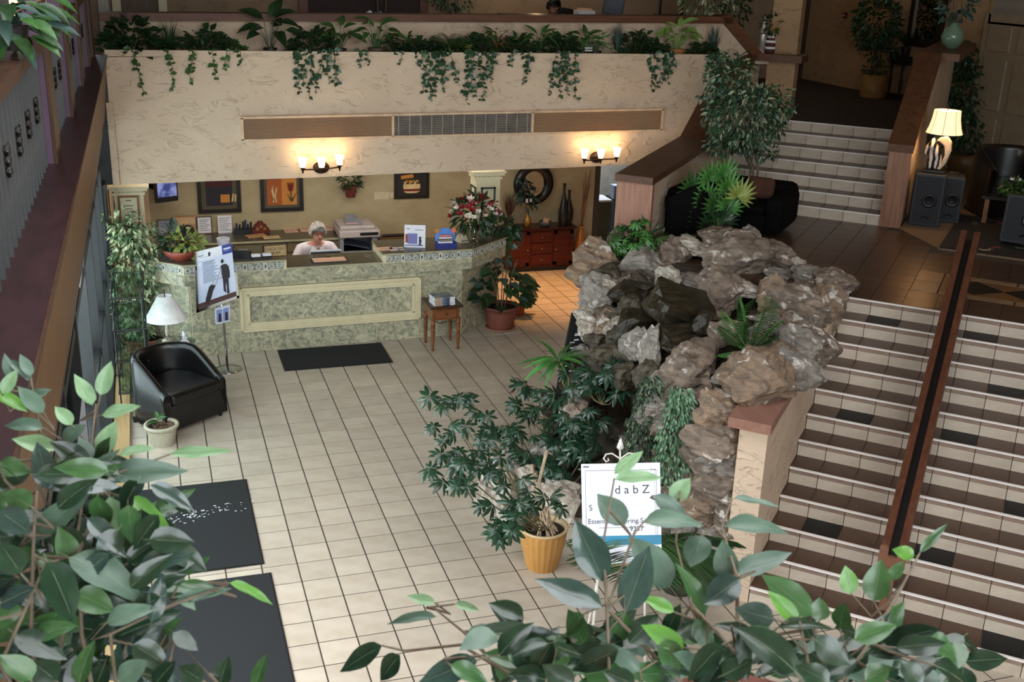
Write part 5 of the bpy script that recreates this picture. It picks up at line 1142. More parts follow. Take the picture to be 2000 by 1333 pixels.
stuff(mb.build('bark_chips',mat('bark_chips',(132,104,80),(84,62,46),rough=.9,scale=20),o)); MB().tube([(-.03,0,.16),(-.035,0,.24)],.005,5).build('stem',BARK,o)
for i in range(8): a=i*.8+2; put(o,leafmesh(i%3,.45,.2,.3,L_MID),(-.035,0,.2+.008*i),(math.cos(a)-.3,math.sin(a)*.5,.35),.1,(0,-.5,1))
# chrome poster stand
ps=thing('poster_stand','chrome floor stand holding a travel poster and a leaflet pocket','sign stand',(-0.191,3.76,0))
CHR=mat('chrome',(200,200,200),rough=.12,metal=1)
MB().lathe([(.001,.012),(.06,.014),(.15,.008),(.155,0)],n=32).build('base',CHR,ps,smooth=True)
pb=Vector((-0.191,3.76,0)); pq=[(-0.451,3.72,1.372),(-0.083,3.72,1.449),(-0.058,3.72,0.86),(-0.462,3.72,0.735)]
ptop=[Vector(p)-pb for p in pq]; cxp=sum(p.x for p in ptop)/4
MB().tube([(0,0,.01),(-.02,0,.6),(-.03,.005,.95)],.014,10).build('pole',CHR,ps,smooth=True)
def pfp(u,v,dy=0):   # point on the poster: u right, v up
    a,b,c,d=ptop; top_=a.lerp(b,u); bot=d.lerp(c,u); q=bot.lerp(top_,v); return (q.x,q.y+dy,q.z)
def pquad(mb,u0,v0,u1,v1,dy,mi): mb.add([pfp(u0,v0,dy),pfp(u1,v0,dy),pfp(u1,v1,dy),pfp(u0,v1,dy)],[(0,1,2,3)],mi)
mb=MB()
for u0,v0,u1,v1 in ((-.06,-.05,1.06,0),(-.06,-.05,0,.75),(1,-.05,1.06,.45),(-.03,.7,0,1.02)):
    c=[pfp(u0,v0,-.012),pfp(u1,v0,-.012),pfp(u1,v1,-.012),pfp(u0,v1,-.012),pfp(u0,v0,.012),pfp(u1,v0,.012),pfp(u1,v1,.012),pfp(u0,v1,.012)]
    mb.add(c,[(0,1,2,3),(7,6,5,4),(0,4,5,1),(1,5,6,2),(2,6,7,3),(3,7,4,0)])
mb.build('frame',CHR,ps)
mb=MB(); pquad(mb,0,0,1,1,-.002,0); pquad(mb,0,.83,.72,1,-.004,1); pquad(mb,.72,.83,1,1,-.004,2); pquad(mb,0,0,1,.09,-.004,3)
for k in range(11): pquad(mb,.16,.72-k*.03,.16+(.36,.32,.4,.34,.5,.3)[k%6],.732-k*.03,-.004,4)
pquad(mb,.16,.745,.46,.757,-.004,4); pquad(mb,.16,.77,.5,.785,-.004,4)
pquad(mb,.05,.9,.2,.915,-.005,4); pquad(mb,.1,.87,.36,.875,-.005,4); pquad(mb,.76,.915,.96,.94,-.005,1); pquad(mb,.78,.89,.92,.895,-.005,1); pquad(mb,.04,.74,.12,.79,-.004,1)
def blob(pts,mi): mb.add([pfp(u,v,-.006) for u,v in pts],[tuple(range(len(pts)))],mi)
blob([(.66,.70),(.70,.675),(.74,.70),(.745,.735),(.70,.76),(.66,.735)],5)                     # traveller's head
blob([(.64,.64),(.70,.66),(.80,.655),(.86,.60),(.88,.48),(.87,.38),(.83,.38),(.82,.2),(.83,.1),(.76,.1),(.77,.24),(.75,.32),(.74,.22),(.745,.12),(.68,.17),(.68,.36),(.655,.5),(.66,.58)],5)
blob([(.64,.62),(.66,.58),(.50,.34),(.47,.31),(.46,.33)],6)
blob([(.30,.33),(.36,.36),(.42,.34),(.48,.32),(.40,.24),(.34,.12),(.28,.04),(.18,.05),(.20,.14)],5)      # suitcase
blob([(.38,.36),(.42,.44),(.44,.42),(.42,.35)],6); blob([(.33,.88),(.36,.86),(.39,.88),(.39,.93),(.36,.95),(.33,.93)],5)
mb.build('poster',[mat('poster_sky',(170,186,214),(204,206,220),rough=.4,scale=3),mat('poster_white',(226,226,232),rough=.4),mat('poster_blue',(44,58,140),rough=.4),mat('poster_brown',(72,46,42),rough=.4),mat('poster_text',(106,116,140),rough=.5),mat('poster_black',(34,26,32),rough=.4),mat('poster_grey',(170,174,190),rough=.5)],ps)
MB().box(-.12,.0,.84,.08,.02,.87).build('bracket',CHR,ps)
lq=[(-0.293,3.7,0.73),(-0.135,3.7,0.766),(-0.144,3.7,0.58),(-0.297,3.7,0.555)]
q=[Vector(p)-pb for p in lq]; mb=MB(); mb.add([tuple(q[0]),tuple(q[1]),tuple(q[2]),tuple(q[3])]+[(v.x,v.y+.04,v.z) for v in q],[(3,2,1,0),(4,5,6,7),(0,1,5,4),(3,7,6,2),(0,4,7,3),(1,2,6,5)]); lk=mb.build('leaflet_pocket',mat('pocket_white',(216,220,230),rough=.3),ps)
mb=MB()
for k in range(2):
    a=q[3].lerp(q[2],.08+.46*k); b=q[3].lerp(q[2],.46+.46*k); c=q[0].lerp(q[1],.46+.46*k); d=q[0].lerp(q[1],.08+.46*k); y3=Vector((0,-.004,0))
    mb.add([tuple(a.lerp(d,.1)+y3),tuple(b.lerp(c,.1)+y3),tuple(b.lerp(c,.9)+y3),tuple(a.lerp(d,.9)+y3)],[(0,1,2,3)],0); y4=Vector((0,-.006,0)); e=a.lerp(b,.55); h=d.lerp(c,.55)
    mb.add([tuple(e.lerp(h,.12)+y4+Vector((-.012,0,0))),tuple(e.lerp(h,.12)+y4+Vector((.02,0,0))),tuple(e.lerp(h,.6)+y4+Vector((.016,0,0))),tuple(e.lerp(h,.68)+y4),tuple(e.lerp(h,.6)+y4+Vector((-.01,0,0)))],[(0,1,2,3,4)],1)
mb.build('print',[mat('leaflet_blue',(126,140,196),rough=.4),MATS['poster_black']],lk)
# wrought iron rack by the window
rk=thing('metal_rack','black wrought iron rack with glass shelves against the left window','rack',(-1.2,3.2,0)); M_IRON=mat('iron',(26,24,24),rough=.45)
for y in (2.75,3.65):
    for x in (-1.29,-1.02): MB().tube([(x,y,0),(x,y,1.25)],.007,8).build('post',M_IRON,rk,world=True)
    s_=MB()
    for z in (.35,.75,1.1):
        for sg in (-1,1): s_.tube([(-1.29+.0+.05*math.cos(a*.7)*(1-a*.08)+.05,y,z+sg*(.07+.05*math.sin(a*.7)*(1-a*.08))) for a in range(10)],.005,5)
    s_.build('scroll',M_IRON,rk,world=True)
for z in (.22,.55,.88,1.2):
    MB().box(-1.3,2.74,z,-1.01,3.66,z+.008).build('glass_shelf',MATS['table_glass'],rk,world=True)
    f=MB(); f.tube([(-1.3,2.73,z),(-1.0,2.73,z),(-1.0,3.67,z),(-1.3,3.67,z),(-1.3,2.73,z)],.009,6); f.build('shelf_rim',M_IRON,rk,world=True)

# ================================================================ rock waterfall
M_RK=[mat('rock_%s'%n,a,b,rough=.85,scale=sc,detail=8,dist=.8,bump=1,bscale=12,vary=.12,contrast=(.34,.7),stretch=st) for n,a,b,sc,st in (
 ('brown',(140,124,108),(90,78,68),2.2,(1,1,2.2)),('grey',(150,142,132),(98,92,84),2.6,(1,1,2.5)),('pale',(196,188,174),(128,114,100),2.6,(1,1,1)),('rust',(146,122,98),(98,86,76),2.0,(1,1,2.5)))]
for m_ in M_RK:
    nt=m_.node_tree; N=nt.nodes; L=nt.links; b=N['Principled BSDF']; src=b.inputs['Base Color'].links[0].from_socket
    tc=N.new('ShaderNodeTexCoord'); q=N.new('ShaderNodeTexNoise'); q.inputs['Scale'].default_value=2.1; q.inputs['Detail'].default_value=7; q.inputs['Distortion'].default_value=.6
    oi=N.new('ShaderNodeObjectInfo'); va=N.new('ShaderNodeVectorMath'); va.operation='ADD'; L.new(tc.outputs['Object'],va.inputs[0]); L.new(oi.outputs['Location'],va.inputs[1]); L.new(va.outputs[0],q.inputs['Vector'])
    r=N.new('ShaderNodeValToRGB'); r.color_ramp.elements[0].position=.6; r.color_ramp.elements[1].position=.68; L.new(q.outputs['Fac'],r.inputs[0])
    mx=N.new('ShaderNodeMix'); mx.data_type='RGBA'; L.new(r.outputs[0],mx.inputs[0]); L.new(src,mx.inputs[6]); mx.inputs[7].default_value=rgb(206,200,190); L.new(mx.outputs[2],b.inputs['Base Color'])
M_RKD=mat('rock_dark',(92,82,64),(42,36,28),rough=.6,scale=4,detail=8,dist=.8,bump=1,bscale=9,vary=.2); M_RKW=mat('rock_wet_shaded',(60,54,40),(26,24,18),rough=.3,scale=3,detail=8,dist=1,bump=.8,bscale=8,stretch=(1,3,1))
rk=thing('rock_waterfall','tall pile of craggy brown and grey rocks between the lobby floor and the lower stairs','rocks',S(2.2,2.4,0))
from mathutils import noise
import bmesh
def rockmesh(seed,m,sub=3,rough=1,flat=False):
    g=random.Random(seed); bm=bmesh.new(); bmesh.ops.create_icosphere(bm,subdivisions=sub,radius=1)
    pl=[]
    for k in range(17):
        v=rdir(g); pl.append((v,g.uniform(.5,.86)))
    off=Vector((g.uniform(-9,9),)*3)
    for v in bm.verts:
        p=v.co.copy()
        for nrm,d in pl:
            e=p.dot(nrm)-d
            if e>0: p-=nrm*e*.93
        n=noise.fractal(p*1.6+off,.9,2.1,4); lay=noise.noise(Vector((p.x*.7,p.y*.7,p.z*8+p.x*1.5))+off)
        n2=noise.fractal(p*4.5+off,.8,2.2,4); p+=v.co.normalized()*(n*.12*rough+n2*.09*rough+lay*.12*rough); v.co=p
    me=bpy.data.meshes.new('rock'); bm.to_mesh(me); bm.free(); me.materials.append(m)
    return me
RKM={}
for ti,m in enumerate(M_RK+[M_RKD,M_RKW]): RKM[ti]=[rockmesh(10*ti+k,m,4 if ti<4 else 3,1) for k in range(5 if ti<4 else 4)]
g=random.Random(77)
# every big rock: centre, width, height, depth (m), kind, roll
BIG=[((3.377,1.95,1.495),0.446,0.384,0.5,3,0.1),((3.698,2.196,1.642),0.121,0.282,0.3,0,0.2),((3.799,1.61,1.524),0.452,0.367,0.5,1,-0.1),((4.034,1.592,1.638),0.266,0.314,0.4,0,0.3),((4.275,1.637,1.736),0.398,0.189,0.35,2,0.15),((4.516,1.124,1.702),0.539,0.396,0.6,0,-0.15),((4.533,1.595,1.809),0.338,0.178,0.35,0,-0.1),((4.836,1.511,1.806),0.141,0.21,0.3,1,0.2),((4.915,1.086,1.738),0.285,0.265,0.45,0,0),((5.001,0.864,1.706),0.104,0.171,0.25,2,0.4),((4.856,0.865,1.612),0.279,0.171,0.4,1,0.1),((4.933,0.512,1.683),0.268,0.166,0.4,1,0),((4.981,0.187,1.7),0.322,0.228,0.4,0,0.1),((4.397,-0.152,1.622),0.406,0.32,0.5,0,0.45),((4.698,-0.166,1.577),0.23,0.416,0.4,3,0.3),((4.21,-0.737,1.457),0.292,0.306,0.45,0,0.3),((3.928,-0.881,1.523),0.287,0.298,0.5,1,0.2),((4.178,-0.427,1.57),0.272,0.267,0.5,0,0),((3.213,-1.511,1.561),0.423,0.392,0.5,3,-0.15),((3.212,-0.536,1.346),0.396,0.415,0.6,0,0.1),((3.619,-1.278,1.504),0.245,0.285,0.5,1,0.15),((3.212,1.483,1.269),0.315,0.395,0.5,1,0.1),((3.361,1.477,1.429),0.251,0.155,0.35,2,0),((3.07,1.203,1.128),0.338,0.266,0.45,2,0.15),((3.121,1.015,1.166),0.147,0.227,0.3,3,0.4),((3.809,1.183,1.514),0.19,0.223,0.35,2,0.2),((4.035,1.103,1.529),0.217,0.132,0.35,1,0),((3.978,0.462,1.583),0.324,0.373,0.5,0,-0.1),((4.182,0.404,1.67),0.267,0.152,0.4,2,0.1),((4.262,0.048,1.7),0.147,0.397,0.35,3,0.6),((3.636,-0.32,1.528),0.247,0.205,0.4,0,0),((3.074,-0.054,1.296),0.136,0.374,0.35,1,0.3),((3.017,0.14,1.316),0.146,0.231,0.35,1,0.5),((3.124,0.733,1.26),0.249,0.117,0.25,2,-0.5),((2.952,0.621,1.014),0.248,0.245,0.4,4,0.2),((3.087,0.351,1.125),0.191,0.229,0.4,4,0),((2.867,0.703,0.881),0.201,0.269,0.4,4,0),((3.074,0.642,1.195),0.211,0.195,0.3,4,-0.3),((3.018,0.974,1.045),0.184,0.182,0.3,4,0.3),((2.905,0.11,1.038),0.201,0.206,0.3,4,0.1),((2.945,-0.207,1.155),0.16,0.227,0.3,4,0.2),((3.185,1.092,1.238),0.184,0.202,0.3,4,-0.2),((3.308,0.973,1.369),0.217,0.199,0.3,4,0.2),((2.992,-0.532,1.163),0.185,0.264,0.4,0,0.3),((2.948,-1.463,1.365),0.27,0.317,0.45,3,0),((2.912,-1.457,1.137),0.3,0.266,0.45,0,0.2),((2.98,-1.523,0.965),0.272,0.269,0.45,1,0.1),((2.888,-1.378,0.95),0.194,0.247,0.4,0,0),((2.98,-1.522,0.775),0.301,0.248,0.45,0,-0.1),((2.933,-1.449,0.573),0.279,0.253,0.45,3,0.1),((3.037,-1.578,0.562),0.192,0.293,0.4,0,0.3),((2.9,-1.138,1.201),0.188,0.29,0.4,0,0.2),((3.025,-1.566,0.34),0.249,0.255,0.4,1,0),((2.899,-1.277,0.708),0.199,0.255,0.4,0,0),((2.905,-1.282,0.402),0.23,0.286,0.4,1,0.2),((1.753,0.043,0.057),0.281,0.584,0.4,2,0.1),((2.023,0.059,0.053),0.28,0.324,0.4,2,0.2),((2.184,-0.306,0.105),0.367,0.428,0.4,2,0),((2.046,0.455,0.144),0.255,0.302,0.4,2,0.3),((1.774,-0.187,-0.022),0.206,0.24,0.35,2,0.1),((2.28,0.297,0.191),0.285,0.299,0.4,1,0.2),((2.781,0.648,0.693),0.202,0.28,0.35,4,0),((2.61,0.395,0.636),0.211,0.275,0.4,0,0.2)]
for (c,w,h_,dd,k,r) in BIG:
    w=max(w,.1)*1.12; h_=max(h_,.08)*1.12
    o=inst('rock',g.choice(RKM[k]),rk,rel(c,rk),(0,0,AN*.25),(1,1,1)); M=Matrix.Translation(rel(c,rk))@Matrix.Rotation(.25,4,'Z')@Matrix.Rotation(r,4,'Y')@Matrix.Diagonal((w*.66,dd*.6,h_*.66,1))@Matrix.Rotation(g.uniform(-.3,.3),4,'Z'); o.matrix_basis=M
WET_SHADED=[((3.488,0.241,1.53),1.1,0.5,0.4,0.42),((3.254,0.607,1.292),0.5,0.42,0.35,-0.2),((4.329,1.723,1.625),0.4,0.4,0.2,0),((3.55,1.225,1.404),0.6,0.3,0.3,0.2),((3.642,-0.047,1.482),0.5,0.3,0.35,0.3),((3.309,-0.142,1.41),0.6,0.28,0.4,0.1)]  # wet slabs, plus dark ones that put the hollows' shade into rock colour
for (c,w,h_,dd,r) in WET_SHADED:
    o=inst('wet_shaded_rock',g.choice(RKM[5]),rk); o.matrix_basis=Matrix.Translation(rel(c,rk))@Matrix.Rotation(.25,4,'Z')@Matrix.Rotation(r,4,'Y')@Matrix.Diagonal((w*.62,dd*.6,h_*.62,1))
    o['label']='dark mossy rock of the wet slabs and shaded hollows'
def HH(u,s):
    left=max(0,min(1.5,(s-1.55)*.75)); right=1.35 if s>1.1 else 0
    k=max(0,min(1,(u-2.35)/.7)); return left*(1-k)+right*k
mb=MB(); nu,ns=26,30; vs=[];fc=[]; c0=Vector(rk.location)
for i in range(nu+1):
    for j in range(ns+1):
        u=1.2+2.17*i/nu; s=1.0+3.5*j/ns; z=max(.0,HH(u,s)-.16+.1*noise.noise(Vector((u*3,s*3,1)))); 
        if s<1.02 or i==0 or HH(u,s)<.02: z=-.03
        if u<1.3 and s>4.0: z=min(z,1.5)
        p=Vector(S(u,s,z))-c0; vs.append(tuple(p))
for i in range(nu):
    for j in range(ns): a=i*(ns+1)+j; fc.append((a,a+ns+1,a+ns+2,a+1))
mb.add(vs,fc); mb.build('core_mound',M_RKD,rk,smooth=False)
cnt_=0
while cnt_<190:
    u=g.uniform(1.3,3.3); s=g.uniform(1.35,4.2)
    if u<1.35 and s>3.9: continue
    if u<1.25 and s<2.4: continue
    z=max(.04,HH(u,s)-.04); sz_=g.uniform(.07,.19); k=4 if g.random()<.66 else g.choice((0,1,3))
    o=inst('rock',g.choice(RKM[k]),rk); o.matrix_basis=Matrix.Translation(Vector(S(u,s,z))-c0)@Matrix.Rotation(g.uniform(0,6),4,'Z')@Matrix.Rotation(g.uniform(-.6,.6),4,'X')@Matrix.Diagonal((sz_*g.uniform(.8,1.5),sz_*g.uniform(.8,1.3),sz_*g.uniform(.6,1),1)); cnt_+=1
for i in range(60):    # rim along the side wall
    s=1.3+2.2*g.random()**.8; u=g.uniform(3.15,3.55); z=1.47+.06*(s-.7)+g.uniform(-.02,.04); sz_=g.uniform(.08,.15); o=inst('rock',g.choice(RKM[g.choice((0,1,3))]),rk); o.matrix_basis=Matrix.Translation(Vector(S(u-.05,s,z))-c0)@Matrix.Rotation(g.uniform(0,6),4,'Z')@Matrix.Diagonal((sz_*1.3,sz_,sz_*.6,1))
for i in range(26):    # front face beside the pier
    u=g.uniform(2.6,3.3); z=g.uniform(.05,1.3); sz_=g.uniform(.09,.17); o=inst('rock',g.choice(RKM[g.choice((0,1,3,4))]),rk); o.matrix_basis=Matrix.Translation(Vector(S(u,1.1+g.uniform(0,.12),z))-c0)@Matrix.Rotation(g.uniform(0,6),4,'Z')@Matrix.Diagonal((sz_*1.2,sz_,sz_*.9,1))
# ---------------------------------------------------------------- plants growing on and around the rocks
def schef(key,label,base,clusters,size,trunks,potf=None,name='umbrella_plant',m=None):
    g=random.Random(key); o=thing(name,label,'plant',base); m=m or L_SCH
    for i,(p) in enumerate(list(clusters)+[tuple(Vector(c)+Vector((g.uniform(-.12,.12),g.uniform(-.08,.1),g.uniform(-.1,.08)))) for c in clusters]):
        q=rel(p,o); put(o,umbrella(m,8+i%2,i%4),q,(g.uniform(-1,1),g.uniform(-.8,.2),g.uniform(-.2,.2)),size*g.uniform(.8,1.2),(g.uniform(-.5,.5),-.75+g.uniform(-.3,.3),.75))
    mb=MB()
    for i,(p) in enumerate(clusters):
        if i%2==0 or len(clusters)<26:
            q=rel(p,o); b=Vector(trunks[i%len(trunks)]); mid=b.lerp(q,.55)+Vector((0,0,-.06)); mb.tube([tuple(b),tuple(mid),tuple(q)],.007,5,r2=.003)
    mb.build('branches',mat('green_stem',(110,100,66),(84,78,50),rough=.8),o)
    return o
pc_=[(1.084,-0.714,1.289),(1.229,-0.645,1.305),(1.311,-0.567,1.291),(1.078,-0.961,1.222),(1.342,-0.718,1.211),(1.004,-1.071,1.158),(1.202,-0.905,1.185),(1.413,-0.89,1.115),(0.946,-1.181,1.111),(1.093,-1.126,1.093),(1.268,-1.09,1.048),(1.043,-1.243,1.033),(1.187,-1.29,1.038),(0.906,-1.426,1.019),(1.067,-1.49,0.992),(1.263,-1.327,1.007),(1.396,-1.142,1.025),(1.329,-1.479,0.961),(1.313,-1.705,0.94),(1.214,-1.583,0.879),(1.443,-1.754,0.929),(1.605,-1.691,0.946),(1.303,-1.828,0.902),(1.216,-1.81,0.873),(1.627,-1.816,0.929),(1.139,-1.896,0.873),(1.448,-1.625,0.98),(1.242,-1.929,0.876),(1.344,-0.988,1.092),(1.072,-1.333,1.119)]
yb=(1.806,-1.038,0)
o=schef(1,'umbrella plant with white roots leaning out of the ribbed ochre floor pot',yb,pc_,.092,[(-.03,0,.3),(.02,.02,.3),(.05,-.02,.3)])
mo=mat('ochre_pot',(190,140,74),(160,110,52),rough=.35,scale=4); n=44; vs=[];fc=[]
pr=[(.12,0),(.125,.02),(.165,.2),(.178,.31),(.182,.33)]
for r_,z in pr:
    for i in range(n): k=1+.025*(i%2)*(0 if z>.31 else 1); vs.append((r_*k*math.cos(2*PI*i/n),r_*k*math.sin(2*PI*i/n),z))
for j in range(4):
    for i in range(n): fc.append((j*n+i,j*n+(i+1)%n,(j+1)*n+(i+1)%n,(j+1)*n+i))
fc.append(tuple(range(n-1,-1,-1))); mb=MB(); mb.add(vs,fc); mb.build('pot',mo,o)
MB().lathe([(.178,.325),(.19,.335),(.19,.35),(.17,.35),(.165,.3)],n=32,closed=False).build('rim',mat('pot_rim',(206,180,136),rough=.4),o,smooth=True); MB().lathe([(.001,.31),(.168,.305)],n=24,closed=False).build('soil',SOIL,o)
mb=MB(); g=random.Random(5)
for k in range(14): a=g.uniform(0,6.28); mb.tube([(math.cos(a)*.13*g.uniform(.5,1),math.sin(a)*.12,.3),(math.cos(a)*.05,math.sin(a)*.05,.38),(g.uniform(-.03,.03),g.uniform(-.02,.02),.5)],.009,5,r2=.006)
mb.tube([(-.02,0,.3),(-.08,.02,.6),(-.1,.05,.85)],.014,6); mb.tube([(.0,0,.3),(-.04,.04,.7),(.02,.06,.95)],.013,6); mb.build('roots',mat('pale_root',(196,176,148),(166,144,116),rough=.8,scale=30),o)
pc2=[(2.223,0.909,0.708),(2.373,0.764,0.7),(2.12,0.731,0.586),(2.224,0.63,0.567),(2.296,0.56,0.599),(2.347,0.371,0.564),(2.461,0.261,0.648),(2.559,0.445,0.76),(2.091,0.48,0.444),(2.208,0.368,0.432),(2.292,0.147,0.52),(2.416,0.165,0.547),(2.475,-0.031,0.531),(2.613,-0.025,0.629),(2.042,0.25,0.355),(2.173,0.122,0.349),(2.278,0.02,0.336),(2.379,-0.077,0.418),(2.473,-0.168,0.449),(2.597,-0.149,0.522),(1.986,0.443,0.372),(2.621,0.107,0.745),(2.375,0.623,0.656),(2.34,0.1,0.448),(2.476,0.108,0.624),(2.116,0.178,0.266),(2.201,-0.044,0.288),(2.304,-0.143,0.299),(2.483,-0.247,0.375),(2.047,0.175,0.201),(2,0.569,0.451)]
schef(2,'large dark umbrella plant growing at the foot of the rocks behind the ochre pot',(2.262,-0.033,0.079),pc2,.112,[(0,0,.0),(.05,.03,.0),(-.06,.02,0)])
pc3=[(2.722,0.426,1.017),(2.88,0.273,1.079),(2.639,0.228,0.935),(2.742,0.128,0.926),(2.835,0.039,0.915),(2.753,0.257,0.981),(2.907,0.108,0.991),(2.615,0.391,0.957),(2.799,0.143,1.035)]
schef(3,'small umbrella plant rooted in the dark rocks above the larger one',(2.739,0.131,0.781),pc3,.11,[(0,0,0)])
o=thing('dracaena','spiky green dracaena with a braided pale trunk left of the rocks','plant',(2.702,0.794,0.591)); tpd=rel((2.607,0.886,0.921),o)
mb=MB(); mb.tube([(0,0,0),(tpd.x*.4+.015,0,tpd.z*.5),tuple(tpd)],.014,7); mb.tube([(.01,.02,0),(tpd.x*.4-.02,.02,tpd.z*.4),(tpd.x,.01,tpd.z)],.013,7); mb.build('trunk',mat('braided_trunk',(176,156,112),(140,122,84),rough=.8,scale=20),o)
g=random.Random(9)
for i in range(22):
    a=i*2.4; e=g.uniform(-.3,1.0); put(o,leafmesh(20+i%2,.16,.25,.9,L_FAN if i%3 else L_MID,6),tpd,(math.cos(a),math.sin(a)*.6-.2,e),g.uniform(.26,.4),(0,-.4,1))
o=thing('areca_palm','small green palm with narrow fronds growing on the rocks beside the stairs','plant',(3.563,-0.807,1.526)); g=random.Random(10)
for k,(x,y) in enumerate([(-0.213,0.206,0.162),(-0.21,0.203,0.335),(-0.102,0.099,0.487),(0.009,-0.009,0.554),(0.079,-0.077,0.403),(0.186,-0.18,0.324),(0.17,-0.165,0.173),(-0.126,0.122,0.01),(0.11,-0.106,0.029),(-0.043,0.042,0.289),(-0.163,0.158,-0.109),(0.195,-0.189,0.052)] and [(0,0)]*12):
    tp=[Vector(q) for q in [(-0.213,0.206,0.162),(-0.21,0.203,0.335),(-0.102,0.099,0.487),(0.009,-0.009,0.554),(0.079,-0.077,0.403),(0.186,-0.18,0.324),(0.17,-0.165,0.173),(-0.126,0.122,0.01),(0.11,-0.106,0.029),(-0.043,0.042,0.289),(-0.163,0.158,-0.109),(0.195,-0.189,0.052)]][k]
    tp.y+=g.uniform(-.12,.05); frond(g,o,(0,0,.0),tp+Vector((0,0,.12)),tp.length*1.12,L_FAN if k%3 else L_MID,20,.016,.36,.35)
MB().tube([(0,0,-.05),(0,0,.08)],.03,8).build('stem',BARK,o)
o=thing('leafy_shrub','dense shrub with whorled green leaves at the top left of the rocks','plant',(3.834,1.855,1.578)); g=random.Random(19)
for i in range(46):
    v=rdir(g); p=Vector((v.x*.33,v.y*.2-.05,.2+v.z*.2)); put(o,umbrella(L_MID if i%3 else L_FAN,9,i%4),p,(g.uniform(-1,1),-.3,.2),.085,(v.x*.8,-.6,.7+.3*v.z))
MB().tube([(0,0,-.05),(0,0,.25)],.02,6).build('stem',BARK,o)
crown(g,(0,.02,.17),(.3,.18,.17),160,.1,.35,L_DARK,o)
o=thing('fan_palm','bright green fan palm standing before the black sofa','plant',(4.801,2.059,1.625)); g=random.Random(20)
fanb=(4.801,2.059,1.625)
for k,p in enumerate([(4.759,2.282,2.272),(4.863,2.181,2.327),(4.745,2.295,2.061),(4.904,2.141,2.187),(4.988,2.06,2.131),(4.626,2.41,2.141),(4.62,2.416,1.928),(4.819,2.224,1.991),(4.727,2.313,1.863),(4.917,2.128,2.009),(4.643,2.394,1.763),(4.792,2.249,1.791),(4.889,2.156,1.854),(4.718,2.322,1.693)]):
    q=rel(p,o); mb=MB(); nl=13; m=L_YEL if k==4 else (L_FAN if k<4 or k==9 else L_MID if k<8 else L_DARK)
    ax=Vector((g.uniform(-.6,.6),-.9,g.uniform(-.2,.5))).normalized(); X=ax.cross(Vector((0,0,1))).normalized(); Yv=X.cross(ax)
    up_=Vector((q.x*.9,0,g.uniform(-.2,.8))).normalized()
    for j in range(nl):
        a=-1.9+3.8*j/(nl-1); d=(Vector((math.sin(a),0,math.cos(a)))); d=Matrix.Rotation(math.atan2(q.x,.4)*.8,3,'Y')@d; d=d+Vector((0,-.35,0)); addleaf(mb,(0,0,0),d,.25*(1-.25*abs(a)/1.9),.2,(0,-1,.2),0,.4)
    f_=mb.build('fan_leaf',m,o); f_.location=q
    MB().tube([(0,0,.1),tuple(q*.5+Vector((0,.05,.02))),tuple(q)],.006,5).build('stalk',L_MID,o)
MB().lathe([(.1,0),(.13,.2),(.135,.21),(.11,.18)],n=16,closed=False).build('pot',POTD,o)
# trailing plants in tan wall pots
for k,(p,pp_,nm,h_) in enumerate((((2.665,-0.841,1.422),(2.707,-0.882,1.199),'silvery trailing plant in a small tan pot, left of the pair on the rocks',.72),((2.761,-1.143,1.425),(2.819,-1.199,1.277),'greener trailing plant in a tan trough, right of the pair on the rocks',.66))):
    o=thing('trailing_plant',nm,'plant',(p[0],p[1],p[2]-.16)); g=random.Random(40+k); mb=MB()
    for i in range(1050):
        t_=g.random(); z=.2-t_*h_*1.15; wd=(.06+.10*min(1,t_*2.2))*1.1; a=g.uniform(0,2*PI); e=g.random()**.5
        addleaf(mb,(math.cos(a)*wd*e-(.04*t_ if k==0 else -.0),math.sin(a)*.1*e-.1,z),(math.cos(a)*.6,-.6,-.9+g.uniform(-.3,.6)),g.uniform(.035,.06),.38,(0,-1,.5),0,.2)
    stuff(mb.build('foliage',L_VARD if k==0 else mat('silver_leaf',(72,112,80),(142,172,138),rough=.45,scale=26,vary=.25,contrast=(.48,.62)),o)); q=rel(pp_,o); MB().box(q.x-.02,-.02,-.06,q.x+.1,.1,.05).build('pot',mat('tan_pot',(170,136,96),(150,118,82),rough=.7),o)
    st_=MB()
    for i in range(6): st_.tube([(q.x,0,0),(q.x*.4+.02*i-.05,-.1,.02),(-.06+.025*i,-.12,-h_*.7)],.004,4)
    st_.build('stems',BARK,o)
# low palm beside the white sign
o=thing('sago_palm','green feather palm at the stair foot behind the white easel sign','plant',(2.692,-1.612,0)); g=random.Random(50)
for k,p in enumerate([(1.664,-2.853,1.485),(1.74,-2.857,1.394),(2.01,-2.695,1.024),(1.732,-2.896,1.282),(2.186,-2.578,0.895),(2.478,-2.419,0.987),(2.435,-2.458,0.845),(2.354,-2.367,1.014),(1.648,-2.897,1.354)]):
    q=rel(p,o); frond(g,o,(0,0,.35),q-Vector((0,0,.35))+Vector((0,0,.15)),(q-Vector((0,0,.35))).length*1.1,L_DARK if k%2 else L_MID,26,.012,.3,.35)
MB().tube([(0,0,.15),(0,0,.4)],.05,9).build('stem',BARK,o); MB().lathe([(.12,0),(.15,.2),(.155,.21),(.13,.18)],n=16,closed=False).build('pot',POTD,o)
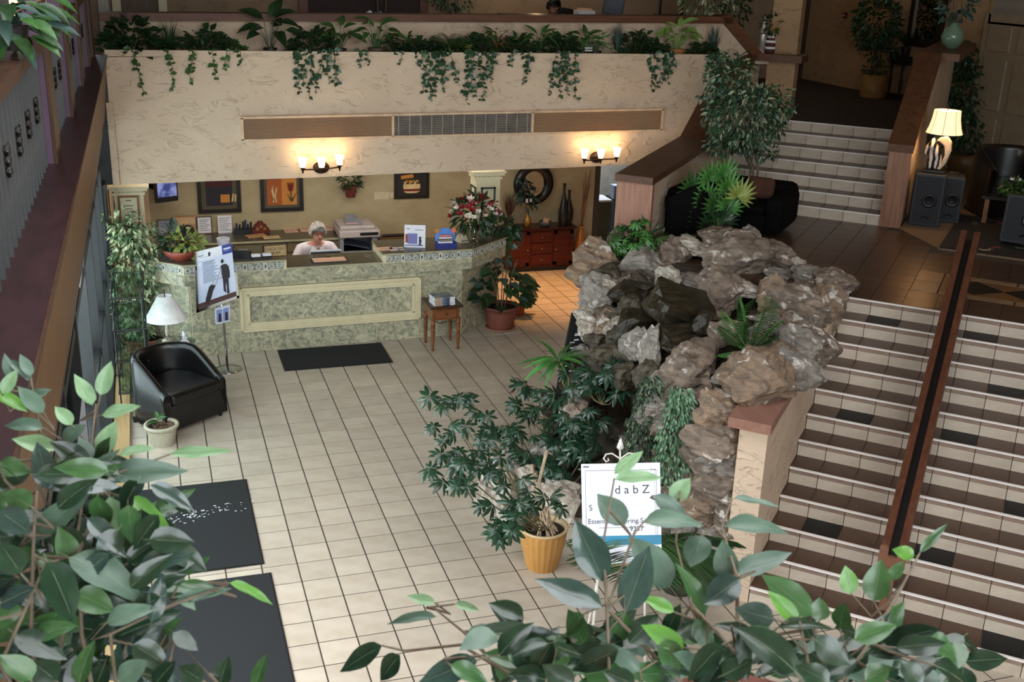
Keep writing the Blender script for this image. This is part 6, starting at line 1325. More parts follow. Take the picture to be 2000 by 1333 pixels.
# ---------------------------------------------------------------- easel with the white sign
ez=[(1.481,-2.475,1.582),(1.93,-2.618,1.607),(1.889,-2.815,1.041),(1.443,-2.673,1.016)]
base=(1.98,-2.167,0)
es=thing('easel_sign','white framed catering sign on an ornate white metal easel behind the leaves','sign',(base[0],base[1],0))
TL,TRr,BRr,BL_=[Vector(p)-Vector((base[0],base[1],0)) for p in ez]; X_=(TRr-TL); wS=X_.length; X_.normalize(); Z_=(TL-BL_); hS=Z_.length; Z_=(Z_-X_*Z_.dot(X_)).normalized(); Nn=X_.cross(Z_)*-1; Nn=Z_.cross(X_)*-1
Nn=X_.cross(Z_)   # towards the viewer
SMx=Matrix((X_,Z_,Nn)).transposed().to_4x4(); SMx.translation=BL_
M_SGN=mat('sign_white',(236,238,246),(228,230,240),rough=.35); M_SGB=mat('sign_blue',(52,146,186),rough=.4); M_INKB=mat('sign_ink',(64,70,84),rough=.6); M_IRW=mat('easel_white',(226,222,212),rough=.4)
MB().box(0,0,-.012,wS,hS,0,0,SMx).build('board',M_SGN,es)
b=MB(); e=.022
for q in ((e,e+.02,wS-e,e+.0225),(e,hS-e-.02,wS-e,hS-e-.0175),(e,e,e+.002,hS-e-.018),(wS-e-.002,e,wS-e,hS-e-.018),(wS-e-.012,e,wS-e-.0105,hS-.05)): b.box(q[0],q[1],0,q[2],q[3],.0008,0,SMx)
b.tube([(.012,hS-.016,.001),(.045,hS-.016,.001)],.004,5,0,M=SMx); b.tube([(wS*.2,hS*.36,.001),(wS*.8,hS*.36,.001)],.001,4,0,M=SMx); b.build('border_lines',M_INKB,es)
MB().box(0,hS*.185,0,wS,hS*.28,.001,0,SMx).build('blue_band',M_SGB,es)
def stx(s_,sz_,u,v,m=M_INKB,al='CENTER',rot=0,nm='lettering'): return text(s_,sz_,SMx@Matrix.Translation((u*wS,v*hS,.001))@Matrix.Rotation(rot,4,'Z'),m,es,nm,al and .0006,al)
stx('d a b Z',.072,.64,.735); stx('S',.05,.11,.56); stx('Essential Catering S',.042,.07,.425,al='LEFT'); stx('- 9337',.042,.66,.345); stx('2 m',.022,.91,.935,mat('sign_brown_ink',(140,110,90),rough=.6))
e_=MB(); tc=BL_+X_*(wS*.52)+Z_*hS
def ep(u,v,w=0): return tuple(BL_+X_*u+Z_*v+Nn*w)
for sx in (-1,1): e_.tube([ep(wS*.5+sx*.005,hS+.03,-.01),ep(wS*.5+sx*(.05),hS+.06,-.01),ep(wS*.5+sx*.085,hS+.055,-.01),ep(wS*.5+sx*.1,hS+.03,-.01),ep(wS*.5+sx*.085,hS+.01,-.01),ep(wS*.5+sx*.068,hS+.02,-.01),ep(wS*.5+sx*.075,hS+.032,-.01)],.005,6)
e_.tube([ep(wS*.5,hS-.02,-.015),ep(wS*.5,hS+.14,-.015)],.006,6); e_.build('scroll_top',M_IRW,es)
MB().lathe([(.002,0),(.022,.02),(.016,.045),(.001,.085)],tuple(Vector(ep(wS*.5,hS+.075,-.015))),12).build('spear_finial',M_IRW,es,smooth=True)
for u,dx,dy in ((.1,-.03,-.1),(wS-.1,.03,-.1)): MB().tube([ep(u,hS*.9,-.02),ep(u,0,-.02),(BL_.x+X_.x*u+dx*2,BL_.y+X_.y*u-.05,0.0)],.008,6).build('leg',M_IRW,es)
MB().tube([ep(wS*.5,hS*.9,-.03),(BL_.x+X_.x*wS*.5,BL_.y+.45,0)],.008,6).build('leg',M_IRW,es)
MB().tube([ep(0,-.006,.01),ep(wS,-.006,.01)],.008,6).build('ledge_bar',mat('easel_wood',(180,140,100),rough=.5),es)
s2=MB(); s2.tube([ep(wS*.3,-.05,-.02),ep(wS*.4,-.1,-.02),ep(wS*.5,-.06,-.02),ep(wS*.6,-.1,-.02),ep(wS*.7,-.05,-.02)],.006,5); s2.build('lower_scroll',M_IRW,es)
# black board leaning behind the rocks
bb=[(3.297,2.304,0.885),(3.406,2.249,0.838),(3.109,1.886,0.343),(2.997,1.941,0.389)]
o=thing('black_sign_board','narrow black board with white marks leaning behind the left of the rocks','sign',(3.367147,2.841949,0))
q=[rel(p,o) for p in bb]; bq=[Vector((q[0].x,q[0].y,q[0].z)),Vector((q[1].x+.12,q[1].y,q[1].z-.0)),Vector((q[2].x+.12,q[2].y,0.01)),Vector((q[3].x,q[3].y,0.01))]
mb=MB(); dv=Vector((.0,.03,0)); mb.add([tuple(v) for v in bq]+[tuple(v+dv) for v in bq],[(3,2,1,0),(4,5,6,7),(0,1,5,4),(1,2,6,5),(2,3,7,6),(3,0,4,7)]); mb.build('board',M_BLK,o)
mb=MB(); g=random.Random(2)
for i in range(26):
    u=g.uniform(.2,.8); v=g.uniform(.1,.8); a=bq[3].lerp(bq[0],v); b_=bq[2].lerp(bq[1],v); p=a.lerp(b_,u); w=g.uniform(.012,.03); mb.box(p.x-w,p.y-.004,p.z-.006,p.x+w,p.y-.002,p.z+.008)
mb.build('white_marks',M_WHT,o)

# ================================================================ double hand rail in the middle of the lower stairs
MR=wood('handrail_wood',(98,60,44),(78,46,32),ax='y',rough=.4)
hr=thing('double_handrail','double brown wooden handrail running up the middle of the lower stairs','handrail',S(4.49,.945,RH),AN)
pts0=(.0,.46); r1=(4.1-.945,2.26-RH)
for x in (-.082,.03):
    vs=[];fc=[]
    for s_,z in ((0,.50),(r1[0],r1[1])): vs+=[(x,s_,z-.13),(x+.052,s_,z-.13),(x+.052,s_,z),(x,s_,z)]
    fc=[(0,1,5,4),(1,2,6,5),(2,3,7,6),(3,0,4,7),(3,2,1,0),(4,5,6,7)]
    MB().add(vs,fc).build('rail_board',MR,hr)
vs=[];fc=[]
for s_,z in ((.02,.42),(r1[0],r1[1]-.08)): vs+=[(-.03,s_,z-.05),(.03,s_,z-.05),(.03,s_,z),(-.03,s_,z)]
MB().add(vs,[(0,1,5,4),(1,2,6,5),(2,3,7,6),(3,0,4,7),(3,2,1,0),(4,5,6,7)]).build('channel',M_BLK,hr)
MB().prism([(-.09,.36),(.09,.36),(.09,.50),(.075,.515),(.045,.515),(.03,.50),(.03,.44),(-.03,.44),(-.03,.50),(-.045,.515),(-.075,.515),(-.09,.5)],-.01,.02,0,FRONT).build('end_plate',mat('end_wood',(132,88,66),(112,74,56),rough=.5),hr)
MB().box(-.035,-.0,0,.035,.05,.37).build('post',MATS['end_wood'],hr)
for s_,z in ((1.4,.75),(2.9,1.5)):
    k=int((s_+.945-S0)/TD); zt=RH*k-RH; MB().box(-.03,s_,zt,.03,s_+.05,.50+(r1[1]-.5)*s_/r1[0]-.12).build('post',M_PFR,hr)
# ================================================================ sofa and tree on the landing
so=thing('sofa','black upholstered sofa against the stucco wall beside the upper stairs','sofa',S(1.95,5.75,LANDZ),AN+.0)
M_SOFA=mat('sofa_black',(11,10,11),(8,8,9),rough=.9,scale=30,bump=.2,spec=.1)
MB().box(-.5,-.4,.06,.55,.42,.26).build('base',M_SOFA,so,bevel=.03); MB().box(-.40,-.44,.26,.42,.25,.36).build('seat',M_SOFA,so,bevel=.05)
MB().box(-.56,.2,.1,.6,.45,.52).build('backrest',M_SOFA,so,bevel=.08)
for x in (-.6,.42): MB().box(x,-.45,.06,x+.2,.42,.46).build('arm',M_SOFA,so,bevel=.07)
o=thing('cushion','rust and brown cushion on the black sofa below the tree','cushion',S(2.2,5.7,LANDZ+.362),AN); MB().box(-.16,-.06,0,.16,.06,.24,0,Matrix.Rotation(-.2,4,'X')).build('cover',mat('cushion_rust',(84,48,32),(58,36,28),rough=.9,scale=8),o,bevel=.05)
o=thing('club_chair','black leather chair with rounded back by the stucco wall, left of the fan palm','chair',S(1.62,5.05,LANDZ),AN-1.2); barrel(o,M_SOFA,.25,.25,.45,.6)
tf=thing('variegated_ficus','tall variegated tree with pale edged leaves behind the black sofa','plant',S(1.95,6.45,LANDZ)); g=random.Random(22)
tcx=[(5.705,3.384,2.7),(5.679,3.409,3.048),(5.524,3.559,3.262)]
mb=MB(); c1=rel(tcx[0],tf)
for k in range(5): a=k*1.25; mb.tube([(math.cos(a)*.04,math.sin(a)*.04,0),(math.cos(a)*.05,math.sin(a)*.05,.55),(c1.x+math.cos(a)*.1,c1.y+math.sin(a)*.1,c1.z),(c1.x+math.cos(a)*.22,c1.y+math.sin(a)*.2,c1.z+.4)],.017,6,r2=.006)
mb.build('trunk',mat('grey_bark',(128,118,100),(100,92,78),rough=.9,scale=20),tf)
mb=MB()
for px_,rr,nn in (((5.681,3.268,2.805),(.5,.45,.4),1300),((5.527,3.417,3.134),(.28,.3,.35),450),((5.427,3.514,3.324),(.13,.15,.2),120),((5.9,3.056,2.976),(.25,.3,.2),220),((5.591,3.355,2.559),(.3,.3,.16),220),((5.809,3.005,2.419),(.2,.2,.08),80),((5.315,3.483,2.994),(.12,.12,.05),30),((5.441,3.361,2.442),(.16,.2,.1),90)):
    c=rel(px_,tf)
    for i in range(nn):
        v=rdir(g); k=(.25+.75*g.random())**.5; addleaf(mb,c+Vector((v.x*rr[0]*k,v.y*rr[1]*k,v.z*rr[2]*k)),v*.6+rdir(g)*.6+Vector((0,0,-.6)),g.uniform(.06,.1),.4,rdir(g)+Vector((0,0,1)),0,.2,int(g.random()<.3))
stuff(mb.build('foliage',[L_FIC,leafm('pale_edge_leaf',(150,158,128),(110,124,96))],tf)); MB().lathe([(.15,0),(.19,.25),(.195,.26),(.17,.24)],n=18,closed=False).build('pot',POTD,tf)
# ================================================================ lounge at the right
def speaker(label,loc,rz,w,d,h,tilt=0):
    o=thing('loudspeaker',label,'speaker',loc,rz); mg=mat('speaker_grey',(42,44,48),(34,36,40),rough=.6,scale=20); Mx=Matrix.Rotation(tilt,4,'X')
    MB().box(-w/2,-d/2,0,w/2,d/2,h,0,Mx).build('cabinet',mg,o,bevel=.015)
    MB().box(-w/2+.03,-d/2-.008,.03,w/2-.03,-d/2,h-.03,0,Mx).build('grille',mat('speaker_grille',(36,38,42),(30,32,36),rough=.8,scale=80),o)
    MB().lathe([(.075,0),(.08,.01),(.06,.012),(.05,.0),(.02,-.004)],n=24,M=Mx@Matrix.Translation((.02,-d/2-.008,h*.5))@FRONT).build('cone_ring',M_BLK,o,smooth=True)
    MB().tube([(-.05,-d/2-.01,h*.16),(0,-d/2-.012,h*.2),(.05,-d/2-.01,h*.16)],.012,6,M=Mx).build('port',M_BLK,o)
    MB().tube([(-.06,0,h),(-.05,0,h+.03),(.05,0,h+.03),(.06,0,h)],.008,6,M=Mx).build('handle',M_BLK,o); return o
zs=0.605718
speaker('tall grey loudspeaker under the zebra lamp at the stair wall',S(3.83,7.18,LANDZ+.0122),AN+.12,.34,.36,zs)
speaker('grey loudspeaker standing behind the one that carries the lamp',S(4.06,7.5,LANDZ+.0122),AN+.12,.26,.3,zs-.06)
speaker('grey loudspeaker lying tilted on the dark rug behind the double handrail',S(4.95,6.62,LANDZ+.04),AN-.1,.5,.4,.52,-.15)
rug=thing('rug','dark patterned rug with red and cream scrolls on the beige carpet','rug',S(4.6,6.95,LANDZ+.0125),AN); MB().prism([(-.47,-.94),(.95,-.94),(.95,1.0),(-.42,.95)],0,.012).build('pile',mat('rug_dark',(30,26,26),(22,18,18),rough=.95,scale=30),rug)
mb=MB(); g=random.Random(6)
for i in range(14):
    p=Vector((g.uniform(-.35,.7),g.uniform(-.8,.8),.012)); a=g.uniform(0,6); mb.tube([tuple(p+Vector((.12*k/6*math.cos(a+k*.5),.12*k/6*math.sin(a+k*.5),0))) for k in range(7)],.012,4,i%3)
mb.build('scroll_pattern',[mat('rug_red',(104,48,44),rough=.95),mat('rug_cream',(150,128,98),rough=.95),mat('rug_green',(70,78,56),rough=.95)],rug)
# zebra lamp
lz=LANDZ+.0122+zs; lq_=(7.793,2.475,2.34); zl=thing('zebra_lamp','lit table lamp with a zebra statue base and cream bell shade','lamp',S(3.86,7.18,lz+.002),AN)
M_ZEB=mat('zebra',(206,200,190),(24,22,24),rough=.35,kind='wave',scale=5.5,dist=3,contrast=(.45,.55)); M_HORSE=mat('cream_ceramic',(216,200,176),(200,182,156),rough=.35)
MB().box(-.13,-.09,0,.13,.09,.03).build('plinth',M_BLK,zl,bevel=.008)
skin('zebra_figure',[(-.05,0,.03),(-.045,0,.16),(-.03,-.0,.26),(-.06,-.03,.33),(-.1,-.06,.27),(-.115,-.07,.2),(-.055,-.01,.39),(.02,0,.03),(.02,0,.16)],[(0,1),(1,2),(2,3),(3,4),(4,5),(3,6),(7,8),(8,2)],[.055,.06,.055,.042,.035,.026,.014,.045,.05],M_ZEB,zl,2,2)
pr=[]; vs=[]
MB().prism([(.0,.05),(.06,.03),(.115,.12),(.15,.26),(.14,.36),(.09,.42),(.02,.41),(-.03,.36),(.02,.35),(.07,.3),(.085,.2),(.06,.1)],-.04,.04,0,FRONT).build('mane_scroll',M_HORSE,zl,bevel=.02)
MB().tube([(.04,0,.38),(.04,0,.47)],.012,8).build('stem',M_BRZ,zl)
msh=mat('lit_shade',(255,232,196),(250,222,182),rough=.8,emit=(255,214,158),es=1.15); shp=[(.2,0),(.175,.07),(.155,.16),(.145,.26),(.142,.26),(.15,.16),(.17,.07),(.196,0)]
MB().lathe(shp,(.04,0,.45),28,closed=False).build('shade',msh,zl,smooth=True)
mb=MB()
for k in range(8): a=k*PI/4; mb.tube([(.04+r_*1.005*math.cos(a),r_*1.005*math.sin(a),.45+z) for r_,z in shp[:4]],.0025,4)
mb.build('shade_ribs',mat('rib',(120,96,70),rough=.7),zl); MB().lathe([(.004,0),(.012,.02),(.003,.05)],(.04,0,.71),10).build('finial',M_BRZ,zl)
point('zebra_lamp_bulb',S(3.90,7.18,lz+.6),9,WARM,.05)
# armchair, table and plant behind the rug
o=thing('lounge_armchair','black leather barrel armchair with a piped rim at the right edge behind the rug','chair',S(4.62,8.35,LANDZ+.0122),AN+.5); barrel(o,M_LEA,.42,.4,.6,.8)
o=thing('coffee_table','low dark coffee table with light legs before the lounge armchair','table',S(4.62,7.72,LANDZ+.0125),AN); MB().box(-.22,-.18,.3,.4,.18,.33).build('tabletop',M_BLK,o)
for x in (-.18,.34):
    for y in (-.14,.14): MB().box(x,y-.02,0,x+.05,y+.02,.3).build('leg',mat('leg_tan',(132,100,66),rough=.5),o)
o=thing('table_plant','small green plant with white flowers on the coffee table','plant',S(4.72,7.72,LANDZ+.3425)); crown(random.Random(3),(0,0,.12),(.13,.12,.09),90,.1,.45,L_MID,o); MB().lathe([(.05,0),(.06,.06)],n=12).build('pot',MATS['silver'],o)
for k in range(4): MB().lathe([(.002,0),(.03,.015),(.02,.03)],(.05*math.cos(k*1.6),.05*math.sin(k*1.6),.19),8).build('flower',M_WHT,o)
# dark tree in the lounge corner
o=thing('tall_ficus','tall dark green ficus tree in the lounge corner behind the lamp','plant',(10.355,4.98,1.637)); g=random.Random(24)
o.location.z=LANDZ+.0122; b0=Vector(o.location); mb=MB()
top_=[(10.483,5.337,2.652),(10.668,5.485,3.219),(10.48,5.155,2.162)]
cs=[Vector(p)-b0 for p in top_]
for k in range(3): a=k*2; mb.tube([(math.cos(a)*.04,math.sin(a)*.04,.1),(cs[2].x+.08*math.cos(a),cs[2].y+.08*math.sin(a),cs[2].z),(cs[0].x+.15*math.cos(a),cs[0].y,cs[0].z+.3)],.022,6,r2=.01)
mb.build('trunk',BARK,o); mb=MB()
for c,rr,nn in ((cs[0],(.36,.3,.6),700),(cs[1],(.42,.3,.3),400),(cs[2],(.3,.3,.45),300)):
    for i in range(nn): v=rdir(g); k=g.random()**.4; addleaf(mb,c+Vector((v.x*rr[0]*k,v.y*rr[1]*k,v.z*rr[2]*k)),v*.6+rdir(g)*.5+Vector((0,0,-.7)),g.uniform(.09,.14),.42,rdir(g)+Vector((0,0,1)),0,.2)
stuff(mb.build('foliage',L_DARK,o)); MB().lathe([(.16,0),(.24,.15),(.22,.3),(.18,.34),(.17,.3)],n=20,closed=False).build('pot',mat('pot_brown_glaze',(120,96,62),rough=.4),o,smooth=True)
# ================================================================ upper hall
o=thing('green_vase','round celadon green vase holding grey green leafy stems on the wooden shelf','vase',(9.093,4.14,3.506)); o.location=(o.location.x,o.location.y,3.502)
hv=0.284127
MB().lathe([(.06,0),(.12,hv*.2),(.145,hv*.5),(.12,hv*.8),(.06,hv),(.07,hv+.04),(.05,hv+.03),(.045,hv)],n=24,closed=False).build('body',mat('celadon',(112,138,116),(98,122,102),rough=.15,scale=3),o,smooth=True)
g=random.Random(25); mb=MB()
for k in range(7):
    tp=(g.uniform(-.22,.22),g.uniform(-.08,.08),hv+g.uniform(.2,.5)); mb.tube([(0,0,hv*.5),(tp[0]*.4,tp[1]*.4,hv+.15),tp],.005,4)
mb.build('stems',BARK,o); crown(g,(0,0,hv+.25),(.25,.12,.2),90,.12,.4,L_GREY,o)
o=thing('hall_ficus','dark topiary ficus in an ochre cylinder pot in the upper hall','plant',(10.175,7.112,2.505)); g=random.Random(26); MB().lathe([(.19,0),(.2,.02),(.2,.36),(.19,.36),(.185,.3)],n=24,closed=False).build('pot',mat('pot_ochre_plain',(150,112,60),(130,94,50),rough=.6),o,smooth=True)
fc_=[rel(p,o) for p in [(10.178,7.265,3.635),(10.254,7.191,3.212)]]
mb=MB()
for k in range(3): mb.tube([(.03*math.cos(k*2),.03*math.sin(k*2),.2),(fc_[1].x,fc_[1].y,fc_[1].z),(fc_[0].x,fc_[0].y,fc_[0].z)],.02,6)
mb.build('trunk',BARK,o); crown(g,fc_[0],(.36,.34,.42),650,.11,.42,L_DARK,o); crown(g,fc_[1],(.26,.25,.16),130,.1,.42,L_DARK,o,'lower_foliage'); crown(g,(0,0,.42),(.2,.2,.07),110,.08,.4,L_DARK,o,'moss')
o=thing('plant_stand','tall black turned leg plant stand carrying a dark plant by the mirror','stand',(10.591,6.968,2.505)); zt_=0.655106
MB().box(-.16,-.16,zt_-.12,.16,.16,zt_).build('top',M_BLK,o); MB().box(-.16,-.16,.04,.16,.16,.07).build('lower_shelf',M_BLK,o)
for x in (-.13,.13):
    for y in (-.13,.13): MB().lathe([(.02,0),(.026,.06),(.015,.1),(.022,.25),(.014,.4),(.022,zt_-.12)],(x,y,0),9).build('leg',M_BLK,o)
p=thing('stand_plant','dark spiky plant on the black plant stand','plant',(o.location.x,o.location.y,2.505+zt_+.002)); mb=MB(); spike(random.Random(5),mb,(0,0,.12),60,.5,.03,1.0); stuff(mb.build('blades',L_DARK,p)); MB().lathe([(.07,0),(.1,.14)],n=12).build('pot',POTD,p)
mz=[(10.58,6.961,3.328),(10.58,6.174,3.392),(10.58,6.702,3.941)]
o=thing('wall_mirror','tall mirror in a black frame on the hall wall left of the green vase','mirror',(10.59,(mz[0][1]+mz[1][1])/2,mz[0][2])); y0,y1=mz[1][1],mz[0][1]; zb=mz[0][2]
f=MB(); f.box(10.54,y0,zb,10.59,y0+.1,zb+1.6); f.box(10.54,y1-.1,zb,10.59,y1,zb+1.6); f.box(10.54,y0,zb,10.59,y1,zb+.12); f.box(10.54,y0,zb+1.5,10.59,y1,zb+1.6); f.build('frame',M_PFR,o,world=True); MB().box(10.57,y0+.09,zb+.1,10.585,y1-.09,zb+1.52).build('mirror_glass',MATS['mirror'],o,world=True)
r=[(10.58,5.212,3.793),(10.58,4.381,3.805)]
o=thing('wall_canvas','large pale grey blue landscape canvas at the right end of the hall wall','picture',(10.59,(r[0][1]+r[1][1])/2,r[0][2])); MB().box(10.56,r[1][1]-.6,r[0][2],10.59,r[0][1],r[0][2]+.9).build('canvas',mat('canvas_grey',(140,130,116),(112,104,96),rough=.9,scale=2,stretch=(1,.3,3)),o,world=True); f=MB(); f.box(10.55,r[0][1]-.02,r[0][2]-.02,10.59,r[0][1]+.02,r[0][2]+.92); f.box(10.55,r[1][1]-.62,r[0][2]-.03,10.59,r[0][1]+.02,r[0][2]); f.build('frame',M_HALL,o,world=True)
r=(11.371,9.88,3.62)
r=(10.58,8.711,3.674)
o=thing('fire_alarm','small red alarm box on the hall wall near the brown door','alarm',(10.58,r[1],r[2])); MB().box(10.55,r[1]-.035,r[2]-.05,10.6,r[1]+.035,r[2]+.05).build('box',mat('alarm_red',(110,40,28),rough=.5),o,world=True); MB().box(10.545,r[1]-.02,r[2]-.01,10.55,r[1]+.02,r[2]+.01).build('pull_bar',M_WHT,o,world=True)
# bottle, striped vase on the shelf end
o=thing('silver_bottle','tall slim silver bottle on the end of the wooden shelf','bottle',S(1.37,8.6,3.342)); hb=0.475085
MB().lathe([(.03,0),(.045,.01),(.045,hb*.55),(.035,hb*.65),(.02,hb*.82),(.016,hb*.97),(.012,hb)],n=18).build('body',mat('satin_silver',(190,184,176),rough=.3,metal=.5),o,smooth=True); MB().lathe([(.046,0),(.046,.012)],(0,0,hb*.5),18,closed=False).build('band',M_BLK,o); MB().lathe([(.017,0),(.018,.02),(.012,.025)],(0,0,hb-.02),12).build('stopper',M_BRZ,o)
o=thing('striped_vase','white and maroon striped vase of yellow and dark flowers beside the silver bottle','vase',S(1.47,8.64,3.342))
for k,(a,b,m) in enumerate(((0,.05,c_mar),(.05,.08,M_WHT),(.08,.13,c_mar),(.13,.16,M_WHT),(.16,.19,c_mar),(.19,.22,M_WHT))): MB().lathe([(.07-.012*(k>3)*(k-3),a),(.075-.012*(k>3)*(k-3),(a+b)/2),(.068-.012*(k>3)*(k-3),b)],n=18).build('stripe_band',m,o,smooth=True)
crown(random.Random(2),(0,0,.36),(.13,.12,.14),90,.08,.4,L_DARK,o); crown(random.Random(4),(.02,-.04,.36),(.11,.06,.09),26,.05,.7,mat('yellow_flower',(170,120,40),rough=.7),o,'flowers')
# ================================================================ upper office behind the parapet
UZ=2.5
def yf(px,y=8.0): return px
bw=[0.035,1.567,3.52]
d=structure(MB().box(1.566604,9.86,2.5,3.519694,9.9,4.7).build('opening_dark_panel',mat('dark_opening',(44,26,22),(34,20,18),rough=.7)))  # flat panel painted dark in place of the unlit opening
for x in (1.582345,3.502866): MB().box(x-.07,9.82,2.5,x+.07,9.87,4.8).build('door_frame',mat('red_wood',(104,60,44),(84,46,34),rough=.5),d)
d=structure(MB().box(-1.185979,9.86,2.5,-0.464366,9.9,4.7).build('door_4',wood('brown_panel_door',(104,82,62),(88,68,50),ax='z')))
for x in (-1.143217,-0.493599): MB().box(x-.06,9.8,2.5,x+.06,9.87,4.8).build('door_frame',M_CREAM,d)
for k,x in enumerate([-0.9,-0.719]): MB().box(x-.006,9.85,2.5,x+.006,9.862,4.7).build('door_seam',M_PFR,d)
structure(MB().box(-1.397245,9.82,2.5,-1.248875,9.9,4.8).build('trim_10',mat('pale_strip',(190,184,172),rough=.8)))
fx_=[(1.987,10.188,4.022),(2.795,9.744,4.169),(3.897,9.551,4.053),(6.958,6.767,4.18),(7.26,6.554,3.882)]
for k,(p,nm,m,r_,n_) in enumerate(((fx_[0],'dense dark office ficus left of the bare trunks, behind the parapet',L_VARD,(.42,.4,.55),600),(fx_[1],'slim office tree with two bare trunks behind the parapet rail',L_DARK,(.5,.4,.4),300),(fx_[2],'office ficus right of the dark doorway, behind the parapet',L_VARD,(.42,.4,.55),500),(fx_[3],'silvery edged office ficus at the right end of the parapet',L_VAR,(.5,.45,.62),900),(fx_[4],'dark broad leaved plant between the silvery ficus and the bottle',L_DARK,(.2,.22,.45),200))):
    o=thing('office_plant',nm,'plant',(p[0],p[1],UZ)); c=Vector((0,0,p[2]-UZ)); mb=MB()
    for j in range(2): mb.tube([(.07*j-.03,0,.15),(.12*j-.06,0,c.z*.6),(.2*j-.1,0,c.z+.1)],.016,6)
    mb.build('trunk',BARK,o); crown(random.Random(60+k),c,r_,n_,.09,.4,m,o); MB().lathe([(.15,0),(.19,.28),(.17,.26)],n=16,closed=False).build('pot',POTD,o)
pp_=(4.962,7.958,3.753)
seated('person','person with short dark hair in black clothes seated behind the parapet',(pp_[0],pp_[1]+.1,pp_[2]-1.235),.1,SKIN2,mat('dark_hair',(30,22,20),(20,15,14),rough=.6),'short',mat('black_shirt',(24,24,26),rough=.8),M_BLK,lean=.05,headtilt=.05)
bz=pp_[2]-1.235
o=thing('round_back_chair','black round backed chair beside the dark haired person','chair',(5.247222,7.953025+.25,UZ)); zz=3.728792-UZ
MB().prism([(-.2,zz-.45),(.2,zz-.45),(.24,zz-.12),(.15,zz-.02),(0,zz),(-.15,zz-.02),(-.24,zz-.12)],-.03,.03,0,FRONT).build('backrest',M_BLK,o,bevel=.01); MB().box(-.23,-.45,zz-.55,.23,0,zz-.46).build('seat',M_BLK,o); MB().tube([(0,-.2,0),(0,-.2,zz-.55)],.03,8).build('column',M_BLK,o)
o=thing('stool','plain dark stool under the dark haired person','stool',(pp_[0],pp_[1]+.12,UZ)); MB().lathe([(.17,0),(.12,.04),(.05,.08),(.05,max(.2,bz+.4-UZ)),(.2,max(.22,bz+.42-UZ))],n=18).build('seat',M_BLK,o)
dq=(5.266,7.375,3.668); o=thing('office_desk','dark office desk just behind the parapet rail','desk',(dq[0],dq[1],UZ)); dz=dq[2]-UZ
MB().box(-1.2,-.3,dz-.05,1.3,.35,dz-.012).build('top',M_PFR,o); MB().box(-1.18,-.28,0,-1.13,.33,dz-.05).build('side_panel',M_PFR,o); MB().box(1.23,-.28,0,1.28,.33,dz-.05).build('side_panel',M_PFR,o)
o=thing('paper_pile','pile of white papers on the upper office desk','papers',(dq[0],dq[1]+.05,dq[2]-.012)); MB().box(-.1,-.1,0,.16,.1,.07).build('pages',M_WHT,o); MB().box(-.06,-.08,.07,.12,.08,.1).build('folder',M_PINKP,o)
mq=(5.652,7.246,3.675); o=thing('office_monitor','tilted dark monitor with a grey screen on the upper office desk','monitor',(mq[0],mq[1],dq[2]-.012),-.5); Mx=Matrix.Rotation(.12,4,'Y'); MB().box(-.15,-.02,.02,.15,.02,.42,0,Mx).build('case',M_BLK,o); MB().box(-.125,-.024,.045,.125,-.02,.395,0,Mx).build('screen',mat('grey_screen',(78,86,98),rough=.25),o); MB().box(-.08,-.06,0,.08,.06,.03).build('foot',M_BLK,o)
rq=(6.329,7.13,3.679); o=thing('black_shelf_frame','black open metal shelf frame left of the silvery ficus','shelf',(rq[0],rq[1],UZ))
for x in (0,.35): MB().box(x,-.02,0,x+.04,.02,2.2).build('post',M_BLK,o)
for k in range(5): MB().box(0,-.15,.5+k*.34,.39,.15,.53+k*.34).build('shelf',M_BLK,o)
for k,(x,nm,c) in enumerate((((2.594,9.57,3.518),'white paper bag on the cluttered table behind the parapet',M_WHT),((2.744,9.518,3.516),'blue plastic bag on the cluttered table behind the parapet',mat('bag_blue',(96,120,140),rough=.5)))):
    o=thing('bag',nm,'bag',(x[0],x[1],x[2]-.12)); MB().prism([(-.1,0),(.1,0),(.08,.14),(.03,.11),(-.02,.17),(-.09,.12)],-.06,.06,0,FRONT).build('body',c,o,bevel=.01)
cq=(2.763,9.611,3.481); o=thing('clutter_table','dark table carrying two bags behind the parapet','table',(cq[0],cq[1],UZ)); MB().box(-.7,-.25,cq[2]-UZ-.16,.8,.3,cq[2]-UZ-.12).build('top',M_PFR,o)
for x in (-.66,.74): MB().box(x,-.2,0,x+.04,.25,cq[2]-UZ-.16).build('leg',M_PFR,o)
point('upper_office_point',(5.014,8.716,4.032),8,WARM,.06)  # warm point light behind the parapet, without a lamp body
# office seen through the corridor
q=[(6.617,9,0.52),(6.935,9,0.732)]
o=thing('office_cabinet','black cabinet in the bright office beyond the corridor','cabinet',(q[0][0]+.25,9.0,0)); MB().box(-.28,-.2,.05,.7,.2,0.606891).build('body',M_BLK,o); MB().box(-.25,-.18,0,.66,.18,.05).build('plinth',M_BLK,o); tz=0.606891
for k,(dx,w,h_,nm,m) in enumerate(((-.2,.09,.22,'pale blue box on the black cabinet in the back office',mat('pale_blue_box',(170,186,210),rough=.5)),(-.02,.1,.16,'white paper stack on the black cabinet in the back office',M_WHT),(.18,.12,.42,'white file box on the black cabinet in the back office',M_WHT))):
    p=thing('office_box',nm,'box',(o.location.x+dx,8.92,tz+.002)); MB().box(-w,-.08,0,w,.08,h_).build('body',m,p); MB().box(-w-.005,-.085,h_-.03,w+.005,.085,h_+.005).build('lid',m,p)
o=thing('filing_box','low olive cabinet with a white top by the back office doorway','cabinet',(6.112331,8.3,0)); MB().box(-.3,-.2,0,.1,.2,0.734193).build('body',mat('olive_box',(98,92,70),rough=.7),o); MB().box(-.31,-.21,0.734193,.11,.21,0.734193+.03).build('top',M_WHT,o)
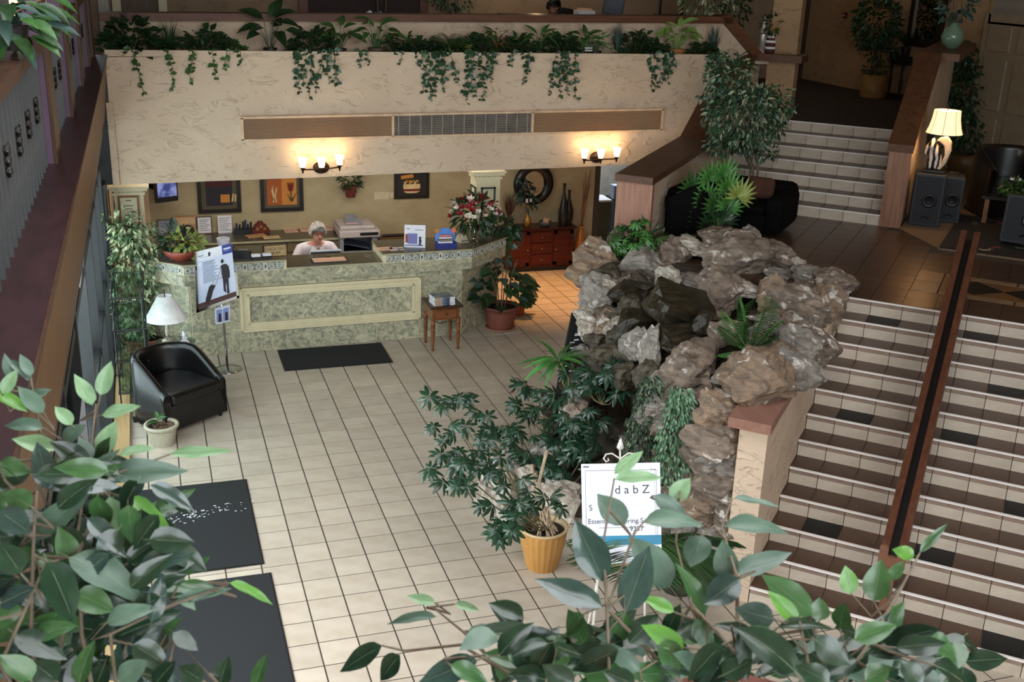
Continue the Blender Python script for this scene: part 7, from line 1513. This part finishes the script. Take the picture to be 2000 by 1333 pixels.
# ================================================================ left gallery: balusters, handrail, plants
M_BAL=mat('baluster_grey',(78,80,80),(64,66,67),rough=.45); bays=[(-6.4,-1.64),(-1.3,.13),(.47,1.91),(2.25,3.48),(3.82,4.43)]
names=['grey baluster railing bay nearest the camera, under the big leaves','grey baluster railing bay between the first and second purple posts','grey baluster railing bay between the second and third purple posts','grey baluster railing bay between the third and fourth purple posts','grey baluster railing bay farthest from the camera']
bm_=MB().box(-.012,-.012,0,.012,.012,.6).mesh('baluster',M_BAL)
cl=MB()
for z in (.30,.34,.38): cl.tube([(.045*math.cos(a),.0,.016*math.sin(2*a)+z) for a in [k*PI/4 for k in range(9)]],.008,5)
clm=cl.mesh('scroll_collar',M_IRON)
for (y0,y1),nm in zip(bays,names):
    o=thing('balustrade',nm,'railing',(-1.375,(y0+y1)/2,3.3)); nb=int((y1-y0)/.15)
    for k in range(nb):
        y=y0+(k+.5)*(y1-y0)/nb-(y0+y1)/2; b=inst('baluster',bm_,o,(0,y,0))
        if k%3==1: c=inst('scroll_collar',clm,b,(.014,0,0),(0,0,PI/2))
    MB().box(-.05,y0-(y0+y1)/2,.6,.05,y1-(y0+y1)/2,.66).build('handrail',M_WOODY,o)
o=thing('railing_plant','green broad leaved plant on the gallery handrail at the top left corner','plant',(-1.375,-2.687,4.027)); g=random.Random(33)
for i in range(64):
    a=g.uniform(0,6.28); e=g.random()**.5; put(o,leafmesh(i%3,.42,.2,.5,(L_MID,L_DARK,L_GREY)[i%3]),(math.cos(a)*.12*e+.02,math.sin(a)*.3*e,.0+.16*g.random()),(math.cos(a)+.35,math.sin(a)-.3,-.7+.9*g.random()),g.uniform(.1,.18),(0,-.4,1))
for i in range(4): put(o,leafmesh(i%3,.5,.2,.4,(L_MID,L_DARK)[i%2]),(.16+.07*i,.3+.1*i,.16+.03*i),(.8,.2,-.3+.5*(i%2)),.13,(0,-.6,1))
MB().tube([(0,0,.1),(.16,.25,.18),(.38,.6,.25)],.006,5).build('branch',BARK,o); MB().lathe([(.06,-.04),(.075,.05),(.08,.06),(.06,.05)],n=16,closed=False).build('pot',POTD,o)

# ================================================================ the two fig trees in front of the viewer
structure(MB().box(-1.9,-6.85,2.70,1.1,-6.3,2.78).build('trim_11',M_WOOD))  # unseen pot shelf added instead of a balcony, kept narrow to pass daylight
F_=[leafm('fig_dark',(36,62,42),(24,44,31),.28,.2,.15,2.5),leafm('fig_mid',(66,104,58),(48,82,46),.32,.15,.1,2.5),leafm('fig_grey',(92,118,100),(72,98,82),.42,.12,0,2.5),leafm('fig_bright',(98,150,62),(74,124,48),.35,.12,0,2.5),leafm('fig_pale',(134,168,124),(108,144,104),.45,.1,0,2.5),leafm('fig_gloss',(56,80,72),(38,58,52),.2,.15,.3,2.5)]
MIDRIB=mat('midrib',(150,164,132),rough=.5)
def figmesh(v,m):
    k=('fig',v,m.name)
    if k in _LM: return _LM[k]
    g=random.Random(v*7+1); n=9; vs=[];fc=[]; bend=(.25,.5,-.15,.7)[v%4]; fold=(.10,.18,.06,.14)[v%4]; ph=g.uniform(0,6)
    for i in range(n+1):
        t=i/n; hw=.5*(math.sin(PI*min(1,t**.8))**.75)*(1-.22*t) if i<n else .004
        if t>.8: hw*=.82
        if i==0: hw=.012
        z=-bend*.35*t*t+.015*math.sin(6*t+ph)
        for j in (-1,-.5,0,.5,1):
            wv=.05*math.sin(t*11+ph+j)*abs(j)*hw; vs.append((j*hw,t,z+fold*abs(j)**1.3*hw+wv))
    for i in range(n):
        for j in range(4): a=5*i+j; fc.append((a,a+1,a+6,a+5))
    b=MB(); b.add(vs,fc); b.tube([(0,-.14,.02),(0,0,.006),(0,.2,-bend*.35*.04+.012),(0,.4,-bend*.35*.16+.014),(0,.6,-bend*.35*.36+.014),(0,.85,-bend*.35*.72+.01)],.007,4,1,r2=.003); _LM[k]=b.mesh('leaf',[m,MIDRIB],True); return _LM[k]
CAMP=Vector(camo.location)
def figtree(label,potloc,leaves,branches,key,own=60):
    o=thing('fig_tree',label,'plant',potloc); g=random.Random(key)
    MB().lathe([(.12,0),(.15,.2),(.16,.21),(.14,.2),(.13,.17)],n=18,closed=False).build('pot',TERRA,o); MB().lathe([(.001,.17),(.135,.17)],n=18,closed=False).build('soil',SOIL,o)
    tw=mat('twig',(120,108,90),(92,80,64),rough=.8,scale=30)
    mb=MB()
    for br in branches:
        P_=[rel(p,o) for p in br]; mb.tube([(g.uniform(-.03,.03),0,.17)]+[tuple(p) for p in P_],.0042,6,r2=.0016)
    mb.build('branches',tw,o)
    segs=[]
    for br in branches:
        for a_,b_ in zip(br[:-1],br[1:]):
            for k in range(9): segs.append(Vector(a_).lerp(Vector(b_),k/8))
    for b,t_,w,k in leaves[:own]:
        p=Vector(b); q=min(segs,key=lambda v:(v-p).length); d_=(Vector(b)-Vector(t_)).normalized()*.03
        if .012<(q-p).length<.2: mb=MB(); mb.tube([tuple(rel(q,o)),tuple(rel(q.lerp(p,.55)+d_+Vector((g.uniform(-.008,.008),0,-.008)),o)),tuple(rel(p,o))],.0028,5,r2=.0016); mb.build('twig',tw,o)
    for i,(b,t_,w,k) in enumerate(leaves):
        b=rel(b,o); t_=rel(t_,o); d=t_-b; L_=max(.02,d.length); up=(CAMP-Vector(o.location)-b).normalized()*.75+Vector((g.uniform(-.35,.35),g.uniform(-.3,.3),.75))
        ob=put(o,figmesh(i%4,F_[k]),b,d,L_,up,g.uniform(-.3,.3),'leaf',w/L_)
    return o
LR=[((-0.215,-6.574,3.462),(-0.306,-6.508,3.497),0.057,5),((-0.192,-6.521,3.475),(-0.209,-6.431,3.551),0.064,5),((-0.179,-6.588,3.457),(-0.115,-6.526,3.532),0.059,5),((-0.067,-6.52,3.442),(-0.116,-6.473,3.525),0.067,2),((-0.093,-6.381,3.49),(-0.126,-6.331,3.535),0.058,2),((-0.085,-6.308,3.543),(0.018,-6.309,3.545),0.03,4),((-0.084,-6.304,3.554),(-0.023,-6.291,3.586),0.028,4),((-0.08,-6.43,3.521),(0.021,-6.459,3.535),0.045,2),((-0.039,-6.38,3.542),(0.017,-6.412,3.508),0.033,2),((0.012,-6.353,3.512),(0.047,-6.35,3.552),0.039,4),((0.015,-6.469,3.503),(-0.017,-6.497,3.459),0.06,2),((0.077,-6.437,3.495),(0.19,-6.472,3.504),0.044,2),((0.119,-6.387,3.518),(0.202,-6.417,3.513),0.027,2),((-0.037,-6.591,3.428),(-0.066,-6.551,3.51),0.041,1),((0.013,-6.605,3.498),(-0.045,-6.601,3.455),0.061,5),((0.028,-6.545,3.46),(0.024,-6.522,3.519),0.047,2),((0.066,-6.509,3.441),(0.16,-6.525,3.485),0.052,2),((-0.106,-6.612,3.46),(-0.151,-6.588,3.483),0.026,3),((-0.107,-6.659,3.424),(-0.171,-6.626,3.455),0.041,3),((-0.158,-6.667,3.415),(-0.094,-6.692,3.407),0.048,0),((-0.074,-6.626,3.451),(-0.05,-6.653,3.4),0.036,1),((-0.181,-6.588,3.458),(-0.196,-6.602,3.406),0.04,1),((-0.237,-6.633,3.434),(-0.291,-6.627,3.402),0.043,0),((-0.192,-6.68,3.411),(-0.242,-6.647,3.452),0.03,2),((-0.528,-6.359,3.303),(-0.604,-6.35,3.259),0.043,0),((-0.503,-6.391,3.301),(-0.543,-6.393,3.258),0.043,0),((-0.398,-6.499,3.346),(-0.494,-6.482,3.304),0.051,5),((-0.413,-6.289,3.297),(-0.502,-6.261,3.291),0.024,2),((-0.402,-6.238,3.292),(-0.453,-6.216,3.305),0.024,4),((-0.367,-6.25,3.291),(-0.322,-6.268,3.284),0.02,4),((-0.336,-6.366,3.31),(-0.377,-6.356,3.298),0.025,2),((-0.291,-6.419,3.358),(-0.343,-6.392,3.385),0.039,0),((-0.296,-6.469,3.371),(-0.398,-6.437,3.362),0.027,2),((-0.302,-6.591,3.429),(-0.345,-6.599,3.367),0.042,0),((-0.364,-6.551,3.389),(-0.312,-6.578,3.364),0.038,1),((-0.445,-6.505,3.349),(-0.383,-6.534,3.327),0.035,1),((0.104,-6.682,3.463),(0.036,-6.637,3.523),0.057,1),((0.07,-6.693,3.462),(0.033,-6.664,3.508),0.031,3),((0.031,-6.688,3.471),(-0.028,-6.663,3.484),0.046,5),((-0.008,-6.81,3.468),(-0.073,-6.763,3.535),0.068,0),((-0.069,-6.75,3.513),(-0.064,-6.781,3.436),0.027,0),((0.114,-6.689,3.455),(0.118,-6.677,3.489),0.036,1),((0.145,-6.703,3.444),(0.157,-6.693,3.483),0.045,1),((0.034,-6.694,3.459),(0.122,-6.718,3.474),0.024,0),((0.224,-6.618,3.443),(0.219,-6.6,3.487),0.035,3),((0.259,-6.634,3.433),(0.277,-6.616,3.499),0.051,1),((0.288,-6.631,3.468),(0.313,-6.628,3.498),0.024,1),((0.362,-6.595,3.482),(0.33,-6.58,3.492),0.028,3),((0.372,-6.596,3.488),(0.421,-6.594,3.538),0.018,1),((0.181,-6.726,3.416),(0.223,-6.719,3.473),0.031,0),((0.228,-6.741,3.418),(0.305,-6.764,3.427),0.04,0),((0.22,-6.837,3.453),(0.281,-6.867,3.429),0.054,0),((0.18,-6.861,3.442),(0.154,-6.84,3.477),0.041,0),((0.119,-6.812,3.428),(0.157,-6.817,3.451),0.036,1),((0.05,-6.768,3.484),(0.098,-6.797,3.449),0.045,0),((0.05,-6.818,3.441),(0.009,-6.795,3.465),0.04,0),((-0.083,-6.728,3.472),(-0.138,-6.728,3.419),0.042,0),((-0.006,-6.705,3.452),(-0.064,-6.675,3.479),0.033,0),((-0.108,-6.597,3.408),(-0.081,-6.589,3.456),0.032,0),((-0.24,-6.561,3.446),(-0.273,-6.561,3.414),0.035,1),((-0.224,-6.73,3.428),(-0.266,-6.708,3.448),0.04,0),((-0.297,-6.671,3.399),(-0.339,-6.646,3.427),0.041,0),((-0.1,-6.765,3.446),(-0.055,-6.771,3.469),0.04,0)]
_g=random.Random(91)
FR=[((-0.397,-6.593,3.457),),((-0.321,-6.435,3.3),),((-0.241,-6.28,3.136),),((-0.299,-6.49,3.37),),((-0.215,-6.335,3.211),),((-0.287,-6.575,3.353),),((-0.193,-6.391,3.284),),((-0.271,-6.63,3.422),),((-0.18,-6.478,3.262),),((-0.077,-6.294,3.198),),((-0.163,-6.532,3.334),),((-0.063,-6.383,3.171),),((-0.149,-6.585,3.403),),((-0.045,-6.437,3.245),),((-0.144,-6.667,3.387),),((-0.029,-6.49,3.317),),((0.082,-6.345,3.156),),((-0.024,-6.574,3.296),),((0.099,-6.397,3.231),),((-0.014,-6.626,3.367),),((0.105,-6.484,3.205),),((-0.007,-6.677,3.436),),((0.116,-6.535,3.279),),((0.244,-6.396,3.115),),((0.125,-6.586,3.35),),((0.256,-6.447,3.191),),((0.123,-6.667,3.331),),((0.265,-6.498,3.264),),((0.125,-6.716,3.401),),((0.265,-6.581,3.24),),((0.125,-6.766,3.468),),((0.268,-6.63,3.313),),((0.415,-6.498,3.15),),((0.269,-6.679,3.383),),((0.42,-6.546,3.225),),((0.26,-6.757,3.365),),((0.422,-6.595,3.297),),((0.256,-6.804,3.434),),((0.414,-6.675,3.275),),((0.585,-6.514,3.212),),((-0.353,-6.473,3.319),),((-0.276,-6.317,3.154),),((-0.332,-6.528,3.389),),((-0.251,-6.373,3.229),),((-0.32,-6.613,3.373),),((-0.228,-6.428,3.301),),((-0.139,-6.276,3.139),),((-0.216,-6.514,3.281),),((-0.115,-6.331,3.214),),((-0.199,-6.568,3.353),),((-0.102,-6.419,3.189),),((-0.185,-6.622,3.422),),((-0.084,-6.473,3.263),),((0.021,-6.327,3.097),),((-0.069,-6.526,3.335),),((0.04,-6.38,3.174),),((-0.064,-6.609,3.316),),((0.056,-6.433,3.248),),((-0.055,-6.661,3.386),),((0.062,-6.518,3.224),),((-0.048,-6.712,3.455),),((0.073,-6.569,3.297),),((0.197,-6.43,3.133),),((0.08,-6.62,3.368),),((0.209,-6.481,3.208),),((0.079,-6.701,3.351),),((0.218,-6.531,3.281),),((0.081,-6.75,3.42),),((0.217,-6.614,3.259),),((0.365,-6.445,3.195),),((0.22,-6.663,3.331),),((0.365,-6.53,3.168),),((0.221,-6.711,3.401),),((0.37,-6.578,3.242),),((0.212,-6.789,3.385),),((0.371,-6.627,3.314),),((0.528,-6.497,3.154),),((0.363,-6.706,3.294),),((0.531,-6.545,3.228),),((0.359,-6.753,3.365),),((-0.31,-6.355,3.173),),((-0.364,-6.566,3.408),),((-0.285,-6.41,3.247),),((-0.202,-6.258,3.08),),((-0.263,-6.465,3.319),),((-0.176,-6.313,3.157),),((-0.251,-6.551,3.301),),((-0.153,-6.368,3.231),),((-0.235,-6.605,3.372),),((-0.14,-6.455,3.208),),((-0.221,-6.658,3.441),),((-0.123,-6.508,3.282),),((-0.02,-6.363,3.116),),((-0.108,-6.562,3.353),),((-0.002,-6.415,3.191),),((-0.103,-6.644,3.336),),((0.014,-6.468,3.265),),((-0.094,-6.696,3.406),),((0.02,-6.552,3.244),),((0.146,-6.377,3.177),),((0.03,-6.604,3.316),),((0.152,-6.464,3.151),),((0.037,-6.655,3.386),),((0.164,-6.515,3.226),),((0.035,-6.734,3.371),),((0.172,-6.565,3.299),),((0.307,-6.429,3.136),),((0.171,-6.647,3.279),),((0.316,-6.479,3.211),),((0.174,-6.696,3.35),),((0.323,-6.528,3.284),),((0.174,-6.744,3.419),),((0.32,-6.611,3.26),),((0.478,-6.444,3.199),),((0.321,-6.659,3.332),),((0.475,-6.529,3.171),),((0.319,-6.707,3.402),),((0.477,-6.577,3.245),),((0.308,-6.785,3.384),),((0.477,-6.624,3.317),),((-0.395,-6.605,3.427),),((-0.318,-6.448,3.266),),((-0.23,-6.259,3.201),),((-0.297,-6.503,3.338),),((-0.213,-6.35,3.175),),((-0.278,-6.558,3.408),),((-0.19,-6.405,3.249),),((-0.269,-6.641,3.393),),((-0.17,-6.459,3.321),),((-0.074,-6.309,3.16),),((-0.16,-6.544,3.301),),((-0.053,-6.363,3.235),),((-0.146,-6.598,3.372),),((-0.042,-6.451,3.21),),((-0.135,-6.651,3.44),),((-0.027,-6.503,3.283),),((0.085,-6.36,3.119),),((-0.014,-6.556,3.354),),((0.102,-6.412,3.194),),((-0.012,-6.638,3.336),),((0.115,-6.464,3.268),),((-0.005,-6.689,3.405),),((0.119,-6.548,3.245),),((0.255,-6.375,3.182),),((0.127,-6.599,3.317),),((0.259,-6.462,3.154),),((0.132,-6.649,3.387),),((0.268,-6.512,3.229),),((0.128,-6.729,3.37),),((0.274,-6.562,3.301),),((0.127,-6.778,3.439),),((0.271,-6.643,3.279),),((0.426,-6.477,3.215),),((0.272,-6.691,3.351),),((0.423,-6.561,3.189),),((0.269,-6.74,3.42),),((0.425,-6.608,3.262),),((0.258,-6.816,3.404),),((0.424,-6.656,3.334),),((0.588,-6.528,3.175),),((-0.351,-6.485,3.286),),((-0.266,-6.297,3.218),),((-0.33,-6.541,3.357),),((-0.248,-6.387,3.194),),((-0.312,-6.596,3.427),),((-0.226,-6.441,3.267),),((-0.136,-6.291,3.101),),((-0.207,-6.496,3.339),),((-0.113,-6.345,3.178),),((-0.197,-6.581,3.321),)]
for i,(p,) in enumerate(FR):
    d=Vector((_g.uniform(-1,1),_g.uniform(-.4,.4),_g.uniform(-.6,.5))).normalized()*_g.uniform(.06,.09); LR.append((p,tuple(Vector(p)+d),_g.uniform(.035,.05),_g.choice((0,0,0,0,1,2))))
BR_R=[[(-0.104,-6.786,3.297),(-0.248,-6.692,3.415),(-0.207,-6.577,3.461),(-0.168,-6.46,3.51),(-0.085,-6.307,3.546)],[(-0.091,-6.833,3.333),(-0.062,-6.74,3.458),(-0.065,-6.594,3.456),(-0.03,-6.459,3.49),(0.029,-6.353,3.528)],[(-0.066,-6.757,3.407),(0.019,-6.588,3.488),(0.062,-6.452,3.503),(0.117,-6.386,3.518)],[(-0.017,-6.844,3.37),(0.151,-6.762,3.442),(0.286,-6.663,3.47),(0.372,-6.596,3.487)],[(-0.231,-6.774,3.363),(-0.359,-6.565,3.355),(-0.41,-6.442,3.339),(-0.495,-6.391,3.308),(-0.528,-6.359,3.303)],[(-0.375,-6.507,3.347),(-0.387,-6.379,3.319),(-0.409,-6.267,3.298)],[(0.021,-6.843,3.407),(0.073,-6.693,3.467),(0.105,-6.67,3.466)],[(-0.207,-6.577,3.461),(-0.116,-6.471,3.529),(-0.076,-6.43,3.526)]]
figtree('leafy fig tree in front at the bottom centre and right, glossy dark leaves',(-0.044,-6.763,3.112),LR,BR_R,1)
LL=[((-1.123,-6.011,3.694),(-1.096,-6.006,3.734),0.026,4),((-1.132,-6.009,3.692),(-1.082,-6.034,3.671),0.032,3),((-1.058,-6.044,3.665),(-1.097,-6.016,3.706),0.034,2),((-1.058,-6.073,3.648),(-1.125,-6.046,3.659),0.031,2),((-0.983,-5.967,3.64),(-1.007,-5.939,3.695),0.039,4),((-0.967,-5.966,3.658),(-0.945,-5.952,3.717),0.033,4),((-0.967,-5.979,3.624),(-0.897,-5.997,3.64),0.036,4),((-0.971,-6.051,3.578),(-0.945,-6.038,3.634),0.04,4),((-0.995,-6.095,3.587),(-0.997,-6.08,3.626),0.041,2),((-0.939,-6.062,3.577),(-0.88,-6.074,3.598),0.032,4),((-0.854,-6.088,3.583),(-0.744,-6.123,3.591),0.024,4),((-0.956,-6.115,3.568),(-0.834,-6.151,3.584),0.049,2),((-1.01,-6.122,3.562),(-0.937,-6.125,3.62),0.026,2),((-1.047,-6.189,3.588),(-1.059,-6.158,3.661),0.046,5),((-1.045,-6.102,3.583),(-1.012,-6.103,3.61),0.033,4),((-1.127,-6.13,3.613),(-1.078,-6.149,3.607),0.038,1),((-0.928,-6.186,3.555),(-0.855,-6.233,3.496),0.044,3),((-0.953,-6.224,3.579),(-0.954,-6.257,3.489),0.05,4),((-1.072,-6.256,3.536),(-0.97,-6.261,3.616),0.05,2),((-1.013,-6.35,3.546),(-0.899,-6.405,3.504),0.073,2),((-1.038,-6.4,3.571),(-1.003,-6.442,3.489),0.069,0),((-1.004,-6.4,3.511),(-0.95,-6.426,3.491),0.047,1),((-1.068,-6.446,3.479),(-0.999,-6.464,3.494),0.041,1),((-0.963,-6.429,3.472),(-0.895,-6.441,3.502),0.037,2),((-0.861,-6.36,3.448),(-0.777,-6.379,3.474),0.023,2),((-0.778,-6.377,3.479),(-0.712,-6.408,3.456),0.021,3),((-1.086,-6.457,3.493),(-1.016,-6.494,3.458),0.048,0),((-1.005,-6.492,3.414),(-0.987,-6.476,3.474),0.035,1),((-0.846,-6.258,3.436),(-0.803,-6.261,3.466),0.022,1),((-0.88,-6.399,3.416),(-0.858,-6.396,3.443),0.027,1),((-0.869,-6.42,3.431),(-0.835,-6.441,3.405),0.035,0),((-0.807,-6.469,3.354),(-0.794,-6.458,3.398),0.035,0),((-0.752,-6.444,3.322),(-0.733,-6.431,3.374),0.028,1),((-1.092,-5.977,3.666),(-1.05,-5.984,3.685),0.023,2),((-1.115,-5.956,3.699),(-1.122,-5.938,3.742),0.021,2),((-1.079,-5.97,3.696),(-1.12,-5.939,3.742),0.019,2),((-1.08,-5.966,3.705),(-1.094,-5.947,3.743),0.025,2),((-1.036,-6.123,3.626),(-1.108,-6.09,3.648),0.036,4),((-1.065,-6.287,3.608),(-1.101,-6.267,3.629),0.042,1),((-1.037,-6.227,3.555),(-0.994,-6.226,3.595),0.039,2),((-1.104,-6.324,3.624),(-1.062,-6.349,3.596),0.049,5),((-1.074,-6.412,3.565),(-1.099,-6.388,3.606),0.047,0),((-1.103,-6.437,3.533),(-1.052,-6.446,3.556),0.047,5),((-1.057,-6.561,3.481),(-1.088,-6.536,3.52),0.049,1),((-1.026,-6.554,3.469),(-1.058,-6.533,3.495),0.045,0),((-0.927,-6.461,3.447),(-0.878,-6.488,3.42),0.044,0),((-0.95,-6.508,3.421),(-0.905,-6.512,3.451),0.039,2),((-0.895,-6.314,3.45),(-0.846,-6.322,3.475),0.026,0),((-0.8,-6.345,3.453),(-0.87,-6.318,3.463),0.026,1),((-0.93,-6.316,3.504),(-0.88,-6.318,3.544),0.038,0),((-1.033,-6.05,3.612),(-0.989,-6.055,3.639),0.032,2),((-1.014,-6.047,3.638),(-1.039,-6.026,3.671),0.028,4),((-0.901,-6.509,3.403),(-0.87,-6.506,3.44),0.037,0),((-0.832,-6.493,3.387),(-0.864,-6.475,3.408),0.036,0)]
FL=[((-1.103,-6.289,3.688),),((-1.105,-6.041,3.5),),((-1.04,-6.286,3.553),),((-1.029,-6.05,3.346),),((-0.972,-6.289,3.409),),((-0.947,-6.064,3.183),),((-0.898,-6.296,3.257),),((-1.143,-5.839,3.407),),((-1.072,-6.089,3.453),),((-1.011,-6.33,3.512),),((-0.996,-6.098,3.297),),((-0.942,-6.333,3.367),),((-0.913,-6.113,3.133),),((-1.111,-6.131,3.555),),((-1.106,-5.89,3.353),),((-1.04,-6.136,3.406),),((-0.983,-6.373,3.472),),((-0.963,-6.146,3.249),),((-0.913,-6.376,3.326),),((-1.15,-5.928,3.462),),((-1.08,-6.177,3.51),),((-1.071,-5.941,3.301),),((-1.008,-6.182,3.36),),((-0.955,-6.416,3.433),),((-0.931,-6.193,3.203),),((-1.115,-6.222,3.608),),((-1.116,-5.978,3.411),),((-1.049,-6.222,3.466),),((-1.036,-5.99,3.249),),((-0.977,-6.228,3.316),),((-0.927,-6.458,3.395),),((-0.871,-6.111,3.526),),((-1.085,-6.266,3.566),),((-1.081,-6.026,3.361),),((-1.019,-6.267,3.423),),((-1.001,-6.04,3.199),),((-0.946,-6.274,3.272),),((-0.884,-5.917,3.435),),((-1.123,-6.066,3.468),),((-1.056,-6.31,3.525),),((-1.048,-6.075,3.313),),((-0.989,-6.312,3.381),),((-0.967,-6.088,3.149),),((-0.889,-6.197,3.579),),((-1.162,-5.865,3.37),),((-1.09,-6.113,3.421),),((-1.027,-6.353,3.485),),((-1.014,-6.122,3.265),),((-0.959,-6.356,3.34),),((-0.903,-6.002,3.488),),((-1.127,-6.155,3.524),),((-1.126,-5.916,3.318),),((-1.057,-6.16,3.375),),((-0.998,-6.396,3.446),),((-0.982,-6.17,3.218),),((-0.905,-6.285,3.631),),((-0.871,-6.051,3.438),),((-1.096,-6.201,3.48),),((-1.09,-5.966,3.266),),((-1.026,-6.206,3.33),),((-0.97,-6.439,3.408),),((-0.921,-6.089,3.541),),((-0.877,-6.328,3.589),),((-1.134,-6.003,3.377),),((-1.065,-6.246,3.437),),((-1.055,-6.015,3.215),),((-0.994,-6.252,3.286),),((-0.94,-5.892,3.452),),((-0.89,-6.136,3.493),),((-1.1,-6.29,3.539),),((-1.099,-6.051,3.328),),((-1.035,-6.291,3.395),),((-1.021,-6.064,3.165),),((-0.937,-6.176,3.593),),((-0.905,-5.942,3.398),),((-1.139,-6.091,3.436),),((-1.071,-6.334,3.499),),((-1.066,-6.099,3.28),),((-1.005,-6.335,3.354),),((-0.957,-5.978,3.505),),((-0.907,-6.221,3.548),),((-1.181,-5.891,3.334),),((-1.107,-6.138,3.39),),((-1.042,-6.377,3.459),),((-1.033,-6.147,3.234),),((-0.95,-6.264,3.645),),((-0.923,-6.027,3.454),),((-0.877,-6.267,3.504),),((-1.145,-5.941,3.282),),((-1.074,-6.184,3.345),),((-1.014,-6.419,3.421),),((-0.972,-6.066,3.556),),((-0.922,-6.308,3.603),),((-0.891,-6.075,3.404),),((-1.112,-6.225,3.451),),((-1.109,-5.991,3.232),),((-1.043,-6.23,3.301),),((-0.995,-5.866,3.469),),((-0.94,-6.113,3.508),),((-0.894,-6.352,3.561),),((-1.151,-6.028,3.344),),((-1.081,-6.27,3.409),),((-1.074,-6.04,3.182),),((-0.985,-6.154,3.608),),((-0.96,-5.917,3.415),),((-0.909,-6.16,3.461),),((-1.115,-6.314,3.512),),((-1.117,-6.076,3.296),),((-1.051,-6.314,3.368),),((-1.04,-6.088,3.133),),((-0.954,-6.2,3.563),),((-0.926,-5.967,3.362),),((-0.878,-6.206,3.415),),((-1.086,-6.357,3.473),),((-1.084,-6.123,3.249),),((-1.021,-6.358,3.328),),((-0.976,-6.003,3.469),),((-0.924,-6.245,3.518),),((-0.892,-6.017,3.31),),((-1.123,-6.162,3.36),),((-1.057,-6.4,3.434),),((-1.051,-6.171,3.203),),((-0.967,-6.288,3.616),),((-0.943,-6.052,3.419),),((-0.895,-6.29,3.475),),((-1.163,-5.966,3.248),),((-1.091,-6.208,3.316),),((-1.082,-5.982,3.079),),((-0.99,-6.09,3.524),),((-0.938,-6.332,3.575),),((-0.91,-6.1,3.37),),((-1.127,-6.249,3.423),),((-1.128,-6.016,3.198),),((-1.06,-6.254,3.273),),((-1.016,-5.892,3.432),),((-0.958,-6.137,3.476),),((-0.91,-6.375,3.534),),((-1.169,-6.053,3.312),),((-1.097,-6.294,3.382),),((-1.093,-6.064,3.149),),((-1.002,-6.178,3.577),),((-0.981,-5.942,3.378),),((-0.927,-6.184,3.43),),((-0.883,-6.417,3.495),),((-1.135,-6.1,3.264),),((-1.066,-6.338,3.341),),((-1.029,-5.979,3.485),),((-0.972,-6.224,3.532),),((-0.946,-5.992,3.326),),((-0.897,-6.23,3.385),),((-1.1,-6.38,3.447),),((-1.101,-6.148,3.218),),((-1.012,-6.267,3.63),),((-0.995,-6.028,3.435),),((-0.942,-6.269,3.489),),((-0.912,-6.041,3.275),),((-1.14,-6.186,3.33),),((-1.138,-5.957,3.096),),((-1.04,-6.068,3.539),),((-0.983,-6.311,3.588),),((-0.962,-6.076,3.386),),((-0.913,-6.313,3.446),),((-1.181,-5.991,3.214),),((-1.108,-6.232,3.287),),((-1.071,-5.867,3.448),),((-1.008,-6.115,3.491),),((-0.954,-6.355,3.547),),((-0.93,-6.124,3.338),),((-0.884,-6.357,3.405),),((-1.146,-6.04,3.165),),((-1.049,-6.157,3.591),),((-1.035,-5.917,3.395),),((-0.976,-6.162,3.445),),((-0.927,-6.398,3.508),),((-0.898,-6.171,3.29),),((-1.112,-6.317,3.355),),((-1.082,-5.956,3.501),),((-1.019,-6.203,3.547),),((-1.001,-5.967,3.343),),((-0.945,-6.208,3.399),),((-0.899,-6.44,3.469),),((-1.152,-6.125,3.234),),((-1.056,-6.247,3.643),),((-1.048,-6.005,3.451),),((-0.988,-6.248,3.503),),((-0.966,-6.017,3.292),),((-0.915,-6.253,3.355),),((-1.194,-5.932,3.113),),((-1.09,-6.045,3.554),),((-1.027,-6.291,3.602),)]
for i,(p,) in enumerate(FL):
    d=Vector((_g.uniform(-1,1),_g.uniform(-.4,.4),_g.uniform(-.7,.5))).normalized()*_g.uniform(.06,.09); LL.append((p,tuple(Vector(p)+d),_g.uniform(.035,.05),_g.choice((0,0,0,5,1))))
BR_L=[[(-1.046,-6.564,3.334),(-1.067,-6.449,3.474),(-1.067,-6.285,3.553),(-1.062,-6.076,3.637),(-1.08,-5.968,3.701)],[(-0.974,-6.575,3.37),(-1,-6.423,3.453),(-1.005,-6.277,3.54),(-0.989,-6.077,3.58),(-0.976,-5.969,3.642)],[(-0.95,-6.539,3.337),(-0.959,-6.436,3.455),(-0.873,-6.377,3.452),(-0.78,-6.368,3.471)],[(-1.003,-6.335,3.535),(-0.957,-6.135,3.574),(-0.854,-6.089,3.582)],[(-0.908,-6.536,3.325),(-0.868,-6.424,3.421),(-0.806,-6.469,3.356)],[(-1.104,-6.494,3.468),(-1.043,-6.371,3.553),(-1.015,-6.331,3.535)]]
figtree('leafy fig tree in front at the lower left, grey green and pale leaves',(-1.053,-6.486,3.085),LL,BR_L,2)
